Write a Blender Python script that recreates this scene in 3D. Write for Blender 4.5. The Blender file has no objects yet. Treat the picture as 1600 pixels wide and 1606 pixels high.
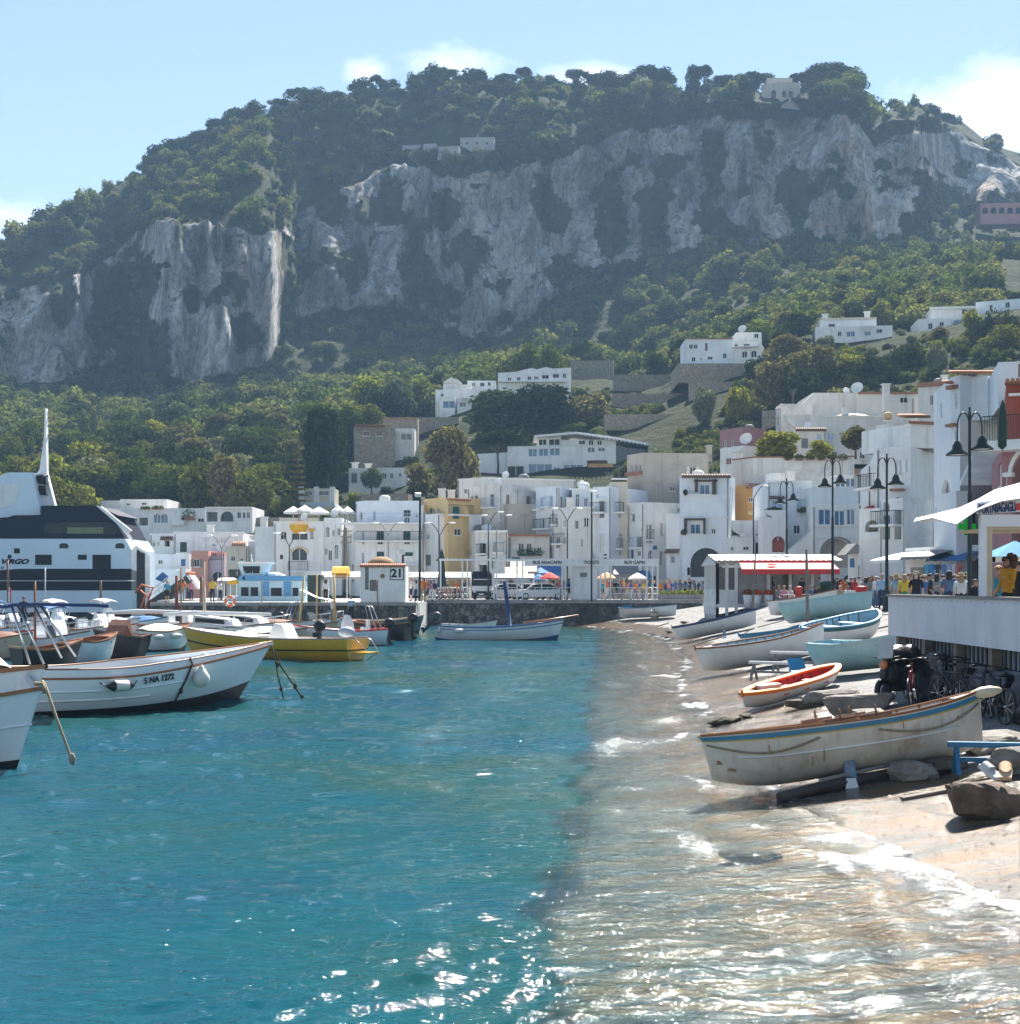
import bpy, bmesh, math, random
import numpy as np
from mathutils import Vector, Matrix, Euler
random.seed(7); RNG=np.random.default_rng(11)
F=2300.0; VH=918.0; CH=3.3            # focal length in photo pixels, horizon row, eye height above the water
PZ=2.05                               # promenade level
def P(u,v,Y): return Vector(((u-800)/F*Y, Y, CH+(VH-v)/F*Y))
def XU(u,Y): return (u-800)/F*Y
def ZV(v,Y): return CH+(VH-v)/F*Y
sc=bpy.context.scene
COL=sc.collection
PI=math.pi
# ---------------------------------------------------------------- noise
def _h(ix,iy,iz,seed):
    n=(ix.astype(np.int64)*374761393+iy.astype(np.int64)*668265263+iz.astype(np.int64)*1274126177+seed*974634721)&0xFFFFFFFF
    n=((n^(n>>13))*1274126177)&0xFFFFFFFF
    n=((n^(n>>16))*2246822519)&0xFFFFFFFF
    return ((n^(n>>15))&0xFFFFFF)/float(0xFFFFFF)*2-1
def vnoise(x,y,z,seed=0):
    x,y,z=np.broadcast_arrays(np.asarray(x,float),np.asarray(y,float),np.asarray(z,float))
    fx,fy,fz=np.floor(x),np.floor(y),np.floor(z)
    tx,ty,tz=x-fx,y-fy,z-fz
    tx=tx*tx*(3-2*tx);ty=ty*ty*(3-2*ty);tz=tz*tz*(3-2*tz)
    def c(i,j,k): return _h(fx+i,fy+j,fz+k,seed)
    a=c(0,0,0)*(1-tx)+c(1,0,0)*tx; b=c(0,1,0)*(1-tx)+c(1,1,0)*tx
    e=c(0,0,1)*(1-tx)+c(1,0,1)*tx; f=c(0,1,1)*(1-tx)+c(1,1,1)*tx
    return (a*(1-ty)+b*ty)*(1-tz)+(e*(1-ty)+f*ty)*tz
def fbm(x,y,z,oct=4,seed=0,gain=.5):
    r=0;a=1;s=1
    for i in range(oct):
        r=r+a*vnoise(np.asarray(x)*s,np.asarray(y)*s,np.asarray(z)*s,seed+i*17); a*=gain; s*=2.03
    return r
# ---------------------------------------------------------------- materials
def nodes(name):
    m=bpy.data.materials.new(name); m.use_nodes=True
    nt=m.node_tree; nt.nodes.clear()
    return m,nt,nt.nodes,nt.links
def mk(N,t,**kw):
    n=N.new(t)
    for k,v in kw.items():
        if k.startswith('i_'):
            n.inputs[k[2:].replace('_',' ')].default_value=v
        else: setattr(n,k,v)
    return n
def ramp(N,stops,interp='LINEAR'):
    r=N.new('ShaderNodeValToRGB'); r.color_ramp.interpolation=interp
    e=r.color_ramp.elements
    while len(e)<len(stops): e.new(.5)
    for i,(p,c) in enumerate(stops):
        e[i].position=p
        if not hasattr(c,'__len__'): c=(c,c,c)
        e[i].color=(c[0],c[1],c[2],1)
    return r
def mixc(N,L,fac,a,b,blend='MIX'):
    m=N.new('ShaderNodeMix'); m.data_type='RGBA'; m.blend_type=blend
    for sock,val in ((m.inputs[0],fac),(m.inputs[6],a),(m.inputs[7],b)):
        if isinstance(val,bpy.types.NodeSocket): L.new(val,sock)
        elif hasattr(val,'__len__'): sock.default_value=(val[0],val[1],val[2],1)
        else: sock.default_value=val
    return m.outputs[2]
def noisen(N,L,scale,detail=4,rough=.55,vec=None,stretch=None,dist=0):
    n=N.new('ShaderNodeTexNoise'); n.inputs['Scale'].default_value=scale; n.inputs['Detail'].default_value=detail
    n.inputs['Roughness'].default_value=rough; n.inputs['Distortion'].default_value=dist
    if vec is None:
        tc=N.new('ShaderNodeTexCoord'); vec=tc.outputs['Object']
    if stretch:
        mp=N.new('ShaderNodeMapping'); mp.inputs['Scale'].default_value=stretch; L.new(vec,mp.inputs[0]); vec=mp.outputs[0]
    L.new(vec,n.inputs['Vector'])
    return n.outputs['Fac']
MATS={}
def M(name,col,rough=.6,var=.18,sc_=1.3,metal=0,bump=0,bsc=12,spec=.4,dirt=0,dirtcol=(.16,.13,.1),stretch=None,coat=0):
    """a painted / plain surface with tonal variation, optional dirt patches and bump"""
    if name in MATS: return MATS[name]
    m,nt,N,L=nodes(name)
    out=N.new('ShaderNodeOutputMaterial'); b=N.new('ShaderNodeBsdfPrincipled')
    L.new(b.outputs[0],out.inputs[0])
    f=noisen(N,L,sc_,6,.6,stretch=stretch)
    r=ramp(N,[(.3,tuple(c*(1-var) for c in col)),(.7,tuple(min(1,c*(1+var*.6)) for c in col))]); L.new(f,r.inputs[0])
    c=r.outputs[0]
    if dirt:
        d=noisen(N,L,sc_*1.7,8,.68,stretch=(1,1,.22))
        dr=ramp(N,[(.5,0),(.72,1)]); L.new(d,dr.inputs[0])
        mu=mk(N,'ShaderNodeMath',operation='MULTIPLY'); L.new(dr.outputs[0],mu.inputs[0]); mu.inputs[1].default_value=dirt
        c=mixc(N,L,mu.outputs[0],c,dirtcol)
    L.new(c,b.inputs['Base Color'])
    b.inputs['Roughness'].default_value=rough; b.inputs['Metallic'].default_value=metal
    b.inputs['Specular IOR Level'].default_value=spec
    if coat: b.inputs['Coat Weight'].default_value=coat
    if bump:
        bf=noisen(N,L,bsc,5,.6); bn=mk(N,'ShaderNodeBump',i_Strength=bump,i_Distance=.05); L.new(bf,bn.inputs['Height']); L.new(bn.outputs[0],b.inputs['Normal'])
    MATS[name]=m
    return m
def stucco(name,col,stain=.35,stcol=(.30,.27,.23)):
    if name in MATS: return MATS[name]
    m,nt,N,L=nodes(name)
    out=N.new('ShaderNodeOutputMaterial'); b=N.new('ShaderNodeBsdfPrincipled'); L.new(b.outputs[0],out.inputs[0])
    tc=N.new('ShaderNodeTexCoord'); v=tc.outputs['Object']
    f=noisen(N,L,.35,6,.62,v)
    r=ramp(N,[(.3,tuple(c*.86 for c in col)),(.7,tuple(min(.9,c*1.05) for c in col))]); L.new(f,r.inputs[0])
    # vertical rain streaks
    s=noisen(N,L,1.0,7,.65,v,stretch=(1.6,1.6,.10)); sr=ramp(N,[(.52,0),(.75,1)]); L.new(s,sr.inputs[0])
    p=noisen(N,L,.16,8,.72,v); pr=ramp(N,[(.52,0),(.66,1)]); L.new(p,pr.inputs[0])
    mx=mk(N,'ShaderNodeMath',operation='MAXIMUM'); L.new(sr.outputs[0],mx.inputs[0]); L.new(pr.outputs[0],mx.inputs[1])
    mu=mk(N,'ShaderNodeMath',operation='MULTIPLY'); L.new(mx.outputs[0],mu.inputs[0]); mu.inputs[1].default_value=stain
    c=mixc(N,L,mu.outputs[0],r.outputs[0],stcol)
    L.new(c,b.inputs['Base Color']); b.inputs['Roughness'].default_value=.85; b.inputs['Specular IOR Level'].default_value=.25
    bf=noisen(N,L,6,6,.65,v); bn=mk(N,'ShaderNodeBump',i_Strength=.35,i_Distance=.04); L.new(bf,bn.inputs['Height']); L.new(bn.outputs[0],b.inputs['Normal'])
    MATS[name]=m; return m
# ---------------------------------------------------------------- mesh builder
LOCAL=set()          # roots whose parts are built around the root's own origin
def worg(o):
    p=Vector((0,0,0)); r=o
    while r.parent is not None: r=r.parent
    if r in LOCAL: return p
    while o is not None: p=p+o.location; o=o.parent
    return p
class MB:
    def __init__(s): s.v=[];s.f=[];s.mi=[];s.sm=[];s.cur=0
    def mat(s,i): s.cur=i; return s
    def add(s,vs,fs,smooth=False):
        o=len(s.v); s.v.extend([tuple(p) for p in vs])
        for f in fs: s.f.append(tuple(i+o for i in f)); s.mi.append(s.cur); s.sm.append(smooth)
        return s
    def poly(s,pts): return s.add(pts,[tuple(range(len(pts)))])
    def box(s,x0,y0,z0,x1,y1,z1):
        return s.add([(x0,y0,z0),(x1,y0,z0),(x1,y1,z0),(x0,y1,z0),(x0,y0,z1),(x1,y0,z1),(x1,y1,z1),(x0,y1,z1)],
              [(3,2,1,0),(4,5,6,7),(0,1,5,4),(1,2,6,5),(2,3,7,6),(3,0,4,7)])
    def obox(s,c,size,rz=0,rx=0,ry=0):
        R=Euler((rx,ry,rz)).to_matrix(); a,b,d=[q/2 for q in size]; c=Vector(c)
        vs=[c+R@Vector(p) for p in ((-a,-b,-d),(a,-b,-d),(a,b,-d),(-a,b,-d),(-a,-b,d),(a,-b,d),(a,b,d),(-a,b,d))]
        return s.add(vs,[(3,2,1,0),(4,5,6,7),(0,1,5,4),(1,2,6,5),(2,3,7,6),(3,0,4,7)])
    def bar(s,a,b,w,h=None):
        """square bar from a to b"""
        return s.tube([a,b],w/2*1.25,4,flat=True)
    def tube(s,pts,r,n=6,flat=False,cap=True):
        pts=[Vector(p) for p in pts]; k=len(pts); rs=r if hasattr(r,'__len__') else [r]*k
        vs=[];fs=[]
        prev=None
        for i,p in enumerate(pts):
            t=(pts[min(i+1,k-1)]-pts[max(i-1,0)])
            if t.length<1e-9: t=Vector((0,0,1))
            t.normalize()
            ref=Vector((0,0,1)) if abs(t.z)<.95 else Vector((1,0,0))
            if prev is not None and (prev-t*prev.dot(t)).length>.2: a=(prev-t*prev.dot(t)).normalized()
            else: a=t.cross(ref).normalized()
            prev=a; b=t.cross(a)
            for j in range(n):
                an=2*PI*(j+.5)/n; vs.append(p+(a*math.cos(an)+b*math.sin(an))*rs[i])
        for i in range(k-1):
            for j in range(n):
                j2=(j+1)%n; fs.append((i*n+j,i*n+j2,(i+1)*n+j2,(i+1)*n+j))
        s.add(vs,fs,not flat)
        if cap:
            s.add([vs[j] for j in range(n)],[tuple(reversed(range(n)))]); s.add([vs[(k-1)*n+j] for j in range(n)],[tuple(range(n))])
        return s
    def lathe(s,prof,n=12,M4=None,smooth=True):
        vs=[];fs=[];k=len(prof)
        for r,z in prof:
            for j in range(n):
                a=2*PI*j/n; p=Vector((r*math.cos(a),r*math.sin(a),z)); vs.append(M4@p if M4 else p)
        for i in range(k-1):
            for j in range(n):
                j2=(j+1)%n; fs.append((i*n+j,i*n+j2,(i+1)*n+j2,(i+1)*n+j))
        return s.add(vs,fs,smooth)
    def ell(s,c,r,n=10,m=7,M4=None,smooth=True):
        T=Matrix.Translation(Vector(c))@(M4 if M4 else Matrix())@Matrix.Diagonal((r[0],r[1],r[2],1))
        return s.lathe([(math.sin(PI*i/m)+1e-4,-math.cos(PI*i/m)) for i in range(m+1)],n,T,smooth)
    def prism(s,pts,off):
        """closed polygon extruded by a vector"""
        pts=[Vector(p) for p in pts]; off=Vector(off); n=len(pts)
        vs=pts+[p+off for p in pts]
        return s.add(vs,[tuple(reversed(range(n))),tuple(range(n,2*n))]+[(i,(i+1)%n,(i+1)%n+n,i+n) for i in range(n)])
    def grid(s,rows,smooth=True,closeu=False):
        n=len(rows[0]); vs=[p for r in rows for p in r]; fs=[]
        for i in range(len(rows)-1):
            for j in range(n-1+(1 if closeu else 0)):
                j2=(j+1)%n; fs.append((i*n+j,i*n+j2,(i+1)*n+j2,(i+1)*n+j))
        return s.add(vs,fs,smooth)
    def build(s,name,mats,parent=None,fix=True):
        me=bpy.data.meshes.new(name)
        vs=s.v
        if parent is not None:
            o=worg(parent)
            if o.length>0: vs=[(a-o.x,b-o.y,c-o.z) for a,b,c in vs]
        me.from_pydata(vs,[],s.f); 
        if not hasattr(mats,'__len__'): mats=[mats]
        for m in mats: me.materials.append(m)
        me.polygons.foreach_set('material_index',s.mi); me.polygons.foreach_set('use_smooth',s.sm)
        if fix:
            bm=bmesh.new(); bm.from_mesh(me); bmesh.ops.remove_doubles(bm,verts=bm.verts,dist=1e-4)
            bmesh.ops.recalc_face_normals(bm,faces=bm.faces); bm.to_mesh(me); bm.free()
        me.update()
        ob=bpy.data.objects.new(name,me); COL.objects.link(ob)
        if parent is not None: ob.parent=parent
        return ob
def tag(o,label=None,cat=None,group=None,kind=None):
    if label: o['label']=label
    if cat: o['category']=cat
    if group: o['group']=group
    if kind: o['kind']=kind
    return o
def thing(name,label,cat,loc=(0,0,0),group=None):
    o=bpy.data.objects.new(name,None); COL.objects.link(o); o.location=loc; o.empty_display_size=.3
    return tag(o,label,cat,group)
def copy_tree(o,parent=None):
    c=o.copy(); COL.objects.link(c)
    if parent is not None: c.parent=parent
    for ch in o.children: copy_tree(ch,c)
    return c
def mesh_np(name,V,Fq,mats,parent=None,smooth=True,attrs=None,mi=None):
    """mesh from numpy verts and quads / tris"""
    me=bpy.data.meshes.new(name); V=np.asarray(V,np.float32); Fq=np.asarray(Fq,np.int32)
    me.vertices.add(len(V)); me.vertices.foreach_set('co',V.ravel())
    k=Fq.shape[1]; me.loops.add(Fq.size); me.loops.foreach_set('vertex_index',Fq.ravel())
    me.polygons.add(len(Fq)); me.polygons.foreach_set('loop_start',np.arange(len(Fq),dtype=np.int32)*k)
    me.polygons.foreach_set('use_smooth',np.full(len(Fq),smooth,bool))
    for m in (mats if hasattr(mats,'__len__') else [mats]): me.materials.append(m)
    if mi is not None: me.polygons.foreach_set('material_index',np.asarray(mi,np.int32))
    me.update(calc_edges=True); me.validate()
    for nm,a in (attrs or {}).items():
        at=me.attributes.new(nm,'FLOAT','POINT'); at.data.foreach_set('value',np.asarray(a,np.float32).ravel())
    ob=bpy.data.objects.new(name,me); 
    COL.objects.link(ob)
    if parent is not None: ob.parent=parent
    return ob
def gridfaces(nr,nc):
    i=np.arange(nr-1)[:,None]*nc+np.arange(nc-1)[None,:]
    return np.stack([i,i+1,i+nc+1,i+nc],-1).reshape(-1,4)
HAZE=.00022; EXPO=1.56
# ================================================================ terrain
def interp2(us,ys,tab,u,y):
    """bilinear look-up, tab[row y][col u]"""
    tab=np.asarray(tab,float); r=np.empty((len(ys),)+np.shape(u))
    for i in range(len(ys)): r[i]=np.interp(u,us,tab[i])
    out=np.empty(np.broadcast(u,y).shape); u_,y_=np.broadcast_arrays(u,y)
    k=np.clip(np.searchsorted(ys,y_)-1,0,len(ys)-2); y0=np.asarray(ys)[k]; y1=np.asarray(ys)[k+1]; t=np.clip((y_-y0)/(y1-y0),0,1)
    ii=np.indices(u_.shape)
    return r[(k,)+tuple(ii)]*(1-t)+r[(k+1,)+tuple(ii)]*t
TU=[-500,0,250,450,620,800,1000,1150,1300,1450,1600,2100]
TY=[50,62,85,110,128,145,165,185,205,230,260,290,330,380,430]
TV=[  # image row of the ground for each depth (row) and direction (column); None = flat at a height
 [-5]*9+[1.0,1.9,1.9],
 [-5]*9+[1.9,1.9,2.0],
 [-5]*8+[1.4,1.9,('v',880),('v',820)],
 [-5]*8+[1.95,('v',905),('v',800),('v',760)],
 [-5,-5,-5,1.9,1.9,1.9,1.9,1.9,('v',925),('v',835),('v',750),('v',730)],
 [-5,-5,-4,2,2,2,2,2]+[('v',900),('v',780),('v',720),('v',700)]]
TV+=[[('v',q) for q in r] for r in (
 [898,905,890,890,900,900,880,850,800,735,690,680],
 [858,868,850,845,852,850,830,790,745,695,650,640],
 [828,835,822,815,792,800,775,735,705,650,615,600],
 [798,805,800,795,772,755,725,690,640,600,575,570],
 [765,772,768,752,722,695,668,605,580,560,535,530],
 [730,738,735,718,672,618,620,560,535,527,500,490],
 [700,702,702,682,642,602,612,548,502,492,472,460],
 [668,667,665,652,627,587,587,512,472,452,442,430],
 [640,640,640,632,607,572,562,482,442,422,412,400])]
TZ=[[ (x if not isinstance(x,tuple) else ZV(x[1],TY[i])) for x in r] for i,r in enumerate(TV)]
def tab(xs,u): 
    a=np.array(xs,float); return np.interp(u,a[:,0],a[:,1])
RIDGE=[(-500,560),(-200,470),(0,385),(100,333),(200,280),(300,233),(400,190),(500,168),(600,150),(680,140),(800,142),(900,146),(1000,152),(1100,150),(1180,150),(1200,160),(1250,160),(1275,146),(1300,142),(1340,155),(1358,185),(1372,214),(1400,197),(1440,194),(1480,193),(1510,190),(1550,224),(1600,240),(1700,280),(2100,400)]
CTOP=[(-500,600),(0,455),(60,440),(120,425),(180,400),(215,360),(250,350),(330,348),(400,350),(435,355),(470,325),(520,300),(620,258),(700,262),(800,246),(900,222),(1000,184),(1080,166),(1160,156),(1230,162),(1300,150),(1345,165),(1370,218),(1400,202),(1440,199),(1500,202),(1550,236),(1600,258),(1700,330),(2100,430)]
CBOT=[(-500,640),(0,608),(100,605),(190,600),(250,618),(300,625),(350,615),(420,585),(450,520),(520,505),(600,505),(680,520),(740,548),(780,550),(830,520),(880,470),(950,420),(1000,420),(1100,395),(1200,388),(1300,388),(1380,384),(1440,380),(1500,345),(1600,345),(2100,400)]
YB=[(-500,480),(0,468),(120,470),(160,492),(205,515),(235,480),(260,458),(330,452),(425,462),(440,485),(470,510),(600,528),(700,520),(800,530),(900,545),(1000,548),(1100,545),(1180,530),(1240,548),(1330,535),(1440,545),(1480,640),(1600,650),(2100,700)]
YR=[(-500,540),(0,545),(200,580),(400,605),(700,635),(1000,622),(1200,602),(1340,592),(1352,630),(1372,705),(1600,740),(2100,790)]
U=np.arange(-500,2100.1,5.0); nU=len(U)
rowsX=[];rowsY=[];rowsZ=[];rk=[]   # rk: kind of the row 0 front,1 talus,2 cliff,3 upper slope,4 back
yA=np.concatenate([np.linspace(50,128,26),np.linspace(131,430,95)])
cb_v,ct_v,rd_v=tab(CBOT,U),tab(CTOP,U),tab(RIDGE,U); yb,yr=tab(YB,U),tab(YR,U)
yt=yb+26+12*np.sin(U*.013)+8*np.sin(U*.041+1)
zb=CH+(VH-cb_v)/F*yb; zt=CH+(VH-ct_v)/F*yt; zr=CH+(VH-rd_v)/F*yr
zr=np.maximum(zr,zt+1)
YG=[];ZG=[];KG=[]
zA=interp2(TU,TY,TZ,U[None,:]+0*yA[:,None],yA[:,None]+0*U[None,:])
for i,y in enumerate(yA): YG.append(np.full(nU,y)); ZG.append(zA[i]); KG.append(0)
for t in np.linspace(0,1,24)[1:]: YG.append(430+(yb-430)*t); ZG.append(zA[-1]+(zb-zA[-1])*(t**1.15)); KG.append(1)
for t in np.linspace(0,1,125)[1:]: YG.append(yb+(yt-yb)*(t**1.3)); ZG.append(zb+(zt-zb)*t); KG.append(2)
for t in np.linspace(0,1,60)[1:]: YG.append(yt+(yr-yt)*t); ZG.append(zt+(zr-zt)*(1-(1-t)**1.35)); KG.append(3)
for t in np.linspace(0,1,7)[1:]: YG.append(yr+160*t); ZG.append(zr-70*t*t-10*t); KG.append(4)
YG=np.array(YG);ZG=np.array(ZG);KG=np.array(KG); nR=len(KG)
XG=(U[None,:]-800)/F*YG
# displacement
cl=np.zeros((nR,1)); idx=np.where(KG==2)[0]; tt=np.linspace(0,1,len(idx)); cl[idx,0]=np.clip(np.minimum(tt/.06,(1-tt)/.06),0,1)
arc=(U[None,:]-800)/F*530+0*YG
d1=fbm(arc/42,ZG/150,0*ZG,3,3); rid=1-2*np.abs(fbm(arc/22+3*d1,ZG/75,0*ZG+5,3,9)); d2=fbm(arc/9,ZG/20,0*ZG,4,21); d3=fbm(arc/3.2,ZG/6,0*ZG,3,31)
led=np.sin(ZG/6.5+2.5*fbm(arc/30,ZG/40,0*ZG,3,77))
cr1=1-np.abs(fbm(arc/10+.8*d1,ZG/60,0*ZG+3,2,41))*2.2; cr2=1-np.abs(fbm(arc/4.5,ZG/22,0*ZG+7,2,47))*2.2
disp=cl*(14*d1-7*np.clip(rid,-.6,1)+3.5*d2+1.3*d3+1.0*led+3.4*np.clip(cr1,-.3,1)**2+1.6*np.clip(cr2,-.3,1)**2)
oth=(1-cl)*((YG>135)*np.clip((YG-135)/150,0,1))
disp=disp+oth*0
zd=oth*(2.2*fbm(XG/28,YG/28,0*XG,4,51)+ (np.clip((YG-420)/60,0,1))*3.5*fbm(XG/60,YG/60,0*XG,3,55))
_t=np.linspace(0,1,59)[:,None]; zd[KG==3]*=np.clip((1-_t)*3,.35,1)*np.clip(_t*5,.15,1)
k=1+disp/YG; XG2=XG*k; YG2=YG*k; ZG2=ZG+zd
# where plants cover the rock
patch=[(205,500,40,150),(20,380,60,80),(160,470,24,90),(455,450,20,110),(520,345,30,22),(600,335,45,30),(655,420,24,55),(735,410,26,45),(560,430,16,40),(860,330,30,60),(905,430,42,80),(960,345,34,85),(1020,340,30,70),(1050,250,34,22),(1120,240,16,36),(1245,300,22,50),(1335,290,14,26),(1480,330,60,60),(1580,330,50,30),(1200,215,20,30),(700,330,20,25),(300,470,18,40),(380,510,15,40),(100,470,18,40),(790,455,24,30),(1130,340,40,30),(700,470,20,22)]
Vv=VH-(ZG-CH)/YG*F
veg=.36*fbm(arc/22,ZG/26,0*ZG,4,61)+.42*fbm(arc/6,ZG/7,0*ZG,3,66)-.37
for (pu,pv,ru,rv) in patch:
    veg=np.maximum(veg,1.1*np.exp(-(((U[None,:]-pu)/ru)**2+((Vv-pv)/rv)**2))-.38+.55*fbm(arc/9,ZG/9,0*ZG,4,71))
veg=np.where(cl>.0,veg*1.0-.1*0,1.0); 
sh=1-cl; veg=np.maximum(veg,sh*1.0)
def leafmat(name,cols,trans=.35,rough=.6):
    m,nt,N,L=nodes(name); out=N.new('ShaderNodeOutputMaterial')
    oi=N.new('ShaderNodeObjectInfo'); ge=N.new('ShaderNodeNewGeometry')
    r=ramp(N,[(i/(len(cols)-1),c) for i,c in enumerate(cols)]); L.new(oi.outputs['Random'],r.inputs[0])
    hs=N.new('ShaderNodeHueSaturation'); L.new(r.outputs[0],hs.inputs['Color'])
    mr=mk(N,'ShaderNodeMapRange'); L.new(ge.outputs['Random Per Island'],mr.inputs[0]); mr.inputs[3].default_value=.55; mr.inputs[4].default_value=1.5
    L.new(mr.outputs[0],hs.inputs['Value'])
    mr2=mk(N,'ShaderNodeMapRange'); L.new(ge.outputs['Random Per Island'],mr2.inputs[0]); mr2.inputs[3].default_value=.485; mr2.inputs[4].default_value=.512
    L.new(mr2.outputs[0],hs.inputs['Hue'])
    df=N.new('ShaderNodeBsdfDiffuse'); tr=N.new('ShaderNodeBsdfTranslucent'); L.new(hs.outputs[0],df.inputs[0]); 
    tcol=mixc(N,L,1.0,hs.outputs[0],(1.0,1.15,.55),'MULTIPLY'); L.new(tcol,tr.inputs[0])
    mx=N.new('ShaderNodeMixShader'); mx.inputs[0].default_value=trans; L.new(df.outputs[0],mx.inputs[1]); L.new(tr.outputs[0],mx.inputs[2]); L.new(mx.outputs[0],out.inputs[0])
    MATS[name]=m; return m
def rockmat():
    m,nt,N,L=nodes('limestone_cliff'); out=N.new('ShaderNodeOutputMaterial'); b=N.new('ShaderNodeBsdfPrincipled'); L.new(b.outputs[0],out.inputs[0])
    tc=N.new('ShaderNodeTexCoord'); v=tc.outputs['Object']
    f=noisen(N,L,.05,9,.66,v,stretch=(1,1,.45)); r=ramp(N,[(.34,(.07,.07,.075)),(.42,(.31,.31,.31)),(.53,(.58,.57,.55)),(.70,(.80,.78,.75))]); L.new(f,r.inputs[0])
    o=noisen(N,L,.035,7,.62,v,stretch=(1,1,.3),dist=.6); orr=ramp(N,[(.50,0),(.64,.5)]); L.new(o,orr.inputs[0])
    c=mixc(N,L,orr.outputs[0],r.outputs[0],(.47,.27,.15))
    s=noisen(N,L,.3,8,.75,v,stretch=(1,1,.2)); sr=ramp(N,[(.47,1),(.6,.4)]); L.new(s,sr.inputs[0])
    c=mixc(N,L,1.0,c,sr.outputs[0],'MULTIPLY')
    sp2=noisen(N,L,.42,9,.8,v); s2=ramp(N,[(.36,.35),(.5,1.0),(.66,1.3)]); L.new(sp2,s2.inputs[0]); c=mixc(N,L,1.0,c,s2.outputs[0],'MULTIPLY')
    at=N.new('ShaderNodeAttribute'); at.attribute_name='veg'
    g=noisen(N,L,.3,8,.72,v); ad=mk(N,'ShaderNodeMath',operation='MULTIPLY_ADD'); L.new(g,ad.inputs[0]); ad.inputs[1].default_value=.9; L.new(at.outputs['Fac'],ad.inputs[2])
    gr=ramp(N,[(.5,0),(.58,1)]); L.new(ad.outputs[0],gr.inputs[0])
    gc=noisen(N,L,.12,6,.7,v); gcr=ramp(N,[(.3,(.03,.042,.018)),(.55,(.05,.062,.025)),(.75,(.07,.07,.034))]); L.new(gc,gcr.inputs[0])
    c=mixc(N,L,gr.outputs[0],c,gcr.outputs[0])
    L.new(c,b.inputs['Base Color']); b.inputs['Roughness'].default_value=.95; b.inputs['Specular IOR Level'].default_value=.1
    bf=noisen(N,L,.35,8,.7,v,stretch=(1,1,.5)); bn=mk(N,'ShaderNodeBump',i_Strength=1.0,i_Distance=3.2); L.new(bf,bn.inputs['Height']); L.new(bn.outputs[0],b.inputs['Normal'])
    return m
V=np.stack([XG2,YG2,ZG2],-1).reshape(-1,3)
hill=mesh_np('hillside_terrain',V,gridfaces(nR,nU),rockmat(),attrs={'veg':veg})
tag(hill,'steep limestone cliff and wooded hillside above the harbour town',None,kind='structure')
# ground height by direction / depth (front part)
def gz(u,Y): return float(interp2(TU,TY,TZ,np.array([[u]],float),np.array([[Y]],float))[0,0])
# ---------------------------------------------------------------- plant prototypes (crowns of many leaf sprays)
def leaf_cloud(lobes,n,size,rng,up=.25,inner=.2,flat=1.0):
    """lobes: (cx,cy,cz,rx,ry,rz); sprays lie on the lobes' surfaces"""
    lb=np.array(lobes,float); wgt=(lb[:,3]*lb[:,4]*lb[:,5])**(2/3); wgt/=wgt.sum()
    i=rng.choice(len(lb),n,p=wgt); d=rng.normal(size=(n,3)); d/=np.linalg.norm(d,axis=1,keepdims=True)
    rr=np.where(rng.random(n)<inner,rng.uniform(.2,.8,n),rng.uniform(.8,1.1,n))
    c=lb[i,:3]+d*lb[i,3:6]*rr[:,None]
    nm=d+rng.normal(size=(n,3))*.55+np.array([0,0,up]); nm/=np.linalg.norm(nm,axis=1,keepdims=True)
    t=np.cross(nm,rng.normal(size=(n,3))); t/=np.linalg.norm(t,axis=1,keepdims=True); b=np.cross(nm,t)
    s=size*rng.uniform(.55,1.35,n)[:,None]; w=s*rng.uniform(.5,.9,n)[:,None]*flat
    q=np.stack([c-t*s*.5,c+b*w*.5-nm*s*.12,c+t*s*.5,c-b*w*.5-nm*s*.12],1)
    return q.reshape(-1,3),np.arange(n*4).reshape(n,4)
def round_lobes(rng,R,Hh,n,z0,irr=.35):
    L_=[]
    for k in range(n):
        a=rng.uniform(0,2*PI); zz=rng.uniform(-1,1); rad=math.sqrt(max(0,1-zz*zz))*R*rng.uniform(.35,.78)
        L_.append((rad*math.cos(a),rad*math.sin(a),z0+Hh*.5+zz*Hh*.5*.72,R*rng.uniform(.28,.5),R*rng.uniform(.28,.5),R*rng.uniform(.24,.42)))
    L_.append((0,0,z0+Hh*.5,R*.6,R*.6,Hh*.4))
    return L_
def pine_lobes(rng,R,Hh,n,z0):
    L_=[]
    for k in range(n):
        a=rng.uniform(0,2*PI); rad=R*math.sqrt(rng.random())*.8
        L_.append((rad*math.cos(a),rad*math.sin(a),z0+Hh*(.65-.45*(rad/R)**2)+rng.uniform(-.12,.12)*Hh,R*rng.uniform(.2,.36),R*rng.uniform(.2,.36),Hh*rng.uniform(.16,.3)))
    return L_
LEAF_A=leafmat('leaves_broad',[(.062,.08,.028),(.12,.138,.044),(.18,.178,.068),(.085,.105,.04),(.21,.195,.08),(.07,.092,.036)],.38)
LEAF_N=leafmat('leaves_wood',[(.035,.055,.016),(.07,.095,.024),(.13,.14,.035),(.05,.072,.022),(.17,.165,.045),(.045,.065,.02)],.32)  # darker copy of the broad leaves, deeper shading put into the colour
LEAF_D=leafmat('leaves_dark',[(.024,.036,.018),(.04,.054,.024),(.06,.07,.03),(.03,.046,.02)],.2)
LEAF_O=leafmat('leaves_olive',[(.14,.15,.10),(.19,.19,.13),(.11,.13,.08)],.3)
LEAF_Y=leafmat('leaves_yellow',[(.20,.20,.04),(.25,.23,.05),(.16,.18,.04)],.45)
LEAF_B=leafmat('leaves_brown',[(.15,.13,.07),(.19,.16,.085),(.12,.11,.05)],.35)
BARK=M('bark',(.09,.07,.05),.9,.3,3)
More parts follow.
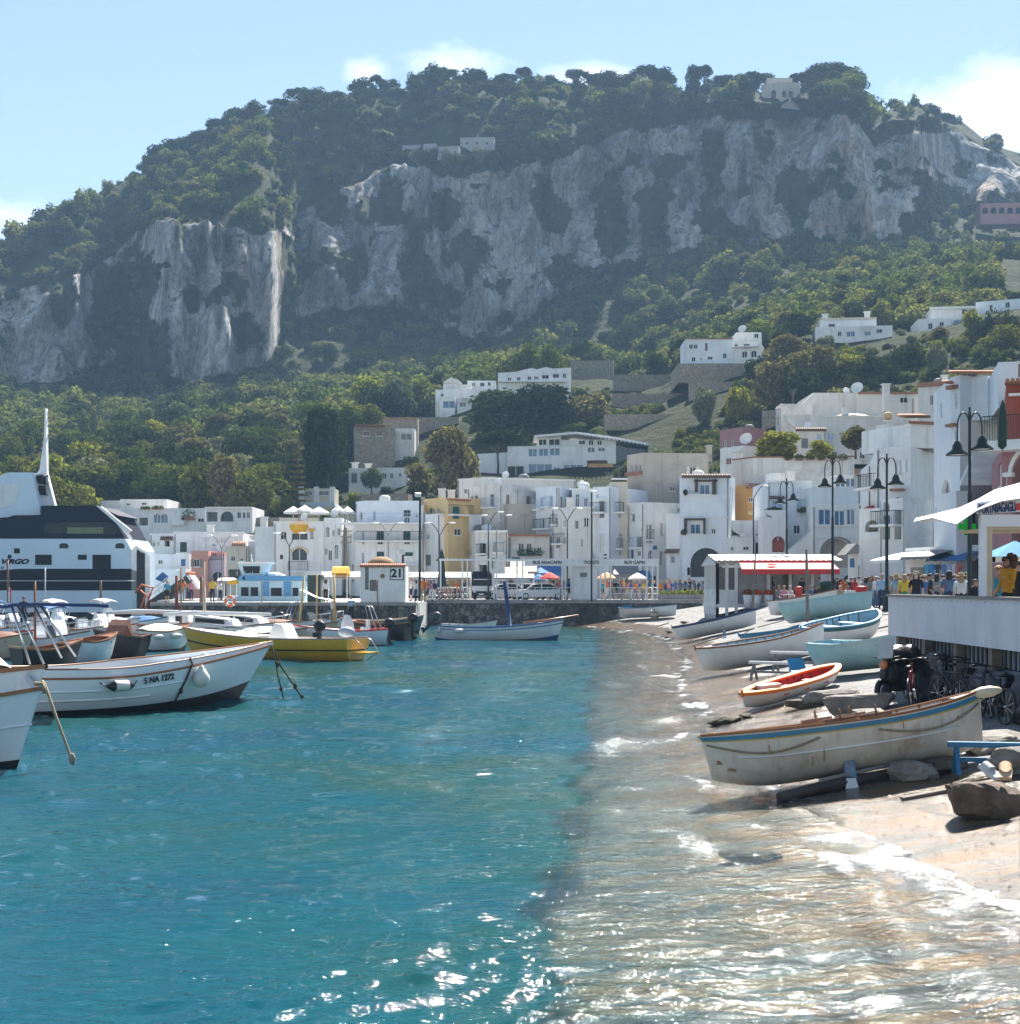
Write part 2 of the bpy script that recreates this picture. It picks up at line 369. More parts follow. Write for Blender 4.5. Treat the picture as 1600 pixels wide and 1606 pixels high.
def crown_mesh(name,lobes,n,size,seed,mat,**kw):
    q,f=leaf_cloud(lobes,n,size,np.random.default_rng(seed),**kw)
    me=mesh_np(name,q,f,mat,smooth=False); d=me.data; bpy.data.objects.remove(me); return d
# far plants: one stuff object, instanced
far=bpy.data.collections.new('plant_kinds')
kinds=[]
for s in range(7):
    rng=np.random.default_rng(100+s)
    R=[4.2,5.0,3.4,4.6,3.0,5.4,4.0][s]; Hh=[6.5,6.0,5,7.5,4.2,6.0,7][s]
    mt=[LEAF_A,LEAF_A,LEAF_O,LEAF_D,LEAF_A,LEAF_D,LEAF_A][s]
    me=crown_mesh('far_crown',round_lobes(rng,R,Hh,11,.2),900,.95,200+s,mt)
    o=bpy.data.objects.new('far_crown_kind_%02d'%s,me); far.objects.link(o); kinds.append(o)
def scatter(name,label,pts,scl,pick,seed=1,coll=far):
    n=len(pts); me=bpy.data.meshes.new(name); me.vertices.add(n); me.vertices.foreach_set('co',np.asarray(pts,np.float32).ravel())
    rng=np.random.default_rng(seed)
    a=me.attributes.new('scl','FLOAT_VECTOR','POINT'); sv=np.stack([scl*rng.uniform(.85,1.2,n),scl*rng.uniform(.85,1.2,n),scl*rng.uniform(.8,1.15,n)],1); a.data.foreach_set('vector',sv.astype(np.float32).ravel())
    a=me.attributes.new('rot','FLOAT_VECTOR','POINT'); rv=np.zeros((n,3)); rv[:,2]=rng.uniform(0,2*PI,n); rv[:,:2]=rng.normal(size=(n,2))*.09; a.data.foreach_set('vector',rv.astype(np.float32).ravel())
    a=me.attributes.new('pick','INT','POINT'); a.data.foreach_set('value',np.asarray(pick,np.int32))
    ob=bpy.data.objects.new(name,me); COL.objects.link(ob)
    g=bpy.data.node_groups.new('scatter_'+name,'GeometryNodeTree')
    g.interface.new_socket('Geometry',in_out='INPUT',socket_type='NodeSocketGeometry'); g.interface.new_socket('Geometry',in_out='OUTPUT',socket_type='NodeSocketGeometry')
    N=g.nodes; L=g.links; gi=N.new('NodeGroupInput'); go=N.new('NodeGroupOutput')
    ip=N.new('GeometryNodeInstanceOnPoints'); ci=N.new('GeometryNodeCollectionInfo'); ci.inputs[0].default_value=coll; ci.inputs[1].default_value=True; ci.inputs[2].default_value=True
    def na(nm,t):
        q=N.new('GeometryNodeInputNamedAttribute'); q.data_type=t; q.inputs[0].default_value=nm; return q.outputs[0]
    L.new(gi.outputs[0],ip.inputs['Points']); L.new(ci.outputs[0],ip.inputs['Instance']); ip.inputs['Pick Instance'].default_value=True
    L.new(na('pick','INT'),ip.inputs['Instance Index']); L.new(na('rot','FLOAT_VECTOR'),ip.inputs['Rotation']); L.new(na('scl','FLOAT_VECTOR'),ip.inputs['Scale'])
    L.new(ip.outputs[0],go.inputs[0])
    md=ob.modifiers.new('scatter','NODES'); md.node_group=g
    return tag(ob,label,None,kind='stuff')
def pick_points(mask,dens,seed):
    """random points on terrain cells; dens = plants per square metre (array)"""
    rng=np.random.default_rng(seed)
    A=np.stack([XG2,YG2,ZG2],-1); e1=A[1:,:-1]-A[:-1,:-1]; e2=A[:-1,1:]-A[:-1,:-1]
    area=np.linalg.norm(np.cross(e1,e2),axis=-1); ex=area*dens[:-1,:-1]*mask[:-1,:-1]
    cnt=rng.poisson(ex); i,j=np.nonzero(cnt); rep=cnt[i,j]; i=np.repeat(i,rep); j=np.repeat(j,rep)
    a=rng.random(len(i))[:,None]; b=rng.random(len(i))[:,None]
    return A[i,j]+e1[i,j]*a+e2[i,j]*b,i,j
inview=(U[None,:]>-260)&(U[None,:]<1860)&(YG>0)
rng=np.random.default_rng(5)
K=KG[:,None]+0*YG
# far woods: upper slope and talus
dens=np.where(K==3,np.where((U[None,:]>1362)&(U[None,:]<1700),.006,.028),np.where(K==1,.022,0))
pts,i,j=pick_points(inview,dens,1)
uu=U[j]; n=len(pts); kindv=rng.choice(7,n,p=[.22,.2,.13,.12,.13,.06,.14])
tal=KG[i]==1; kindv[tal]=rng.choice([3,5,3,0],tal.sum())  # dark leaf kinds put the cliff's shade into the talus colour
lit=(uu>1000)&tal; kindv[lit]=rng.choice([0,1,4,6,3],lit.sum())  # paler leaf kinds give the right talus its sunlit tone
low=(fbm(pts[:,0]/55,pts[:,1]/55,0*pts[:,0],3,91)<-.15)&(KG[i]==3); kindv[low]=rng.choice([3,5,2],low.sum())
sc1=rng.uniform(.4,1.0,n)*np.where(rng.random(n)<.12,1.5,1); sc1[tal]*=.95
pts[:,2]-=.8
SC1=('far_hill_woods','far dense woods covering the upper slopes and the foot of the cliff',pts,sc1,kindv,3)
# plants clinging to the cliff
dens=np.where((K==2)&(veg>.12),.06,0)
pts,i,j=pick_points(inview,dens,2); n=len(pts); kindv=rng.choice([2,3,5,4,3],n); pts[:,2]-=1.2
SC2=('cliff_shrubs','dark shrubs growing in the cracks and gullies of the cliff',pts,rng.uniform(.16,.5,n),kindv,4)
# undergrowth between the houses and trees of the near hillside
occ=((K==0)&(YG>150))*1.0
dn=np.where(fbm(XG/14,YG/14,0*XG,3,15)>-.25,.09,.03)
pts,i,j=pick_points(inview&(occ>0),dn,6); n=len(pts)
keep=np.ones(n,bool); us=U[j]; ys=YG[i,j]

pts=pts[keep]; n=len(pts)
pts[:,2]-=.5
UNDER=(pts,rng.uniform(.16,.4,n),rng.choice(7,n))
# ================================================================ beach, slip and seabed
YW=[4,8,11,15,22,30,36,47,66,80,92,105,118,124,140,260]
XWv=[5.6,5.5,5.3,5.0,4.3,4.4,4.9,5.3,7.9,8.9,9.6,8.5,5.8,4.8,4.5,4.5]
SLv=[.13,.13,.13,.13,.15,.165,.17,.18,.225,.26,.32,.2,.16,.14,.14,.14]
def Gz(X,Y):
    X=np.asarray(X,float);Y=np.asarray(Y,float)
    xw=np.interp(Y,YW,XWv); s=np.interp(Y,YW,SLv); d=X-xw
    up=s*d; cap=PZ-.02
    k=.25; h=np.clip(.5+.5*(cap-up)/k,0,1); top=up*h+cap*(1-h)-k*h*(1-h)*.5
    xe=np.minimum(-.43+.0655*Y+.26*vnoise(Y*.9,0*Y,0*Y,9)+.14*vnoise(Y*3.1,0*Y,0*Y,10),xw-1.6); dd=np.clip((X-xe)/np.maximum(xw-xe,.1),-10,1)
    zs=-.42*(1-dd)
    # the slip ends in a step, then the bottom falls away
    off=xe-X; zs2=np.where(off>0,-.42-np.clip(off*2.6,0,1.6)-np.clip(off-.3,0,8)*.25,zs)
    z=np.where(d>0,top,zs2)
    return z+.03*vnoise(X*.9,Y*.9,0*X,4)*(off<0)
def gp(X,Y): return float(Gz(np.array([X]),np.array([Y]))[0])
def on_ground(u,v,Y0=8,Y1=140):
    """where the ray through photo pixel (u,v) meets the beach"""
    ys=np.linspace(Y0,Y1,6000); x=(u-800)/F*ys; z=CH+(VH-v)/F*ys
    g=Gz(x,ys); k=np.argmax(z<=np.maximum(g,0)); return Vector((x[k],ys[k],max(float(g[k]),0)))
yy=np.concatenate([4*(124/4)**np.linspace(0,1,330),[128,134]]); xx=np.concatenate([np.linspace(-30,-2,18)[:-1],np.arange(-2,14,.11),np.linspace(14,60,50)])
XX,YY=np.meshgrid(xx,yy); ZZ=Gz(XX,YY)
ZZ+=np.where(ZZ<1.7,.012*fbm(XX*3,YY*3,0*XX,3,8),0)
def slipmat():
    m,nt,N,L=nodes('wet_concrete_slip'); out=N.new('ShaderNodeOutputMaterial'); b=N.new('ShaderNodeBsdfPrincipled'); L.new(b.outputs[0],out.inputs[0])
    tc=N.new('ShaderNodeTexCoord'); v=tc.outputs['Object']
    sp=N.new('ShaderNodeSeparateXYZ'); L.new(v,sp.inputs[0])
    f=noisen(N,L,.9,9,.7,v); dry=ramp(N,[(.3,(.10,.095,.09)),(.5,(.18,.173,.164)),(.7,(.27,.264,.254))]); L.new(f,dry.inputs[0])
    f2=noisen(N,L,.6,9,.7,v,stretch=(.42,2.3,1),dist=.9); wet=ramp(N,[(.3,(.03,.026,.022)),(.42,(.09,.078,.062)),(.50,(.135,.118,.094)),(.55,(.19,.105,.032)),(.62,(.135,.115,.09)),(.78,(.20,.19,.165))]); L.new(f2,wet.inputs[0])
    nz=noisen(N,L,.5,6,.65,v); ad=mk(N,'ShaderNodeMath',operation='MULTIPLY_ADD'); L.new(nz,ad.inputs[0]); ad.inputs[1].default_value=-.75; L.new(sp.outputs[2],ad.inputs[2])
    wr=ramp(N,[(.0,0),(.16,1)]); ad2=mk(N,'ShaderNodeMath',operation='ADD'); L.new(ad.outputs[0],ad2.inputs[0]); ad2.inputs[1].default_value=-.02; L.new(ad2.outputs[0],wr.inputs[0])
    subm=ramp(N,[(.3,(.05,.044,.04)),(.42,(.15,.143,.127)),(.49,(.205,.20,.18)),(.515,(.34,.17,.035)),(.585,(.31,.16,.04)),(.62,(.17,.155,.135)),(.78,(.24,.24,.225))]); L.new(f2,subm.inputs[0])
    zr=mk(N,'ShaderNodeMapRange'); L.new(sp.outputs[2],zr.inputs[0]); zr.inputs[1].default_value=-.09; zr.inputs[2].default_value=-.01; zr.inputs[3].default_value=1; zr.inputs[4].default_value=0
    wcol=mixc(N,L,zr.outputs[0],wet.outputs[0],subm.outputs[0])
    c=mixc(N,L,wr.outputs[0],wcol,dry.outputs[0])
    sk=noisen(N,L,16,4,.8,v); skr=ramp(N,[(.3,.6),(.65,1.25)]); L.new(sk,skr.inputs[0]); c=mixc(N,L,1.0,c,skr.outputs[0],'MULTIPLY')
    vo=N.new('ShaderNodeTexVoronoi'); vo.feature='DISTANCE_TO_EDGE'; vo.inputs['Scale'].default_value=.16
    dm=N.new('ShaderNodeTexNoise'); dm.inputs['Scale'].default_value=.8; dm.inputs['Detail'].default_value=6; L.new(v,dm.inputs['Vector'])
    vm=mk(N,'ShaderNodeVectorMath',operation='MULTIPLY_ADD'); L.new(dm.outputs['Color'],vm.inputs[0]); vm.inputs[1].default_value=(2,2,0); L.new(v,vm.inputs[2]); L.new(vm.outputs[0],vo.inputs['Vector'])
    ck=ramp(N,[(.0,.3),(.012,1)]); L.new(vo.outputs['Distance'],ck.inputs[0]); c=mixc(N,L,1.0,c,ck.outputs[0],'MULTIPLY')
    L.new(c,b.inputs['Base Color'])
    rr=ramp(N,[(0,.16),(1,.85)]); L.new(wr.outputs[0],rr.inputs[0]); L.new(rr.outputs[0],b.inputs['Roughness']); b.inputs['Specular IOR Level'].default_value=.45
    bf=noisen(N,L,14,6,.75,v); bn=mk(N,'ShaderNodeBump',i_Strength=.6,i_Distance=.04); L.new(bf,bn.inputs['Height']); L.new(bn.outputs[0],b.inputs['Normal'])
    return m
SLIP=slipmat()
bo=mesh_np('beach_slip',np.stack([XX,YY,ZZ],-1).reshape(-1,3),gridfaces(len(yy),len(xx)),SLIP)
tag(bo,'sloping wet concrete slip and beach rising from the water',None,kind='structure')
# ================================================================ water
def watermat():
    m,nt,N,L=nodes('harbour_water'); out=N.new('ShaderNodeOutputMaterial')
    tc=N.new('ShaderNodeTexCoord'); v=tc.outputs['Object']
    at=N.new('ShaderNodeAttribute'); at.attribute_name='dep'
    fo=N.new('ShaderNodeAttribute'); fo.attribute_name='foam'
    b1=noisen(N,L,5.5,4,.6,v,stretch=(.75,1.35,1),dist=.4); b2=noisen(N,L,16,3,.6,v,stretch=(.8,1.3,1))
    mu=mk(N,'ShaderNodeMath',operation='MULTIPLY_ADD'); L.new(b2,mu.inputs[0]); mu.inputs[1].default_value=.12; L.new(b1,mu.inputs[2])
    bn=mk(N,'ShaderNodeBump',i_Strength=.9,i_Distance=.045); L.new(mu.outputs[0],bn.inputs['Height'])
    g=noisen(N,L,.07,5,.6,v,stretch=(1,1.0,1)); gr=ramp(N,[(.36,(.003,.052,.086)),(.48,(.004,.066,.084)),(.57,(.012,.062,.056)),(.67,(.030,.058,.032))]); L.new(g,gr.inputs[0])
    df=N.new('ShaderNodeBsdfDiffuse'); L.new(gr.outputs[0],df.inputs[0])
    tr=N.new('ShaderNodeBsdfTransparent')
    tcr=ramp(N,[(0,(.97,.985,.97)),(.5,(.72,.86,.86)),(1,(.3,.6,.68))]); L.new(at.outputs['Fac'],tcr.inputs[0]); L.new(tcr.outputs[0],tr.inputs[0])
    fr=ramp(N,[(.0,1),(.2,.85),(.42,.60),(.7,.22),(1.0,.0)]); L.new(at.outputs['Fac'],fr.inputs[0])
    m1=N.new('ShaderNodeMixShader'); L.new(fr.outputs[0],m1.inputs[0]); L.new(df.outputs[0],m1.inputs[1]); L.new(tr.outputs[0],m1.inputs[2])
    gl=N.new('ShaderNodeBsdfGlossy'); gl.inputs['Roughness'].default_value=.05; L.new(bn.outputs[0],gl.inputs['Normal'])
    fe=N.new('ShaderNodeFresnel'); fe.inputs['IOR'].default_value=1.33; L.new(bn.outputs[0],fe.inputs['Normal'])
    m2=N.new('ShaderNodeMixShader'); L.new(fe.outputs[0],m2.inputs[0]); L.new(m1.outputs[0],m2.inputs[1]); L.new(gl.outputs[0],m2.inputs[2])
    fn=noisen(N,L,11,9,.82,v,stretch=(1,.8,1),dist=.5); fa=mk(N,'ShaderNodeMath',operation='MULTIPLY_ADD'); L.new(fn,fa.inputs[0]); fa.inputs[1].default_value=1.15; L.new(fo.outputs['Fac'],fa.inputs[2])
    far_=ramp(N,[(.72,0),(.80,.25),(1.05,.85)]); L.new(fa.outputs[0],far_.inputs[0])
    wd=N.new('ShaderNodeBsdfDiffuse'); wd.inputs[0].default_value=(.52,.53,.53,1)
    m3=N.new('ShaderNodeMixShader'); L.new(far_.outputs[0],m3.inputs[0]); L.new(m2.outputs[0],m3.inputs[1]); L.new(wd.outputs[0],m3.inputs[2])
    L.new(m3.outputs[0],out.inputs[0]); return m
WATER=watermat()
ry=5.5*(250/5.5)**np.linspace(0,1,640); cu=np.arange(-800,1900,4.0)
YY2=ry[:,None]+0*cu[None,:]; XX2=(cu[None,:]-800)/F*YY2
G2=Gz(XX2,YY2); dep=np.clip(-G2,0,3)
sp=np.maximum(4/F*YY2,YY2*(math.log(250/5.5)/639))
hgt=0*XX2; rng=np.random.default_rng(42)
wx=XX2+.5*fbm(XX2*.35,YY2*.35,0*XX2,2,5); wy=YY2+.5*fbm(XX2*.35+9,YY2*.35,0*XX2,2,6)
for kx in range(60):
    lam=.16*(5.5/.16)**(kx/59)*rng.uniform(.9,1.1); th=math.radians(rng.normal(-78,34)); a=lam*.0100*rng.uniform(.6,1.3)
    a*=(1.5 if lam<.35 else 1.1 if lam<.7 else .62 if lam<1.3 else .3)
    wgt=np.clip((lam/sp-1.6)/2,0,1); kk=2*PI/lam
    hgt+=a*wgt*np.sin(kk*(wx*math.cos(th)+wy*math.sin(th))+rng.uniform(0,2*PI))
hgt*=1+.55*fbm(XX2*.12,YY2*.12,0*XX2,3,12)
shal=np.clip(dep/.6,0,1); hgt*=.42+.58*shal
# long low swash waves running up the slip
d_sh=XX2-np.interp(YY2,YW,XWv); swell=.035*np.sin(2*PI*(d_sh*.9+.45*fbm(XX2*.25,YY2*.18,0*XX2,3,33)*2.2))*np.exp(-((d_sh+1.2)/1.6)**2); hgt+=swell
ZZ2=hgt
film=np.clip(.05-.09*(d_sh-.15),-.3,.02)                      # thin run-up over the wet slip
ZZ2=np.where(d_sh>0,np.maximum(ZZ2,G2+np.clip(.03-.10*d_sh+.02*fbm(XX2*1.2,YY2*1.0,0*XX2,3,44),-.2,.03)),ZZ2)
foam=.25*np.exp(-((d_sh-.10)/.5)**2)+.22*np.clip(swell/.035,0,1)**3*np.exp(-((d_sh+.8)/1.3)**2)+.16*fbm(XX2*.5,YY2*.32,0*XX2,4,23)*np.exp(-((d_sh+1.5)/2.2)**2)-.02
for (fu,fv,rx,ryy,am) in ((1120,1335,.35,.35,.5),(1060,1110,.7,1.6,.34),(1222,1265,.16,.5,.42),(1300,1330,1.0,1.2,.30),(1060,1060,.8,3,.2),(1130,1230,.7,1.0,.22),(1500,1420,1.0,1.0,.3),(990,1000,1.2,5,.2),(1100,1520,.6,.5,.22),(1000,1240,.5,2.0,.2)):
    y0=CH*F/(fv-VH); x0=XU(fu,y0); foam+=am*.62*np.exp(-(((XX2-x0)/rx)**2+((YY2-y0)/ryy)**2))*(1+.7*fbm(XX2*1.6,YY2*1.2,0*XX2,3,19))
foam=foam*np.clip(.45+1.5*fbm(XX2*2.1,YY2*1.3,0*XX2,4,61),.0,1.35); foam=np.where(dep>.75,-.5,foam)
wo=mesh_np('harbour_water',np.stack([XX2,YY2,ZZ2],-1).reshape(-1,3),gridfaces(len(ry),len(cu)),WATER,attrs={'dep':np.clip(dep,0,1),'foam':foam})
tag(wo,'rippled teal harbour water with glints of sun',None,kind='structure')
m=MB(); m.poly([(-1500,-60,-.5),(-1.5,-60,-.5),(-1.5,240,-.5),(-1500,240,-.5)]); 
DEEP=M('deep_water',(.004,.07,.12),.2,.2,.05)
tag(m.build('open_sea',[DEEP]),'open water of the bay beyond the harbour',None,kind='structure')
# ================================================================ houses
WH=stucco('stucco_white',(.83,.82,.795),.42); WG=stucco('stucco_grey_white',(.72,.71,.68),.6,(.32,.28,.23)); WB=stucco('stucco_bluish_white',(.76,.80,.83),.2)
CR=stucco('stucco_cream',(.66,.60,.48),.45); BG=stucco('stucco_beige',(.52,.47,.39),.55,(.26,.2,.15)); PK=stucco('stucco_pink',(.62,.30,.24),.3); MV=stucco('stucco_mauve',(.60,.48,.55),.3)
YE=stucco('stucco_yellow',(.74,.53,.26),.3); OR=stucco('stucco_orange',(.62,.33,.10),.35); RD=stucco('stucco_red',(.32,.075,.05),.3); TER=M('terracotta',(.34,.16,.095),.85,.3,6,bump=.5)
OLDPK=stucco('stucco_faded_rose',(.40,.20,.21),.4); STONE=M('rubble_stone',(.30,.26,.20),.95,.5,3,bump=1.0,bsc=6)
GLASS=M('window_glass',(.014,.02,.026),.25,.5,.8,spec=.2); GLASSB=M('blue_glass',(.05,.14,.26),.12,.3,.5,spec=.7); CURT=M('curtained_glass',(.06,.072,.08),.25,.3,1.2,spec=.3)
FRW=M('white_joinery',(.78,.78,.76),.5,.1); FRB=M('brown_joinery',(.13,.07,.045),.6,.3); GRN=M('green_shutter',(.025,.075,.06),.55,.2); BLU=M('blue_shutter',(.06,.17,.33),.55,.2); TEAL=M('teal_shutter',(.02,.20,.16),.55,.15); GRYS=M('grey_shutter',(.22,.21,.20),.7,.2); BRS=M('brown_shutter',(.17,.09,.06),.6,.2); LBL=M('pale_blue_shutter',(.42,.56,.70),.6,.15)
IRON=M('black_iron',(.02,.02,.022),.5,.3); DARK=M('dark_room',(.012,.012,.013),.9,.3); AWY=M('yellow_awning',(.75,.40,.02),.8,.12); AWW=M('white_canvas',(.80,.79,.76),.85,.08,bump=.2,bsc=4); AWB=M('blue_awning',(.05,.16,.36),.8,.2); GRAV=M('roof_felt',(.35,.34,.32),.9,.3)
PLANT=leafmat('potted_leaves',[(.05,.08,.02),(.10,.11,.03)],.3)
class Face:
    def __init__(s,a,b):
        s.a=Vector((a.x,a.y,0)); s.b=Vector((b.x,b.y,0)); s.d=(s.b-s.a); s.L=s.d.length; s.d/=s.L; s.n=Vector((s.d.y,-s.d.x,0))
    def loc(s,u,v):
        r=Vector(((u-800)/F,1,(VH-v)/F)); t=s.a.dot(s.n)/(r.x*s.n.x+r.y*s.n.y)
        p=Vector((r.x*t,r.y*t,0))-s.a; return p.dot(s.d),CH+r.z*t
    def w(s,q,z,dep=0):
        p=s.a+s.d*q-s.n*dep; return (p.x,p.y,z)
    def bx(s,mb,q0,q1,z0,z1,d0,d1):
        """box: d0..d1 depth into the wall (negative = proud)"""
        v=[s.w(q0,z0,d1),s.w(q1,z0,d1),s.w(q1,z0,d0),s.w(q0,z0,d0),s.w(q0,z1,d1),s.w(q1,z1,d1),s.w(q1,z1,d0),s.w(q0,z1,d0)]
        mb.add(v,[(0,1,2,3),(7,6,5,4),(3,2,6,7),(2,1,5,6),(1,0,4,5),(0,3,7,4)])
def arcpts(s0,s1,z0,z1,n=10):
    r=(s1-s0)/2; rz=min(r,(z1-z0)*.6); c=(s0+s1)/2
    return [(c-r*math.cos(PI*i/n),z1-rz+rz*math.sin(PI*i/n)) for i in range(n+1)],rz
HR=[]; ROOFS=[]; AR=random.Random(21)
def blk(R,pts,vtop,op={},mat=WH,zb=None,back=8,par=.35,roofm=GRAV,back_shift=0,roofname='roof',capm=None,flat=True,zt=None):
    """one storey-block of a house: pts = visible front corners (image column, depth), left to right"""
    W=[Vector((XU(u,Y),Y,0)) for u,Y in pts]; us_=[q[0] for q in pts]; HR.append((min(us_),max(us_),vtop,VH-((zb if zb is not None else gz(pts[0][0],pts[0][1]+1))-CH)/pts[0][1]*F,min(q[1] for q in pts),back))
    if zt is None: zt=ZV(vtop,pts[0][1])
    if zb is None: zb=min(gz(pts[0][0],pts[0][1]+1),gz(pts[-1][0],pts[-1][1]+1))-1.2
    e0=(W[1]-W[0]).normalized(); e1=(W[-1]-W[-2]).normalized()
    nb0=Vector((-e0.y,e0.x,0)); nb1=Vector((-e1.y,e1.x,0))
    bk=nb0 if len(W)==2 else Vector((0,1,0))
    Wb=[W[-1]+bk*back,W[0]+bk*back]
    if len(W)>2: Wb=[W[-1]*(1+back/W[-1].y)+Vector((-.15,0,0)),W[0]*(1+back/W[0].y)+Vector((.15,0,0))]
    poly=W+Wb; m=MB(); rr=.2
    for i in range(len(poly)):
        A,B=poly[i],poly[(i+1)%len(poly)]
        if (B-A).length<.05: continue
        f=Face(A,B); ops=[]
        for o in op.get(i,[]) if i<len(W)-1 else []:
            kd=o[0]; s0,z1=f.loc(o[1],o[2]); s1,z0=f.loc(o[3],o[4]); 
            ops.append((o,kd,s0,s1,z0,z1))
        if i<len(W)-1 and mat in(WH,WB,WG,CR) and 78<A.y<166 and f.L>2.2 and back>2.5:
            z=zt-1.0
            while z>max(zb,PZ)+1.3:
                q=.7
                while q<f.L-1.3:
                    w_,h_=AR.choice(((.75,1.1),(.6,.8),(.8,1.9))); 
                    if AR.random()<(.75 if A.y>126 else .4) and all(q+w_+.4<a[2] or q-.4>a[3] or z+.35<a[4] or z-h_-.35>a[5] for a in ops): ops.append(((AR.choice(('win','win','shut')),0,0,0,0,AR.choice((GLASS,GLASS,CURT))),'win',q,q+w_,z-h_,z)); ops[-1]=((ops[-1][0][0],0,0,0,0,GRN if AR.random()<.3 else GRYS) if ops[-1][0][0]=='shut' else ops[-1][0],ops[-1][0][0],q,q+w_,z-h_,z)
                    q+=AR.uniform(1.3,2.4)
                z-=3.0
            if AR.random()<.6: pm=MB(); q=AR.choice((.15,f.L-.15)); pm.tube([f.w(q,max(zb,PZ),-.05),f.w(q,zt-.2,-.05)],.045,5); pm.build('drainpipe',[GRYS],R)
        holes=[q for q in ops if q[1] in('win','arch','door','dark','shut','french','void','slide')]
        holes=[(o,kd,max(.02,s0),min(f.L-.02,s1),max(zb+.02,z0),min(zt-.05,z1)) for o,kd,s0,s1,z0,z1 in holes]
        holes=[h for h in holes if h[3]-h[2]>.05 and h[5]-h[4]>.05]
        S=sorted({0,f.L,*[h[2] for h in holes],*[h[3] for h in holes]}); Z=sorted({zb,zt,*[h[4] for h in holes],*[h[5] for h in holes]})
        for a in range(len(S)-1):
            for b in range(len(Z)-1):
                cs,cz=(S[a]+S[a+1])/2,(Z[b]+Z[b+1])/2
                if any(h[2]<cs<h[3] and h[4]<cz<h[5] for h in holes): continue
                m.poly([f.w(S[a],Z[b]),f.w(S[a+1],Z[b]),f.w(S[a+1],Z[b+1]),f.w(S[a],Z[b+1])])
        for o,kd,s0,s1,z0,z1 in holes:
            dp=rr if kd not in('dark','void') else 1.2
            if kd=='arch':
                ap,rz=arcpts(s0,s1,z0,z1); h=len(ap)//2
                m.poly([f.w(s0,z1)]+[f.w(*p) for p in reversed(ap[:h+1])]); m.poly([f.w(*p) for p in reversed(ap[h:])]+[f.w(s1,z1)])
                prof=[(s0,z0)]+ap+[(s1,z0)]
                dp=o[6] if len(o)>6 else .25
            else: prof=[(s0,z0),(s0,z1),(s1,z1),(s1,z0)]
            for k in range(len(prof)):
                p,q=prof[k],prof[(k+1)%len(prof)]
                m.poly([f.w(*p),f.w(*q),f.w(*q,dp),f.w(*p,dp)])
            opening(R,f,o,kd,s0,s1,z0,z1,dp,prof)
        for o,kd,s0,s1,z0,z1 in ops:
            if kd in('win','arch','door','dark','shut','french','void','slide'): continue
            extra(R,f,o,kd,s0,s1,z0,z1)
    # parapet top, inner faces and the flat roof
    cen=sum(poly,Vector())/len(poly); inn=[p+(cen-p).normalized()*.35 for p in poly]; n=len(poly)
    for i in range(n):
        a,b,c,d=poly[i],poly[(i+1)%n],inn[(i+1)%n],inn[i]
        m.poly([(a.x,a.y,zt),(b.x,b.y,zt),(c.x,c.y,zt),(d.x,d.y,zt)]); m.poly([(d.x,d.y,zt),(c.x,c.y,zt),(c.x,c.y,zt-par),(d.x,d.y,zt-par)])
    wl=m.build('wall',[mat],R)
    rf=MB(); rf.poly([(p.x,p.y,zt-par+.004) for p in inn]); rf.build(roofname,[roofm],R)
    if 126<W[0].y<180 and back>2.5: ROOFS.append((R,cen,zt-par,[Vector(p) for p in W]))
    if capm:
        c=MB()
        for i in range(len(W)-1):
            f=Face(poly[i],poly[i+1]); f.bx(c,-.08,f.L+.08,zt+.003,zt+.13,-.12,.42)
        c.build('coping',[capm],R)
    return zt
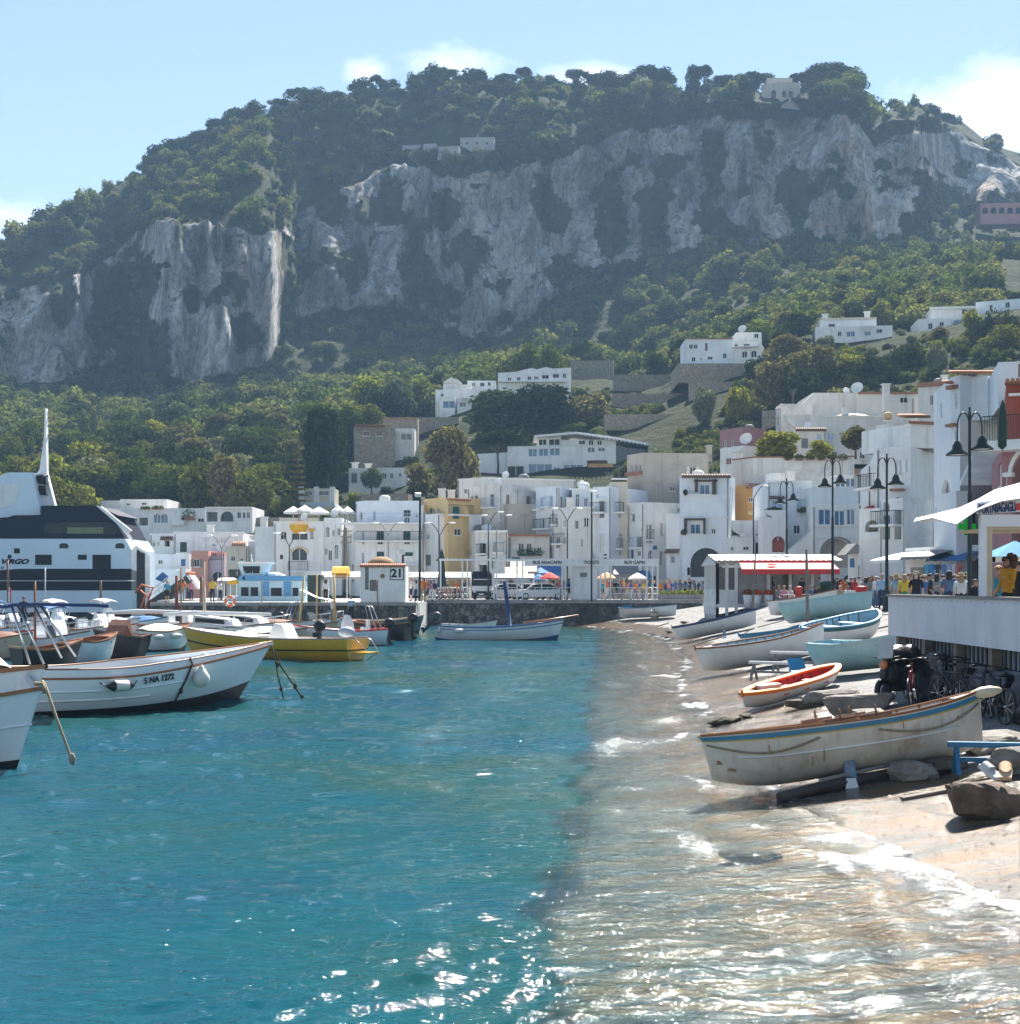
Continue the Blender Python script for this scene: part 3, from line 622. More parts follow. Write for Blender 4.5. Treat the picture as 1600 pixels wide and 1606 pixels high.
def opening(R,f,o,kd,s0,s1,z0,z1,dp,prof):
    c=o[5] if len(o)>5 else None
    w,h=s1-s0,z1-z0
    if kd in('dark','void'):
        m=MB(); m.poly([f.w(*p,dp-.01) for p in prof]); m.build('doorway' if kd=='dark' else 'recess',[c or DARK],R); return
    if kd=='arch':
        m=MB(); m.poly([f.w(*p,dp-.01) for p in prof])
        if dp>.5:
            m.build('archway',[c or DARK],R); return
        fr=MB(); t=.07
        f.bx(fr,s0+.01,s0+t,z0,z1-(w/2 if w/2<h*.6 else h*.6),dp-.1,dp-.02); f.bx(fr,s1-t,s1-.01,z0,z1-(w/2 if w/2<h*.6 else h*.6),dp-.1,dp-.02)
        f.bx(fr,(s0+s1)/2-.04,(s0+s1)/2+.04,z0,z1-.06,dp-.09,dp-.03)
        if w>1.6:
            for q in (.25,.75): f.bx(fr,s0+w*q-.03,s0+w*q+.03,z0,z1-.25*w,dp-.09,dp-.03)
            f.bx(fr,s0,s1,z0+h*.45,z0+h*.45+.07,dp-.088,dp-.032)
        wo=fr.build('window',[FRW],R); m.build('pane',[c or CURT],wo); return
    if kd=='shut':     # closed louvred shutters in the opening
        m=MB(); f.bx(m,s0+.02,(s0+s1)/2-.012,z0+.02,z1-.02,dp-.12,dp-.06); f.bx(m,(s0+s1)/2+.012,s1-.02,z0+.02,z1-.02,dp-.12,dp-.06)
        k=max(3,int(h/.16))
        for i in range(k):
            z=z0+.1+(h-.2)*i/k
            f.bx(m,s0+.09,(s0+s1)/2-.06,z,z+.05,dp-.145,dp-.121); f.bx(m,(s0+s1)/2+.06,s1-.09,z,z+.05,dp-.145,dp-.121)
        m.build('shutter',[c or GRN],R); return
    fr=MB(); t=.05 if h<3 else .08
    fm=FRW if c not in(FRB,) else FRB
    f.bx(fr,s0+.004,s0+t,z0+.004,z1-.004,dp-.11,dp-.02); f.bx(fr,s1-t,s1-.004,z0+.004,z1-.004,dp-.11,dp-.02)
    f.bx(fr,s0+t,s1-t,z1-t,z1-.004,dp-.11,dp-.02)
    if kd!='door': f.bx(fr,s0+t,s1-t,z0+.004,z0+t,dp-.11,dp-.02)
    nm='window'
    if kd=='slide':
        n=max(2,int(round(w/(h*.75)))); 
        for i in range(1,n): f.bx(fr,s0+w*i/n-.045,s0+w*i/n+.045,z0+t,z1-t,dp-.1,dp-.03)
    elif kd=='door':
        nm='door'; d_=MB(); f.bx(d_,s0+t+.004,s1-t-.004,z0+.01,z1-t-.004,dp-.08,dp-.03)
        f.bx(d_,s0+w*.2,s1-w*.2,z0+h*.55,z1-h*.14,dp-.095,dp-.081); f.bx(d_,s0+w*.2,s1-w*.2,z0+h*.1,z0+h*.45,dp-.095,dp-.081)
        do=d_.build('door',[c or BRS],R); fr.build('frame',[FRW],do); return
    else:
        f.bx(fr,(s0+s1)/2-.025,(s0+s1)/2+.025,z0+t,z1-t,dp-.1,dp-.03)
        if h>1.7: f.bx(fr,s0+t,(s0+s1)/2-.036,z0+h*.66,z0+h*.66+.05,dp-.098,dp-.032); f.bx(fr,(s0+s1)/2+.036,s1-t,z0+h*.66,z0+h*.66+.05,dp-.098,dp-.032)
    wo=fr.build(nm,[fm],R)
    p=MB(); p.poly([f.w(s0,z0,dp-.05),f.w(s1,z0,dp-.05),f.w(s1,z1,dp-.05),f.w(s0,z1,dp-.05)]); p.build('pane',[c if (c and c is not FRB) else random.choice([GLASS,GLASS,CURT])],wo)
    if kd=='win':
        sl=MB(); f.bx(sl,s0-.08,s1+.08,z0-.07,z0-.003,-.1,.0); sl.build('sill',[FRW],wo)
    if len(o)>6 and o[6]:   # open shutters either side
        for q in (-1,1):
            sh=MB(); a=(s0-w*.52,s0-.03) if q<0 else (s1+.03,s1+w*.52)
            f.bx(sh,a[0],a[1],z0,z1,-.06,-.012)
            k=max(3,int(h/.2))
            for i in range(k):
                z=z0+.08+(h-.16)*i/k; f.bx(sh,a[0]+.05,a[1]-.05,z,z+.06,-.075,-.061)
            sh.build('shutter',[o[6]],wo)
def extra(R,f,o,kd,s0,s1,z0,z1):
    c=o[5] if len(o)>5 else None
    if kd=='bal':    # slab at the bottom of the rectangle, railing up to its top
        dpt=o[6] if len(o)>6 else .9
        m=MB(); f.bx(m,s0,s1,z0-.16,z0,-dpt,-.004); bo_=m.build('balcony',[FRW if c is None else WH],R)
        r=MB(); hh=max(z1-z0,.9); k=max(2,int((s1-s0)/.16))
        for i in range(k+1):
            q=s0+.04+(s1-s0-.08)*i/k; r.tube([f.w(q,z0+.002,-dpt+.05),f.w(q,z0+hh,-dpt+.05)],.014,4,flat=True,cap=False)
        for q in(s0+.04,s1-.04):
            for e in np.arange(.2,dpt,.2): r.tube([f.w(q,z0+.002,-dpt+e),f.w(q,z0+hh,-dpt+e)],.014,4,flat=True,cap=False)
            r.tube([f.w(q,z0+hh,-dpt+.05),f.w(q,z0+hh,-.02)],.025,4)
        r.tube([f.w(s0+.04,z0+hh,-dpt+.05),f.w(s1-.04,z0+hh,-dpt+.05)],.03,4)
        r.build('railing',[c or IRON],bo_)
    elif kd=='wbal': # solid white parapet balcony
        dpt=o[6] if len(o)>6 else 1.0
        m=MB(); f.bx(m,s0,s1,z0-.18,z0,-dpt,-.004); f.bx(m,s0,s1,z0+.002,z1,-dpt,-dpt+.12); f.bx(m,s0,s0+.12,z0+.002,z1,-dpt+.122,-.004); f.bx(m,s1-.12,s1,z0+.002,z1,-dpt+.122,-.004)
        m.build('balcony',[c or WH],R)
    elif kd=='ledge':
        m=MB(); f.bx(m,s0,s1,z0,z1,-(o[6] if len(o)>6 else .15),-.003); m.build('ledge',[c or FRW],R)
    elif kd=='awn':  # sloping awning
        dpt=o[6] if len(o)>6 else 1.3; m=MB()
        rows=[]
        for k in range(5):
            t=k/4; rows.append([Vector(f.w(s0+(s1-s0)*q/8,z1-(z1-z0)*.75*t**1.2,-.02-dpt*t)) for q in range(9)])
        rows.append([Vector(f.w(s0+(s1-s0)*q/8,z0+ (.06 if q%2 else 0),-.03-dpt)) for q in range(9)])
        m.grid(rows,False); b=[[p-Vector((0,0,.03)) for p in r] for r in rows]; m.grid(b,False)
        m.build('awning',[c or AWW],R)
    elif kd=='dawn': # half-dome awning
        m=MB(); cx=(s0+s1)/2; r=(s1-s0)/2; hgt=z1-z0; rows=[]
        for i in range(7):
            a=PI/2*i/6; rows.append([Vector(f.w(cx-r*math.cos(b)*math.cos(a)*1.0,z0+hgt*math.sin(a),-.02-r*.75*math.sin(b)*math.cos(a))) for b in [PI*j/10 for j in range(11)]])
        m.grid(rows,False); m.build('awning',[c or AWY],R)
    elif kd=='band':  # painted arch rim
        m=MB(); ap,rz=arcpts(s0,s1,z0,z1,12); cx=(s0+s1)/2
        for i in range(12):
            p,q=ap[i],ap[i+1]; e=1.13
            P2=lambda t:(cx+(t[0]-cx)*e,z1-rz+(t[1]-(z1-rz))*e)
            a,b=P2(p),P2(q); m.prism([f.w(*p,-.003),f.w(*q,-.003),f.w(*b,-.003),f.w(*a,-.003)],f.n*.06)
        m.build('arch_rim',[c or AWY],R)
    elif kd=='vault':  # barrel roof end seen from the front
        m=MB(); ap,_=arcpts(s0,s1,z0-(s1-s0),z1,12); r=(s1-s0)/2; cx=(s0+s1)/2
        prof=[(cx-r*math.cos(PI*i/12),z0+(z1-z0)*math.sin(PI*i/12)) for i in range(13)]
        m.prism([f.w(*p,.05) for p in prof],-f.n*(o[6] if len(o)>6 else 5)); m.build('vaulted_roof',[c or WH],R)
    elif kd=='tiles':
        m=MB(); n=max(4,int((s1-s0)/.22)); dpt=o[6] if len(o)>6 else .6
        for i in range(n):
            q=s0+(s1-s0)*(i+.5)/n; m.tube([f.w(q,z1,.25),f.w(q,z0,-dpt)],.1,6)
        f.bx(m,s0,s1,z0-.1,z0-.04,-dpt+.06,.2); m.build('tiled_eave',[c or TER],R)
    elif kd=='pipe':
        m=MB(); m.tube([f.w(s0,z0,-.06),f.w(s0,z1,-.06)],.05,6); m.build('drainpipe',[c or GRYS],R)
    elif kd=='ac':
        m=MB(); f.bx(m,s0,s1,z0,z1,-.35,-.004); cx,cz,r=(s0+s1)/2,(z0+z1)/2,(z1-z0)*.36
        m.prism([f.w(cx+r*math.cos(2*PI*i/12),cz+r*math.sin(2*PI*i/12),-.352) for i in range(12)],f.n*.02); m.build('air_conditioner',[c or FRW],R)
    elif kd=='pot':
        m=MB(); f.bx(m,s0,s1,z0,z0+(z1-z0)*.35,-.5,-.2); b=m.build('planter',[c or TER],R)
        q,fa=leaf_cloud([((s0+s1)/2,0,0,(s1-s0)*.55,.35,(z1-z0)*.6)],160,.22,np.random.default_rng(int(abs(s0)*100)))
        g=MB(); g.add([f.w(p[0],z0+(z1-z0)*.6+p[2],p[1]-.35) for p in q],[tuple(x) for x in fa]); g.build('foliage',[PLANT],b,fix=False)
    elif kd=='sign':
        m=MB(); f.bx(m,s0,s1,z0,z1,-.08,-.004); m.build('shop_sign',[c or FRW],R)
def house(label,u,Y,name='house',cat='house',group=None):
    return thing(name,label,cat,(XU(u,Y),Y+2,0),group)
def dish(R,u,v,Y,r=.45,col=FRW):
    c=P(u,v,Y); T=Matrix.Translation(c)@Euler((math.radians(65),0,math.radians(-25))).to_matrix().to_4x4(); m=MB()
    m.lathe([(.001,0),(r*.5,.04*r/.45),(r*.85,.13*r/.45),(r,.2*r/.45),(r*.97,.215*r/.45),(r*.8,.15*r/.45),(r*.45,.06*r/.45),(.001,.02)],14,T); m.tube([c,c-Vector((0,-.1,1.0))],.03,5); m.tube([T@Vector((0,-r*.9,.12)),T@Vector((0,0,r*.9))],.015,4)
    m.build('satellite_dish',[col],R)
def chimney(R,u,v0,v1,Y,w=.5,mat=WH):
    p=P(u,v1,Y); z1=ZV(v0,Y); m=MB(); m.box(p.x-w/2,p.y,p.z,p.x+w/2,p.y+w,z1); m.box(p.x-w*.7,p.y-w*.2,z1+.003,p.x+w*.7,p.y+w*1.2,z1+.12); m.build('chimney',[mat],R)
def rows_win(kind,us,v0,v1,w,*a): return [(kind,u-w/2,v0,u+w/2,v1)+a for u in us]
# --- upper left terrace villa
h=house('long low white terrace villa with arched windows, left bank',240,190)
blk(h,[(158,194),(188,194)],785,{},WG,back=8); blk(h,[(188.5,194.4),(262,194.4)],783,{0:[('win',198,789,204,793),('win',222,788,230,792)]},WH,back=8)
blk(h,[(176,189),(322,189)],797,{0:[('win',203,813,215,821,CURT),('arch',241,806,252,820,GLASSB),('arch',252.5,806,263,820,GLASSB),('void',218,812,232,824,GRYS),('win',310,813,320,819),('wbal',270,812,291,822,None,.5),('pot',286,800,306,816),('pot',240,794,258,799,TER),('pot',222,795,236,799,TER)]},WH,back=4)
blk(h,[(322.5,187),(396,187)],795,{0:[('void',324,803,341,818,GRYS),('arch',346,802,366,818,CURT,.6),('win',372,803,378,813,DARK),('win',380,803,385,813,DARK),('win',387,803,392,813,DARK),('ledge',322,795.5,396,797.5,FRW,.4)]},WH,back=9)
# --- houses behind the ferry stern
h=house('long white flat roofed house with tiny windows behind the ferry stern',300,162)
blk(h,[(235,162),(272,162)],837,{0:[('win',239,850,243.5,857,GLASS),('win',246.5,849,250,856,GLASS),('tiles',252,840,272,846,BRS,.5),('dark',258,848,266,857)]},WH); blk(h,[(272.4,161.6),(381,161.6)],836,{0:[('win',333,853,337.5,857,GLASS)]},WH,back=9,capm=FRW)
h=house('low white house with a blue door between the ferry stern and the pink house',268,155)
blk(h,[(232,155),(297,155)],869,{0:[('shut',284,877,291,888,BLU),('win',248,878,255,885),('ledge',276,867,297,869,FRW,.1)]},WB,back=6); blk(h,[(225,153),(291,153)],892,{},WB,back=1.8)
h=house('small salmon pink house with a square window and a mauve porch',328,153)
blk(h,[(300,153),(327,153)],864,{0:[('win',304,877,313,889,GLASS,GRYS)]},PK); blk(h,[(327.3,153.3),(352,153.3)],872,{0:[('arch',333,897,350,912,GLASS),('void',329,868,352,878,BRS)]},MV,back=7)
blk(h,[(327.3,154.5),(352,154.5)],866,{0:[('dark',346,869,352,880,BRS),('win',333,867,340,878,BRS)]},PK,back=6)
h=house('cream white two storey house right of the pink house',373,150)
blk(h,[(355,150),(389,150)],856,{0:[('win',362,872,369,880,GLASS),('win',376,875,382,880,CURT),('void',358,893,378,908,GRYS),('tiles',364,850,386,855,TER,.4)]},CR,back=8)
h=house('white house with two small barrel vaulted roofs',410,150)
blk(h,[(389.4,151),(429,151)],849,{0:[('win',420,853,427,864,CURT),('win',407,857,411,864,GLASS),('vault',391,848,410,840,WH,6),('vault',411,847,428.5,839.5,WH,6),('bal',418,863,429,870,IRON,.7),('arch',420,879,428,890,GRYS)]},WB,back=8); 
# --- white house with yellow half-dome awnings
h=house('white house with yellow half dome awnings and rooftop parasols',468,146)
blk(h,[(400,149),(429,149),(430,147.5)],826,{},WH,back=6); blk(h,[(429,146),(508,146)],818,{0:[('win',457,836,483,847,CURT),('dawn',454,838,484,823,AWY),('win',486,833,492,846,GLASSB),('tiles',485,829,493,832,AWY,.3),('arch',457,860,482,878.5,CURT),('band',456,859,483,873,AWY),('win',439,870,444,877,FRB),('bal',452,891,484,895,IRON,.5),('ledge',429,817.5,508,819,FRW,.1)]},WH,back=9)
blk(h,[(508.3,146.3),(536,146.3)],812,{0:[('arch',511,827,517,842,CURT),('win',521,831,525,841,CURT),('win',529,828,534,840,CURT),('win',504.5+5,860,514,870,GLASS),('win',515,863,521,879,GLASS),('arch',525,855,531,876,IRON)]},WH,back=9)
blk(h,[(438,149),(500,149)],812,{},CR,back=.5,par=.05)
for i,(u,v,rw) in enumerate(((460,799,15),(478,797,15),(500,800,17),(530,797,10),(545,799,11))):
    p=P(u,v,150); m=MB(); rr=rw*150/F; 
    for k in range(8):
        a0,a1=2*PI*k/8,2*PI*(k+1)/8; m.add([(p.x,p.y,p.z+.35),(p.x+rr*math.cos(a0),p.y+rr*math.sin(a0),p.z-.25),(p.x+rr*math.cos(a1),p.y+rr*math.sin(a1),p.z-.25)],[(0,1,2)])
    for k in range(8):
        a0,a1=2*PI*k/8,2*PI*(k+1)/8; m.prism([(p.x+rr*math.cos(a0),p.y+rr*math.sin(a0),p.z-.25),(p.x+rr*math.cos(a1),p.y+rr*math.sin(a1),p.z-.25),(p.x+rr*math.cos(a1),p.y+rr*math.sin(a1),p.z-.45),(p.x+rr*math.cos(a0),p.y+rr*math.sin(a0),p.z-.45)],(0,.004,0))
    o=thing('parasol','open white canvas parasol on a roof terrace above the yellow awnings' if i<3 else 'open white canvas parasol on the roof beside the hotel','parasol',(p.x,p.y,p.z-2.4),'white parasols on the roof terraces'); m.build('canopy',[AWW],o)
    q=MB(); q.tube([(p.x,p.y,p.z-2.6),(p.x,p.y,p.z+.3)],.04,6); q.build('pole',[FRW],o)
# --- blue-white hotel, three storeys of green shutters
h=house('white three storey corner hotel with dark green shutters and wrap round balconies',605,147)
hp=[(537,149),(558,145.5),(662,146)]
blk(h,[(558,149),(574,147),(664,147.2)],787,{0:[('win',564,803,569,815,GLASS,None)],1:[('win',585.5,801,589.5,817,BLU),('shut',633,800,644,810,GRN),('win',634,811,643,821,CURT),('win',644+8,806,656,812,CURT)]},WB,back=8)
blk(h,hp,823.5,{0:[('win',553.5,835,557,847,BLU)],1:[('win',567.5,833,571.5,854,BLU),('shut',590.5,833,602.5,847,GRN),('win',592,847.5,601,854,GLASS),('shut',632.5,833,644,847,GRN),('win',634,847.5,643,854,GLASS),
   ('win',567.5,866,571.5,884,BLU),('win',554-9,867,560-9,884,BLU),('shut',591,865,602.5,875,GRN),('shut',633,866,648,872,GRN),('bal',558,854,662,848,IRON,1.0),('ledge',558,885,662,887,FRW,.9)]},WH,back=9)
m=MB(); f=Face(Vector((XU(558,145.5),145.5,0)),Vector((XU(662,146),146,0))); z=ZV(822,145.5); f.bx(m,-1.6,f.L,z-.05,z+.12,-1.0,.3); b=m.build('balcony',[FRW],h)
r=MB()
for i in range(48): r.tube([f.w(-1.5+i*(f.L+1.4)/47,z+.12,-.95),f.w(-1.5+i*(f.L+1.4)/47,z+1.05,-.95)],.014,4,flat=True,cap=False)
r.tube([f.w(-1.5,z+1.05,-.95),f.w(f.L,z+1.05,-.95)],.03,4); r.build('railing',[LBL],b)
# --- yellow house
h=house('ochre yellow house with a green shuttered balcony door beside the hotel',705,150)
blk(h,[(664.5,149),(690.5,146)],783,{0:[('arch',672,797,681,807,GLASSB),('win',687,796,689.5,806,GLASSB)]},YE,zb=ZV(830,148),back=5)
blk(h,[(664.3,147),(690,144.5)],807,{0:[('shut',662+5,870,676,887,GRYS),('win',669,838,673,845,GLASS)]},WH,back=5)
blk(h,[(690.5,146),(703,144),(736,146.5)],783,{1:[('shut',710,794,721,814,TEAL),('bal',703,815,735,808,IRON,.8),('win',713,829,724,840,CURT),('tiles',703,782,736,785,TER,.3)]},YE,back=9)
# --- weathered cream and white blocks in the centre
h=house('tall weathered cream block with peeling plaster behind the central white houses',810,160)
blk(h,[(718,160),(760,157.5),(903,161)],751,{0:[('win',728,767,733,774,GLASS)],1:[('ledge',760,751,903,753,FRW,.1)]},WG,back=9)
h=house('pale grey white corner house with a single tall window, right of the yellow house',765,150)
blk(h,[(735,152),(758,148),(788,146.5),(842,152)],768,{0:[('bal',736,805,752,798,IRON,.6),('shut',744,778,750,797,GRYS)],1:[('shut',770-1,775.5,775,796,GRYS),('bal',760,803,781,795,LBL,.7)],2:[]},WG,back=7,zt=ZV(759,147))
blk(h,[(731,148),(746,143),(797,142)],835,{1:[('door',771,874,777,892,GRN),('dark',752,886,764,905),('dark',752,852,762,872,GRN),('bal',749,874,764,868,IRON,.6),('win',776,850,780,866,GLASS),('shut',729+20,823,757,836,GRYS),('ledge',746,833,797,835,FRW,.3),('bal',776,874,792,866,IRON,.6)],0:[('win',733,863,739,873,CURT)]},WG,back=5)
h=house('low weathered house with a green hedge terrace left of the bus sign',825,146)
blk(h,[(797,146),(842,147)],790,{0:[]},BG,back=6); blk(h,[(797.5,143),(862,143)],840,{0:[('dark',803,874,816,905),('dark',826,876,842,905),('win',806,845,809,850,GLASS),('win',813,852,822,866,CURT),('win',826,852,834,866,CURT),('win',842,858,850,867,CURT),('ledge',798,838,862,841,TER,.8),('pot',812,862,850,872,GRN)]},WG,back=4)
# --- row of narrow white houses
h=house('narrow pale blue white house with two small top balconies',858,147)
blk(h,[(840.5,146),(875.5,143),(897,147)],769,{0:[('shut',848,781,852,800,LBL),('shut',862,778,867,796,LBL),('bal',842,806,853,798,LBL,.6),('bal',855.5,803,867,794,LBL,.6),('win',845,813,848.5,830,GLASS,None),('win',849.5,813,854,830,GLASS),('win',860,811,864,827,GLASS),('bal',843,834,868,828,IRON,.7)],1:[]},WB,back=7,zt=ZV(762,143))
h=house('slim white house with green framed doors and stacked balconies',905,143)
blk(h,[(866,142),(898,140),(929,140)],797,{0:[('win',884,815,888,826,GLASS),('win',884,842,888,853,GLASS),('bal',870,862,886,852,IRON,.5),('win',872,842,878,860,GLASS),('bal',868,788+40,874,822,IRON,.5),('win',870,811,875,827,GLASS)],1:[('win',902,776+40,908,830,GLASS),('ledge',898,795,930,797,FRW,.2),('arch',916,812,924,826,GLASS),('win',911,845,915,858,CURT)]},WG,back=7)
blk(h,[(897.5,144),(929.5,144)],766,{0:[('win',903,775,909,800,GRN),('win',916,781,922,796,CURT),('ledge',897,766,930,768,FRW,.15),('bal',899,802,928,795,LBL,.7)]},WB,back=7)
h=house('white house with a louvred upper door and thin iron balcony',943,142)
blk(h,[(930,141),(957.5,140)],764,{0:[('door',946,868,952,886,GRN),('shut',940,786,948,812,GRYS),('bal',929,816,952,803,IRON,.8),('ledge',937,781,950,783,FRW,.2),('shut',941,838,949,866,FRW),('win',936,776,939,781,GLASS),('ledge',930,872,957,874,FRW,.25),('pipe',957,766,957,930)]},WB,back=8)
h=house('pale yellow house with two tall brown doors in the central row',971,142)
blk(h,[(958,141.5),(984.5,141.5)],756,{0:[('door',967,784,974,812,FRB),('bal',955,815,978,803,IRON,.8),('arch',966,836,975,871,GRYS),('bal',958,872,977,860,IRON,.5),('bal',959,762,984,750,IRON,.3)]},CR,back=8)
# --- big beige block
h=house('big plain beige block with a shuttered window near its top right',1045,148)
blk(h,[(983.5,150),(1008.5,147),(1111,148)],714,{0:[('win',989,729,993,741,CURT),('win',996,728,1000,740,CURT),('win',1002,728,1006,739,CURT),('ledge',984,742,1008,744,TER,.3)],1:[('win',1082,732,1091.5,745,BRS,FRW),('win',1051.5,763,1059,770,BRS)]},BG,back=10)
chimney(h,1113,700,724,150,.5,BG)
# --- white houses under the beige block
h=house('white house with tall narrow openings and a hanging creeper under the beige block',1020,141)
blk(h,[(984,142),(1010,139.5),(1068,141.5)],798,{0:[('win',999,868-4,1005,872,GLASS),('door',988,862,994,884,BLU),('win',986,842,989,851,GLASS),('shut',998,842,1007,860,GRYS),('ledge',997,830,1008,832,FRW,.2),('bal',992,872,1008,858,LBL,.5),('pipe',985,826,985,870)],1:[('win',1014,822,1018,852,GRYS),('win',1018.5,822,1023,852,GLASS),('bal',1013,856,1024,846,IRON,.4),('arch',1017,863,1024,880,CURT),('win',1036,820,1040,841,CURT),('dark',1035,865,1040,886),('sign',1024,856,1030,862,BLU),('win',1063,797,1068,803,GLASS)]},WH,back=8,zt=ZV(788,140))
blk(h,[(1045,139),(1068,138)],806,{0:[('awn',1046,861,1067,868,BRS,.5),('win',1051.5,872,1058,883,BLU)]},WH,back=3)
h=house('white corner house with bark framed blue windows over a big ground floor arch',1108,136)
blk(h,[(1066,138),(1071,136),(1144,136),(1153,141)],747,{1:[('win',1098,760,1113.5,777,GLASSB),('ledge',1071,775,1125,777,FRW,.3),('tiles',1068,744,1146,748,BRS,.5),('win',1083,822,1099,838,GLASSB),('ledge',1066+6,837,1106,839,FRW,.25),('win',1116,829,1123,837,CURT),('ledge',1115,822,1126,824,FRW,.15),('arch',1083,859,1134,905,CURT,.9),('ledge',1069,811,1145,813,FRW,.12),('dark',1078,890,1084,902),('pot',1064+8,770,1077,777,TER),('pot',1068,832,1076,839,M('red_flower',(.5,.03,.03),.7))]},WB,back=9,roofm=GRAV)
m=MB(); f=Face(Vector((XU(1071,136),136,0)),Vector((XU(1144,136),136,0)))
for (a,b,c,d) in ((1090,752,1094,772),(1117,752,1123,776),(1088,753,1125,755.5),(1073,815,1077,834),(1103,813,1106,838),(1073,813,1106,816)):
    q0,z1=f.loc(a,b); q1,z0=f.loc(c,d); f.bx(m,q0,q1,z0,z1,-.35,-.02)
m.build('bark_pergola',[BARK],h)
h=house('low white house with a curved parapet beside the orange yard',1180,137)
blk(h,[(1141,138),(1203,138)],825+15,{0:[('ac',1160,834+2,1169,842),('win',1146,857,1151,864,DARK),('win',1165.5,857,1175,864,DARK),('vault',1143,841,1202,816,WH,3)]},WH,back=7); blk(h,[(1141,135.5),(1183,135.5)],843,{0:[('win',1146,857,1151,864,DARK),('win',1165.5,857,1175,863,DARK)]},WH,back=2)
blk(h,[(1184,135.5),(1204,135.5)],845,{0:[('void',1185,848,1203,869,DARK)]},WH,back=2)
h=house('bright orange house with a tiled awning squeezed between white houses',1188,147)
blk(h,[(1152,150),(1172,149),(1206,149)],762,{1:[('win',1174,780,1181,787,BRS),('void',1190,790,1197,806,YE),('tiles',1170,759,1206,764,TER,1.1),('ledge',1172,802,1206,808,YE,.5)],0:[]},OR,back=8)
h=house('white house with pale blue windows and an outside stair above the red awning pavilion',1240,133)
blk(h,[(1203.5,134),(1273,134)],755,{0:[('slide',1211,784,1228,800,LBL),('tiles',1207,778,1230,781,BRS,.5),('slide',1250,782,1271,800,LBL),('ledge',1250,800,1272,803,FRW,.15),('pot',1201,797,1226,804,IRON),('pot',1250,797,1271,804,IRON),('ledge',1204,754,1273,757,FRW,.2)]},WB,back=8)
blk(h,[(1207,137),(1231,137)],742,{},WH,back=2); blk(h,[(1196,131.5),(1235,131.5)],805+6,{0:[('arch',1211,841,1231,866,RD),('vault',1203,812,1237,800,WH,1.5)]},WH,back=2.3)
m=MB(); A=P(1235,865,131); B=P(1275,832,131)
m.prism([(A.x,131,1.5),(A.x,131,A.z),(B.x,131,B.z),(B.x+.6,131,B.z),(B.x+.6,131,1.5)],(0,2,0)); m.build('outside_stair',[WH],h)
m=MB(); m.prism([P(1213,848,131.45),P(1230,848,131.45),P(1230,864,131.45),P(1213,864,131.45)],(0,.05,0)); m.build('entrance_sign',[RD],h)
h=house('white house with three tall windows over a wide studded arch',1312,130)
blk(h,[(1273.3,131),(1350,131)],764,{0:[('ledge',1273,790,1350,793,FRW,.25)]},WB,back=7,zb=ZV(792,131)); blk(h,[(1274,130.7),(1348,130.7)],792,{0:[('slide',1284,799,1303,823,GLASSB),('slide',1309,801,1325,824,GLASSB),('slide',1328.5,799,1341,823,GLASSB),('ledge',1280,824,1344,826,FRW,.12),('arch',1289,845,1338,890,BG,1.0),('ledge',1273,842,1348,844,FRW,.06)]},WH,back=7)
blk(h,[(1308,134),(1345,134)],745,{0:[('slide',1311,750,1326,764,GLASSB),('slide',1327,750,1341,764,GLASSB)]},WH,back=4)
m=MB(); f=Face(Vector((XU(1274,130.7),130.7,0)),Vector((XU(1348,130.7),130.7,0))); s0,z1=f.loc(1287,843); s1,z0=f.loc(1340,890)
for i in range(22):
    a=PI*(i+.5)/22; c=((s0+s1)/2-(s1-s0)/2*math.cos(a),z1-(s1-s0)/2+(s1-s0)/2*math.sin(a)); m.obox(f.w(c[0],c[1],-.04),(.22,.1,.13),0,0,a-PI/2)
m.build('arch_studs',[GRYS],h)
# --- terrace wall with planters and the big complex above
h=house('long grey stained terrace wall topped with terracotta pots above the white houses',1260,150,'terrace_wall','wall')
blk(h,[(1150,154),(1182,151),(1340,150)],722,{1:[('pot',1230+i*17,714,1243+i*17,722,TER) for i in range(6)]},WG,back=1.2,par=.1,capm=TER)
h=house('sprawling white complex with a curved parapet and shallow dome',1350,170)
blk(h,[(1217,172),(1225,168),(1275,168)],640,{0:[('win',1218,655,1222,668,CURT)]},WG,back=6,zb=ZV(720,168))
m=MB(); fz=Face(Vector((XU(1217,168),168,0)),Vector((XU(1275,168),168,0))); prof=[fz.loc(u,v) for u,v in ((1217,641),(1220,637),(1226,632.5),(1229,633),(1232,637),(1240,639),(1250,638.5),(1257,635),(1262,630),(1268,625),(1275,618),(1275,641))]
m.prism([fz.w(q,z+.01,-.02) for q,z in prof],(0,.6,0)); m.build('curved_parapet',[WG],h)
blk(h,[(1275,169),(1440,169)],616,{0:[('win',1412,623,1424,632,DARK),('ledge',1345,615,1440,618,TER,.3),('pipe',1432,625,1432,650)]},WG,back=9)
blk(h,[(1440,168),(1492,166)],602,{0:[('win',1458.5,620,1464,636,BRS),('win',1466,620,1472,636,GRYS),('ledge',1440,601,1492,604,TER,.3)]},WG,back=9)
blk(h,[(1295,163),(1385,163)],652,{0:[('arch',1331,669,1353,690,GRYS),('ledge',1295,652,1385,654,FRW,.1),('win',1298,680,1308,690,LBL),('vault',1232,676,1310,650,WG,1.5)]},WG,back=6,zb=ZV(728,163))
blk(h,[(1247,161),(1296,161)],673,{0:[('tiles',1248,671,1296,675,BRS,.3),('win',1281,680,1289,689,LBL),('win',1293,680,1295,689,LBL)]},WG,back=5,zb=ZV(728,161))
p=P(1335,660,165.5); m=MB(); m.lathe([(2.5*math.cos(a),.8*math.sin(a)) for a in np.linspace(0,PI/2,8)],24,Matrix.Translation(p)); m.build('dome',[BG],h)
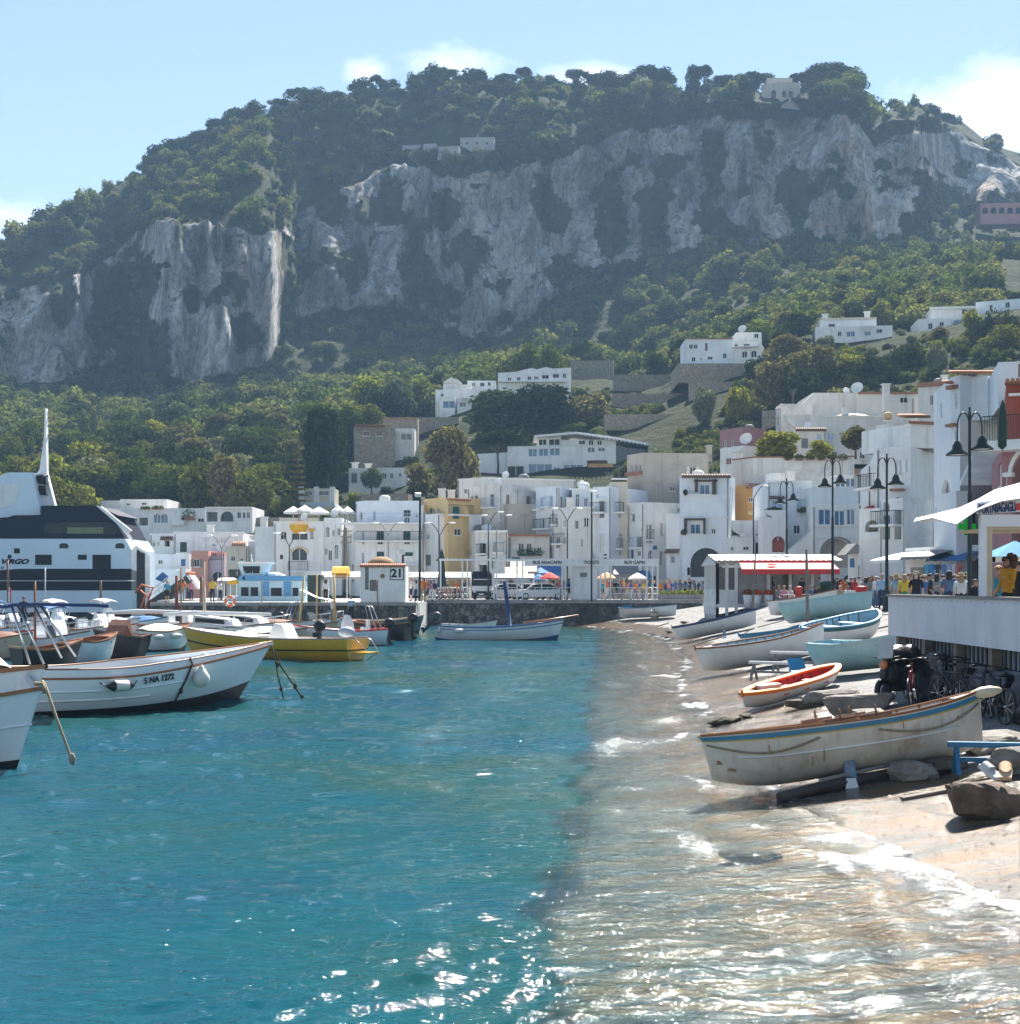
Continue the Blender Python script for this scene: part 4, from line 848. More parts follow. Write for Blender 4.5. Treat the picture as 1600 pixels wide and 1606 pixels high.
chimney(h,1391,603,645,165,.7,WG); dish(h,1345,610,166,.7,FRW); p=P(1393,652,160); m=MB(); m.ell(p,(.5,.5,.45)); m.lathe([(.5,-.5),(.55,-.45)],10,Matrix.Translation(p)); m.build('water_tank',[YE],h)
h=house('faded rose pink and white house on the slope behind the beige block',1165,176)
blk(h,[(1129,178),(1165,174),(1202,176)],675,{0:[('win',1135,691,1141,701,GRYS),('win',1146.5,690,1153,700,GRYS)],1:[]},OLDPK,back=9,zb=ZV(704,176)); blk(h,[(1129.5,177),(1165.5,173),(1202,175)],703.5,{0:[('win',1138,719,1147,728,BRS),('ledge',1150,705,1166,708,FRW,.4)]},WH,back=9); dish(h,1171,690,172,.75)
# --- modern white hotel
h=house('modern white hotel with strips of blue glass and a long white roof above the centre',890,228)
blk(h,[(748,236),(800,233)],712,{},WH,back=10)
blk(h,[(796,229),(966,228)],701,{0:[('slide',829,704,842.5,716,GLASSB),('slide',845,703.5,860,715.5,GLASSB),('slide',862.5,703,878,714.5,GLASSB),('slide',829,728,866,745,GLASSB),('slide',868,733,878,743,GLASSB),('slide',884,729,914,742,GLASSB),('void',921,722,953,739,BRS),('slide',922,701.5,933,709.5,GRYS),('slide',938,702,949,708,GRYS),('slide',793+3,731,822,748,GLASS),('awn',923,727,962,734,OR,1.5)]},WH,back=11,zt=ZV(699,228))
blk(h,[(842,231),(880,230)],685,{0:[('slide',845,689,857,698,GLASS),('slide',861,689,878,698,GLASS)]},WH,back=8,zb=ZV(700,231)); blk(h,[(880.3,230),(966,229)],690,{0:[('slide',908,689.5+1,918,697,GLASS),('slide',923,690,931,698,GLASS),('slide',937,691,944,698,GLASS)]},WH,back=9,zb=ZV(701,229)); blk(h,[(966.3,228),(1016,234)],700,{},GRYS,back=9)
m=MB()
a,b,c=P(838,686,229),P(904,680.5,228),P(967,689,228); d=P(1019,699,233); off=Vector((0,9,0))
for q,r in ((a,b),(b,c),(c,d)): m.prism([q,r,r+Vector((0,0,.35)),q+Vector((0,0,.35))],off)
m.build('canopy_roof',[FRW],h)
m=MB()
for i in range(17):
    t=i/16; p=P(912+100*t,681.5+16*t,227.6-.2+5*max(0,t-.55)/.45); m.obox(p,(.18,1.0,.3))
m.build('roof_beams',[FRW],h)
# --- upper hill villas
h=house('white stepped villa with blue glass below the cliff left of the long villa',730,290)
blk(h,[(683,292),(778,291)],611,{0:[('win',691,617,695.5,622,GLASS)]},WH,back=10); blk(h,[(689,288),(714,288)],622,{0:[('slide',695,629,714-.3,640,GLASSB)]},WH,back=3); blk(h,[(717,287.5),(747,287.5)],624,{0:[('slide',721,631,731,638,GRYS)]},WG,back=4)
blk(h,[(695,293),(740,293)],603,{0:[('slide',702.5,611.5,720,620.5,GLASSB)]},WH,back=9,zb=ZV(625,293)); blk(h,[(733,296),(778,296)],597,{0:[('slide',740,600,746,606,GRYS),('win',753,600,760,606,GLASS),('win',765,599,770,605,GLASS)]},WH,back=8)
m=MB(); z=ZV(601.5,294); fz=Face(Vector((XU(695,292.6),292.6,0)),Vector((XU(724,292.6),292.6,0))); m.prism([fz.w(q*fz.L,z0) for q,z0 in ((0,z),(.25,z+.7),(.5,z+1.2),(.55,z+.8),(.75,z+.75),(1,z))],(0,2.5,0)); m.build('curved_parapet',[WH],h)
h=house('long single storey white villa with a wavy parapet and dark windows below the cliff',838,287)
blk(h,[(781,287),(896,287)],585,{0:[('win',796,592,802,598.5,BRS),('win',810.5,591,816.5,597,BRS),('win',827.5,590,833.5,596,GLASS),('win',837,590,845,595,GRYS),('win',850,588,861,594,GLASS),('win',867,586.5,877,592.5,GLASS),('win',882.5,585.5,888,592.5,GLASS),('ledge',781,598,887,600,FRW,1.2)]},WH,back=10)
m=MB(); fz=Face(Vector((XU(781,286.9),286.9,0)),Vector((XU(896,286.9),286.9,0))); pr=[(781,586),(781,584.5),(810,583),(825,579),(835,577),(842,579.5),(850,577),(857,575.5),(866,578),(896,576.5),(896,586)]
m.prism([fz.w(*fz.loc(u,v)) for u,v in pr],(0,.5,0)); m.build('wavy_parapet',[WH],h)
h=house('two storey white villa, lowest of the three right hand hill villas',1130,272)
blk(h,[(1076,272),(1150,272)],531,{0:[('win',1081,540,1087,547,GLASS),('win',1088,540,1094,547,GLASS),('shut',1106,538,1110,550,BRS),('win',1085,560,1091,567,GLASS),('win',1098,561,1101,565,GLASS),('win',1110,559,1118,564,GLASS),('win',1134,554,1140,562,GLASS),('ledge',1076,530.5,1150,532,TER,.3)]},WB,back=9,zb=ZV(571,272)); blk(h,[(1150.3,272.3),(1192,271)],537,{0:[('dark',1152,536,1157,544,BRS),('win',1166,539,1176,546,GLASS),('arch',1164,551,1172,560,GLASS),('arch',1178,550,1187,560,GLASS),('bal',1150,548,1190,543,FRW,1.0)]},WH,back=8,zb=ZV(571,272)); blk(h,[(1064,270.5),(1198,270.5)],570,{},STONE,back=12,zb=ZV(600,270)); blk(h,[(1155,276),(1195,276)],521,{0:[('win',1183,523,1190,530,GLASS)]},WH,back=6)
dish(h,1165,517,274,.8)
h=house('long white two storey villa with a terrace, middle villa of the right hillside',1340,288)
blk(h,[(1279,290),(1400,288)],513,{0:[('win',1314,520,1320,527,GLASS),('slide',1328,520,1341,528,GLASSB),('win',1356,520,1366,526,GLASSB),('win',1375,516,1384,522,GLASS)]},WH,back=9); blk(h,[(1287,292),(1375,291)],499,{0:[('win',1300,508,1310,516,GLASS),('ledge',1287,499,1375,501,CR,.2)]},WB,back=8,zb=ZV(516,292)); chimney(h,1295,493,500,292,.9); chimney(h,1361,489,499,293,.9)
h=house('white villa with an arched blue glazed loggia, highest on the right hillside',1490,290)
blk(h,[(1430,292),(1455,290)],522,{0:[('slide',1436,526,1452,534,GRYS)]},WH,back=6); blk(h,[(1441,290),(1526,289)],500,{0:[('win',1456,507,1463,516,GLASS),('win',1474,505,1481,511,GLASS),('arch',1494,501,1516,515,GLASSB),('bal',1492,516,1522,510,LBL,.6)]},WH,back=9); blk(h,[(1461,294),(1530,293)],483,{0:[('win',1509,485,1517,493,GLASS),('ledge',1458,482,1530,484,FRW,.5)]},WH,back=8,zb=ZV(503,294)); blk(h,[(1530.3,296),(1640,290)],474,{0:[('win',1552,478,1557,487,GLASS),('win',1577,474,1584,482,GLASS)]},WB,back=9)
h=house('white hillside bungalow with rooftop chimneys behind a round bush above the hotel',592,236)
blk(h,[(547,236),(640,235)],734,{0:[('shut',551,742,560,757,GRYS),('shut',565,742,570,752,GRYS),('win',590,742,598,751,CURT),('win',600,742,606,751,CURT),('win',611,742,617,750,GRYS),('win',625,742,630,748,CURT)]},WH,back=9); chimney(h,556,726,735,238,.9); chimney(h,577,728,735,238,.9); blk(h,[(547,234),(566,234)],759,{},WH,back=2)
h=house('small white terrace house with slim pillars beside the tall conifer',498,216)
blk(h,[(471,216),(525,216)],788,{0:[]},WB,back=6); 
for u in (472,496,521):
    m=MB(); p=P(u,788,216.2); m.box(p.x-.35,p.y,p.z,p.x+.35,p.y+.7,ZV(763,216)); m.build('pillar',[WH],h)
blk(h,[(471,222),(525,222)],766,{0:[('win',478,771,490,777,GRYS),('win',500,770,516,777,GRYS)]},CR,back=5)
h=house('small pale house with stacked terraces under the stepped hill villa',640,262)
blk(h,[(620,262),(650,262)],672,{0:[('slide',629,680,646,690,GRYS)]},WG,back=6); blk(h,[(556,258),(620,259)],668,{0:[('win',570,676,580,684,BRS),('win',590,675,600,684,BRS),('ledge',556,667,604,669,TER,1.5)]},STONE,back=6); blk(h,[(600,268),(655,268)],655,{0:[('ledge',600,655,655,657,TER,.3)]},STONE,back=4)
h=house('pale stone ridge villa with three arched openings among the summit pines',1224,602)
blk(h,[(1194,580),(1226,576),(1255,578)],133,{0:[('arch',1209,142,1217.5,153,BRS,1.0)],1:[('arch',1219.5+7,142,1234.5,153,BRS,1.0),('arch',1237,142,1245,153,BRS,1.0)]},BG,back=9,zb=ZV(172,578)); blk(h,[(1203,583),(1243,583)],122,{},BG,back=8,zb=ZV(135,583))
h=house('pale ruined castle walls on the far right crest',1512,705,'castle_ruin','ruin')
blk(h,[(1494,706),(1514,704)],204,{},CR,back=8,zb=ZV(235,705)); blk(h,[(1514.2,704.3),(1528,704)],214,{},CR,back=8,zb=ZV(235,705)); blk(h,[(1528.2,704),(1536,703)],220,{},CR,back=8,zb=ZV(240,705))
HAM=stucco('stucco_hamlet',(.34,.35,.35),.6)
for i,(u0,u1,vt,lab) in enumerate(((631,662,228,'pale blue white hamlet house leftmost on the cliff edge under the summit woods'),(664,684,226,'pale gabled hamlet house in the middle of the cliff edge group'),(686,720,230,'low pale hamlet house with a balustrade on the cliff edge'),(722,775,216,'broad pale hamlet house rightmost and highest of the cliff edge group'))):
    Yh=float(np.interp((u0+u1)/2,U,yt))+3; h=house(lab,(u0+u1)/2,Yh); blk(h,[(u0,Yh+1),(u1,Yh)],vt,{0:[('win',u0+(u1-u0)*q,vt+6,u0+(u1-u0)*q+4,vt+11,GLASS) for q in (.15,.45,.75)]},HAM,back=9,zb=ZV(250,Yh))
h=house('long reddish building with an arcade half hidden under the far right cliff',1560,560)
blk(h,[(1538,562),(1650,560)],319,{0:[('arch',1541+i*13,325,1550+i*13,335,DARK,1.0) for i in range(5)]},OLDPK,back=8,zb=ZV(350,560))
h=house('small white house on the right edge of the upper slope',1590,400); blk(h,[(1582,400),(1640,398)],414,{0:[('win',1587,421,1594,429,GLASS)]},WB,back=8,zb=ZV(450,400))
# --- right hand street
h=house('tall creamy white house with a tiled roof lean-to',1420,100)
blk(h,[(1362,118),(1374,101),(1429,100),(1466,106)],705,{1:[('win',1406,722,1409,744,GLASS),('win',1411,722,1415,744,GLASS),('win',1421,720,1424,740,LBL),('ledge',1397,767,1420,770,TER,.4),('arch',1403,780,1413,800,GLASS),('shut',1423,785,1426,820,GRYS),('ledge',1416,786,1426,788,FRW,.3),('win',1402,802,1414,838,GLASS)],2:[]},WH,back=9,zb=1.6,zt=ZV(700,100))
blk(h,[(1374,106),(1400,104)],668,{},WG,back=6,zb=ZV(706,105)); blk(h,[(1428,102),(1484,103)],664,{0:[('tiles',1417+11,661,1484,665,TER,.3)]},WH,back=6,zb=ZV(702,102)); 
m=MB()
for i in range(20):
    p=P(1418+i*1.9,655,103); m.tube([p+Vector((0,1.5,.35)),p+Vector((0,-.6,0))],.11,6)
m.build('tiled_lean_to',[TER],h)
h=house('narrow red and white house with iron corner balconies',1385,104)
blk(h,[(1350,110),(1361,104),(1394,101)],760,{1:[('arch',1350+3,742,1361,800,GLASS),('bal',1362,778,1392,763,IRON,1.2),('void',1358,832-14,1378,834,BRS),('dark',1366,790-2,1374,800,RD)]},RD,back=7,zb=1.6,zt=ZV(790,101)); blk(h,[(1350,111),(1362,105),(1400,103)],738,{1:[('arch',1351+1,740,1363,780,GLASS)]},WH,back=6,zb=ZV(792,103))
blk(h,[(1383,99.5),(1416,98)],783,{0:[('void',1385,788,1395,803,RD),('bal',1381,847,1419,822,IRON,1.1),('dark',1403,800,1414,846,GRYS),('arch',1384,806,1396,846,CURT)]},WH,back=3,zb=1.6); blk(h,[(1348,101),(1381,100)],798,{0:[('arch',1357,816,1378,834,STONE,.6)]},WH,back=3,zb=1.6)
h=house('tall white house with a shuttered double bay window and outside stair',1510,84)
blk(h,[(1465,90),(1491,83),(1506,82),(1575,84)],690,{0:[('arch',1476,756,1491-.5,800,CURT)],1:[('win',1498,617,1501.5,638,GLASS),('ledge',1492,606,1503,609,TER,.35),('win',1497.5,677,1502.5,706,GLASS),('ledge',1491,666,1503,668,TER,.35),('win',1490,680,1492,690,LBL)]},WB,back=8,zb=1.6,zt=ZV(588,82))
f=Face(Vector((XU(1506,82),82,0)),Vector((XU(1575,84),84,0))); m=MB(); s0,z1=f.loc(1523,592); s1,z0=f.loc(1573,664); m.prism([f.w(s0,z0,-.01),f.w(s1,z0,-.01),f.w(s1-.2,z0,-.9),f.w(s0+.35,z0,-.9)],(0,0,z1-z0)); bw=m.build('bay_window',[WB],h)
for a,b in ((1530,1547),(1553,1568)):
    s0,z1=f.loc(a,600); s1,z0=f.loc(b,637); m=MB(); f.bx(m,s0,s1,z0,z1,-.97,-.905)
    for i in range(18): f.bx(m,s0+.04,s1-.04,z0+.05+(z1-z0-.1)*i/18,z0+.05+(z1-z0-.1)*(i+.6)/18,-.985,-.972)
    m.build('shutter',[LBL],bw)
m=MB()
for i in range(26):
    t=i/25; p=P(1484+t*89,600 if t<.12 else 584.5,81.2+2*t); m.tube([p+Vector((0,.6,.15)),p+Vector((0,-.4,-.06))],.09,6)
m.build('tiled_eave',[TER],h)
blk(h,[(1500,79),(1524,79)],770,{},WB,back=3,zb=1.6)
f=Face(Vector((XU(1465,90),90,0)),Vector((XU(1491,83),83,0))); 
m=MB()
for i in range(14): m.obox(P(1530+i*1.3,758-i*3.0,78.5+i*.22),(1.6,.34,.2))
m.build('outside_stair',[FRW],h)
h=house('rose red house with a white trimmed arch and an iron terrace at the right edge',1590,66)
blk(h,[(1556,74),(1571,66),(1680,64)],690,{0:[('win',1566,730,1571,762,FRW)],1:[('arch',1587,700,1680,900,DARK,1.6),('band',1587,699,1680,900,FRW),('ledge',1577,742,1592,748,FRW,.35),('win',1568+6,740,1580,800,CURT)]},OLDPK,back=10,zb=1.6,zt=ZV(704,66))
blk(h,[(1578,71),(1690,70)],572,{0:[('win',1597,572+10,1610,600,BRS),('tiles',1576,600,1690,596,TER,1.0),('ledge',1582,618,1610,621,FRW,.3)]},RD,back=9,zb=ZV(706,70),zt=ZV(600,70)); blk(h,[(1566,76),(1700,75)],556,{0:[('win',1596,569,1606,592,BRS)]},WB,back=8,zb=ZV(640,76),zt=ZV(568,76))
f=Face(Vector((XU(1571,66),66,0)),Vector((XU(1680,64),64,0))); m=MB(); z=ZV(694,66); f.bx(m,-.6,f.L,z-.45,z,-1.1,.2); b=m.build('terrace',[FRW],h); r=MB()
for i in range(30): r.tube([f.w(-.5+i*.12,z+.003,-1.0),f.w(-.5+i*.12,z+1.1,-1.0)],.014,4,flat=True,cap=False)
r.tube([f.w(-.5,z+1.1,-1.0),f.w(3,z+1.1,-1.0)],.03,4); r.build('railing',[IRON],b)
m=MB(); p=P(1573,668,64.9); m.lathe([(.02,-1.1),(.22,-.9),(.2,.2),(.12,.9),(.02,1.15)],8,Matrix.Translation(p)); m.build('furled_parasol',[M('dark_green_cloth',(.02,.045,.035),.85)],h)
# shops under the right hand houses
h=house('low white shop row with grey slanting awnings and hanging clothes',1480,80,'shop_row','shop')
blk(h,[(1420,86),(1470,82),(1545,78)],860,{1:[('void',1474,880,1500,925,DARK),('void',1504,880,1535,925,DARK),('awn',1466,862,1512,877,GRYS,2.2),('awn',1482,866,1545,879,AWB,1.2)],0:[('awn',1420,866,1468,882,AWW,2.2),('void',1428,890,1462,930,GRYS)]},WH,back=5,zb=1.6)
f=Face(Vector((XU(1470,80.4),80.4,0)),Vector((XU(1535,77),77,0)))
for i,(u,c) in enumerate(((1470,(.1,.4,.6)),(1478,(.03,.25,.6)),(1486,(.05,.05,.07)),(1496,(.12,.2,.4)),(1504,(.3,.4,.55)),(1512,(.5,.5,.55)),(1519,(.45,.1,.08)))):
    m=MB(); s0,z1=f.loc(u-3,885); s1,z0=f.loc(u+3,907); m.prism([f.w(s0+.05,z0,-.6),f.w(s1-.05,z0,-.6),f.w(s1-.02,z1-.15,-.6),f.w(s1+.12,z1-.3,-.6),f.w(s1+.16,z1-.12,-.6),f.w((s0+s1)/2+.08,z1,-.6),f.w((s0+s1)/2-.08,z1,-.6),f.w(s0-.16,z1-.12,-.6),f.w(s0-.12,z1-.3,-.6),f.w(s0+.02,z1-.15,-.6)],f.n*.06)
    m.build('hanging_shirt',[M('shirt_%d'%i,c,.9)],h)
h=house('small white gabled shop with a grey roof and blue striped wall by the red pavilion',1360,104,'shop','shop')
blk(h,[(1330,106),(1386,104)],868,{0:[('arch',1346,885,1356,903,BLU),('sign',1314+20,876,1340,890,AWB),('void',1372,868,1382,905,DARK)]},WH,back=4,zb=1.6); m=MB(); f=Face(Vector((XU(1328,105.5),105.5,0)),Vector((XU(1364,104.5),104.5,0))); m.prism([f.w(*f.loc(1329,870),-.3),f.w(*f.loc(1346,852),-.3),f.w(*f.loc(1363,867),-.3)],(0,3,0)); m.build('gabled_roof',[GRYS],h); m=MB()
for i in range(8):
    q,z1=f.loc(1356+i*2.0,853); m.obox(f.w(q+.05,ZV(860,104),-.02),(.07,.06,.7))
m.build('striped_panel',[BLU],h)
# stone terrace walls on the hillside
def hill_pt(u,v):
    ys=np.linspace(150,428,560); z=np.array(interp2(TU,TY,TZ,np.full((1,560),float(u)),ys[None,:]))[0]; k=np.argmax(CH+(VH-v)/F*ys<=z); return float(ys[k])
for u0,u1,vt,vb,lab in ((948,1130,650,666,'long grey retaining wall under the terraced garden'),(960,1075,618,632,'dark stone retaining wall in the middle terraces'),(895,962,566,598,'grey concrete retaining wall beside the long white villa'),(962,1078,588,606,'stone terrace wall below the lowest right hand villa'),(1080,1150,600,622,'short stone terrace wall under the lowest right hand villa'),(1195,1240,644,672,'low stone wall left of the white complex'),(370,440,812,838,'rough stone wall with a stair under the terrace villa'),(560,640,775,800,'rough stone terrace wall beneath the hillside bungalow'),(640,720,655,676,'stone wall under the stepped hill villa'),(930,1060,690,704,'low dry stone wall between the vine rows')):
    Y0=hill_pt((u0+u1)/2,vb); o=thing('retaining_wall',lab,'wall',(XU((u0+u1)/2,Y0),Y0,0),'stone terrace walls on the hillside'); blk(o,[(u0,Y0),(u1,Y0-1)],vt,{},STONE,back=3.0,par=.05,zb=ZV(vb,Y0)-1)
for R,cen,z,W in ROOFS:
    for k in range(AR.choice((0,1,1,2))):
        p=W[0].lerp(W[-1],AR.uniform(.15,.85)); p=p.lerp(cen,AR.uniform(.3,.7)); t=AR.random(); m=MB()
        if t<.45:
            hh=AR.uniform(1.6,2.8); m.tube([(p.x,p.y,z),(p.x,p.y,z+hh)],.03,4)
            for i in range(4): m.tube([(p.x-.5+i*.06,p.y,z+hh-.12*i),(p.x+.5-i*.06,p.y,z+hh-.12*i)],.015,4)
            m.build('aerial',[GRYS],R)
        elif t<.65: m.box(p.x-.35,p.y,z,p.x+.35,p.y+.5,z+1.3); m.box(p.x-.42,p.y-.06,z+1.303,p.x+.42,p.y+.56,z+1.4); m.build('chimney',[WG],R)
        elif t<.85:
            c=Vector((p.x,p.y,z+.9)); T=Matrix.Translation(c)@Euler((math.radians(65),0,AR.uniform(-.6,.6))).to_matrix().to_4x4(); m.lathe([(.001,0),(.3,.06),(.42,.16),(.40,.17),(.28,.08),(.001,.02)],12,T); m.tube([c,(c.x,c.y+.1,z)],.03,5); m.build('satellite_dish',[FRW],R)
        else: m.lathe([(.001,0),(.55,0),(.55,.9),(.3,1.05),(.001,1.05)],12,Matrix.Translation((p.x,p.y,z))); m.build('water_tank',[AR.choice((GRYS,FRW))],R)
# ================================================================ quay, pier, street furniture
CONC=M('concrete',(.36,.34,.31),.9,.3,1.2,bump=.4,bsc=9); CONCL=M('pale_concrete',(.52,.50,.46),.9,.25,.8,bump=.3,bsc=9)
def quaystone():
    m,nt,N,L=nodes('quay_stone'); out=N.new('ShaderNodeOutputMaterial'); b=N.new('ShaderNodeBsdfPrincipled'); L.new(b.outputs[0],out.inputs[0])
    tc=N.new('ShaderNodeTexCoord'); v=tc.outputs['Object']; vo=N.new('ShaderNodeTexVoronoi'); vo.inputs['Scale'].default_value=2.3; L.new(v,vo.inputs['Vector'])
    ve=N.new('ShaderNodeTexVoronoi'); ve.feature='DISTANCE_TO_EDGE'; ve.inputs['Scale'].default_value=2.3; L.new(v,ve.inputs['Vector'])
    r=ramp(N,[(0,(.10,.085,.07)),(.5,(.22,.19,.16)),(1,(.38,.34,.29))]); sp=N.new('ShaderNodeSeparateColor'); L.new(vo.outputs['Color'],sp.inputs[0]); L.new(sp.outputs[0],r.inputs[0])
    er=ramp(N,[(0,.25),(.09,1)]); L.new(ve.outputs['Distance'],er.inputs[0]); c=mixc(N,L,1.0,r.outputs[0],er.outputs[0],'MULTIPLY')
    n=noisen(N,L,.25,6,.7,v); nr=ramp(N,[(.42,0),(.6,.85)]); L.new(n,nr.inputs[0]); c=mixc(N,L,nr.outputs[0],c,(.045,.04,.034))
    L.new(c,b.inputs['Base Color']); b.inputs['Roughness'].default_value=.9
    bn=mk(N,'ShaderNodeBump',i_Strength=.8,i_Distance=.08); L.new(er.outputs[0],bn.inputs['Height']); L.new(bn.outputs[0],b.inputs['Normal']); return m
QST=quaystone(); BLACKP=M('black_paint',(.012,.012,.014),.45,.2); WHP=M('white_paint',(.78,.78,.77),.45,.1,dirt=.25); NAVY=M('navy_paint',(.007,.010,.026),.55,.2,spec=.15); STEEL=M('bare_steel',(.55,.56,.58),.3,.1,metal=.9); REDP=M('red_paint',(.55,.03,.03),.5,.15); WOODV=M('varnished_wood',(.30,.12,.04),.35,.3,5); WOODG=M('grey_wood',(.20,.17,.14),.85,.4,5,bump=.4); GREENL=M('lamp_green',(.012,.022,.018),.45,.2); ORP=M('orange_plastic',(.75,.16,.03),.5,.1); TAN=M('tan_board',(.55,.45,.32),.7,.15)
def text(body,size,mat,name='lettering',parent=None,loc=(0,0,0),rot=(PI/2,0,0),ext=.012,shear=0,align='CENTER',width=None,bold=0):
    cu=bpy.data.curves.new(name,'FONT'); cu.body=body; cu.size=size; cu.extrude=ext; cu.shear=shear; cu.align_x=align; cu.align_y='CENTER'; cu.offset=bold
    o=bpy.data.objects.new(name,cu); COL.objects.link(o); dg=bpy.context.evaluated_depsgraph_get(); dg.update()
    me=bpy.data.meshes.new_from_object(o.evaluated_get(dg)); bpy.data.objects.remove(o); me.materials.clear(); me.materials.append(mat)
    if width:
        xs=[v.co.x for v in me.vertices]; k=width/(max(xs)-min(xs)); me.transform(Matrix.Diagonal((k,1,1,1)))
    ob=bpy.data.objects.new(name,me); COL.objects.link(ob)
    if parent is not None: ob.parent=parent; loc=Vector(loc)-worg(parent)
    ob.location=loc; ob.rotation_euler=rot
    return ob
QY=122.0
x0,x1=XU(470,QY),XU(1114,QY)
m=MB(); m.box(x0-12,QY+.6,-3,x1+4,152,PZ); tag(m.build('quay',[CONCL]),'paved bus quay in front of the white houses',None,kind='structure')
m=MB(); m.box(x0-10,QY,-3,x1,QY+.597,PZ-.25); qw=thing('quay_wall','rough dark stone quay wall below the bus station','wall',(0,QY,0)); m.build('stonework',[QST],qw)
m=MB(); m.box(x0-10,QY-.12,PZ-.247,x1+.1,QY+.7,PZ+.06); m.build('coping',[CONC],qw)
PIY=106.0
px0,px1=XU(236,PIY),XU(652,PIY)
m=MB(); m.box(px0,PIY+.5,-3,px1,QY-.2,PZ-.02); tag(m.build('pier',[CONCL]),'concrete pier with the small domed hut',None,kind='structure')
m=MB(); m.box(px0,PIY,-3,px1,PIY+.497,PZ-.22); pw=thing('pier_wall','dark wet stone pier wall behind the moored boats','wall',(0,PIY,0)); m.build('stonework',[QST],pw); m=MB(); m.box(px0,PIY-.1,PZ-.217,px1+.1,PIY+.6,PZ+.03); m.build('coping',[CONC],pw)
# --- hut 21
HY=106.3
h=thing('harbour_hut','small white hut on the pier with a brown tiled dome and the number 21','hut',(XU(600,HY),HY+1,PZ))
blk(h,[(565,HY),(636,HY)],888,{0:[]},WH,back=3.2,par=.05,zb=PZ-1.6)
f=Face(Vector((XU(565,HY),HY,0)),Vector((XU(636,HY),HY,0)))
m=MB(); n=24
for i in range(n):
    q=f.L*(i+.5)/n; m.tube([f.w(q,ZV(885,HY),.3),f.w(q,ZV(888.5,HY),-.16)],.085,6)
m.build('tiled_eave',[TER],h)
c=P(598,886,HY+1.7); rad=22*HY/F; DOM=M('dome_tiles',(.30,.19,.09),.85,.35,5,bump=.6,bsc=18)
m=MB(); m.lathe([(rad*math.cos(a),.62*math.sin(a)) for a in np.linspace(0,PI/2,9)],24,Matrix.Translation((c.x,c.y,c.z))); m.build('dome',[DOM],h)
s,z=f.loc(600,903.5); r=4.8*HY/F
m=MB(); m.prism([f.w(s+r*math.cos(2*PI*i/20),z+r*math.sin(2*PI*i/20),-.003) for i in range(20)],f.n*.04); pw_=m.build('porthole',[FRW],h); m=MB(); m.prism([f.w(s+r*.78*math.cos(2*PI*i/20),z+r*.78*math.sin(2*PI*i/20),-.045) for i in range(20)],f.n*.01); m.build('pane',[M('amber_glass',(.16,.11,.05),.2)],pw_)
s0,z1=f.loc(613,890); s1,z0=f.loc(632,908.5); m=MB(); m.mat(1); f.bx(m,s0-.06,s1+.06,z0-.06,z1+.06,-.03,-.003); m.mat(0); f.bx(m,s0,s1,z0,z1,-.045,-.031); b=m.build('number_board',[FRW,BLACKP],h)
c=P(622.5,899.5,HY-.05); text('21',.82,BLACKP,'number',b,c,width=.72,bold=.035)
m=MB(); f.bx(m,.35,.62,ZV(925,HY),ZV(889,HY),-.004,-.001); m.build('damp_streak',[M('mould',(.2,.19,.17),.9,.5,4)],h)
# --- bus station frame with fascia signs
bs=thing('bus_shelter','long white steel frame with bus and ticket signs along the quay','shelter',(XU(860,QY),QY+1,PZ))
m=MB(); y=QY+.9
m.box(XU(689,y),y,ZV(879.5,y),XU(1033,y),y+.14,ZV(876.3,y)); m.build('roof_beam',[WHP],bs)
m=MB(); m.box(XU(823,y),y-.06,ZV(887.5,y),XU(1032,y),y-.004,ZV(879.8,y)); fs=m.build('fascia',[WHP],bs)
for t_,a,b in (('BUS ANACAPRI',836,881),('TICKETS',915.5,939.5),('BUS CAPRI',979.5,1011.5)):
    c=P((a+b)/2,882.2,y-.08); text(t_,.36,BLACKP,'lettering',fs,c,width=(b-a)/F*y,bold=.008)
for u in (691,725,733,775,779,811,820,882,887,896,942,949.5,958,1015,1024,1032):
    m=MB(); w=.06; x=XU(u,y); m.box(x-w,y+.15,PZ+.06,x+w,y+.27,ZV(876.5,y)); m.build('post',[WHP],bs)
m=MB(); m.box(XU(770,y),y+.3,ZV(879,y),XU(1030,y),y+4,ZV(877,y)); m.build('roof_panel',[FRW],bs)
for a,b in ((660,736),(776,812),(830,897),(945,1032)):
    m=MB()
    for v in (921.5,931): m.tube([P(a,v,y+.4),P(b,v,y+.4)],.035,5)
    k=int((b-a)/9)
    for i in range(k+1): q=a+(b-a)*i/k; m.tube([P(q,921.5,y+.4),(XU(q,y+.4),y+.4,PZ)],.03,5)
    m.build('railing',[FRW],bs)
m=MB(); p=P(898,940,y+.3); m.box(XU(898,y),y+.3,PZ,XU(937,y),y+2.6,ZV(889,y)); tb=thing('ticket_booth','square white ticket booth under the TICKETS sign','booth',(p.x,y+1,PZ)); m.build('wall',[WH],tb)
m=MB(); m.box(XU(910,y),y+.27,ZV(905,y),XU(921,y),y+.297,ZV(898,y)); m.build('notice_board',[GRYS],tb); m=MB(); m.box(XU(896,y),y+.1,ZV(889,y)+.003,XU(939,y),y+2.8,ZV(888,y)+.05); m.build('roof',[FRW],tb)
m=MB(); m.box(XU(1034,QY),QY+.9,PZ+.06,XU(1108,QY),QY+1.3,ZV(932,QY)); pl=thing('planter_wall','low grey planter wall with weeds right of the bus signs','planter',(XU(1070,QY),QY,PZ)); m.build('trough',[CONC],pl)
q,fa=leaf_cloud([(XU(1040+i*8,QY),QY+1.1,ZV(930.5,QY),.3,.25,.25) for i in range(9)],500,.2,np.random.default_rng(4)); g=MB(); g.add(q,[tuple(t) for t in fa]); g.build('foliage',[LEAF_Y],pl,fix=False)
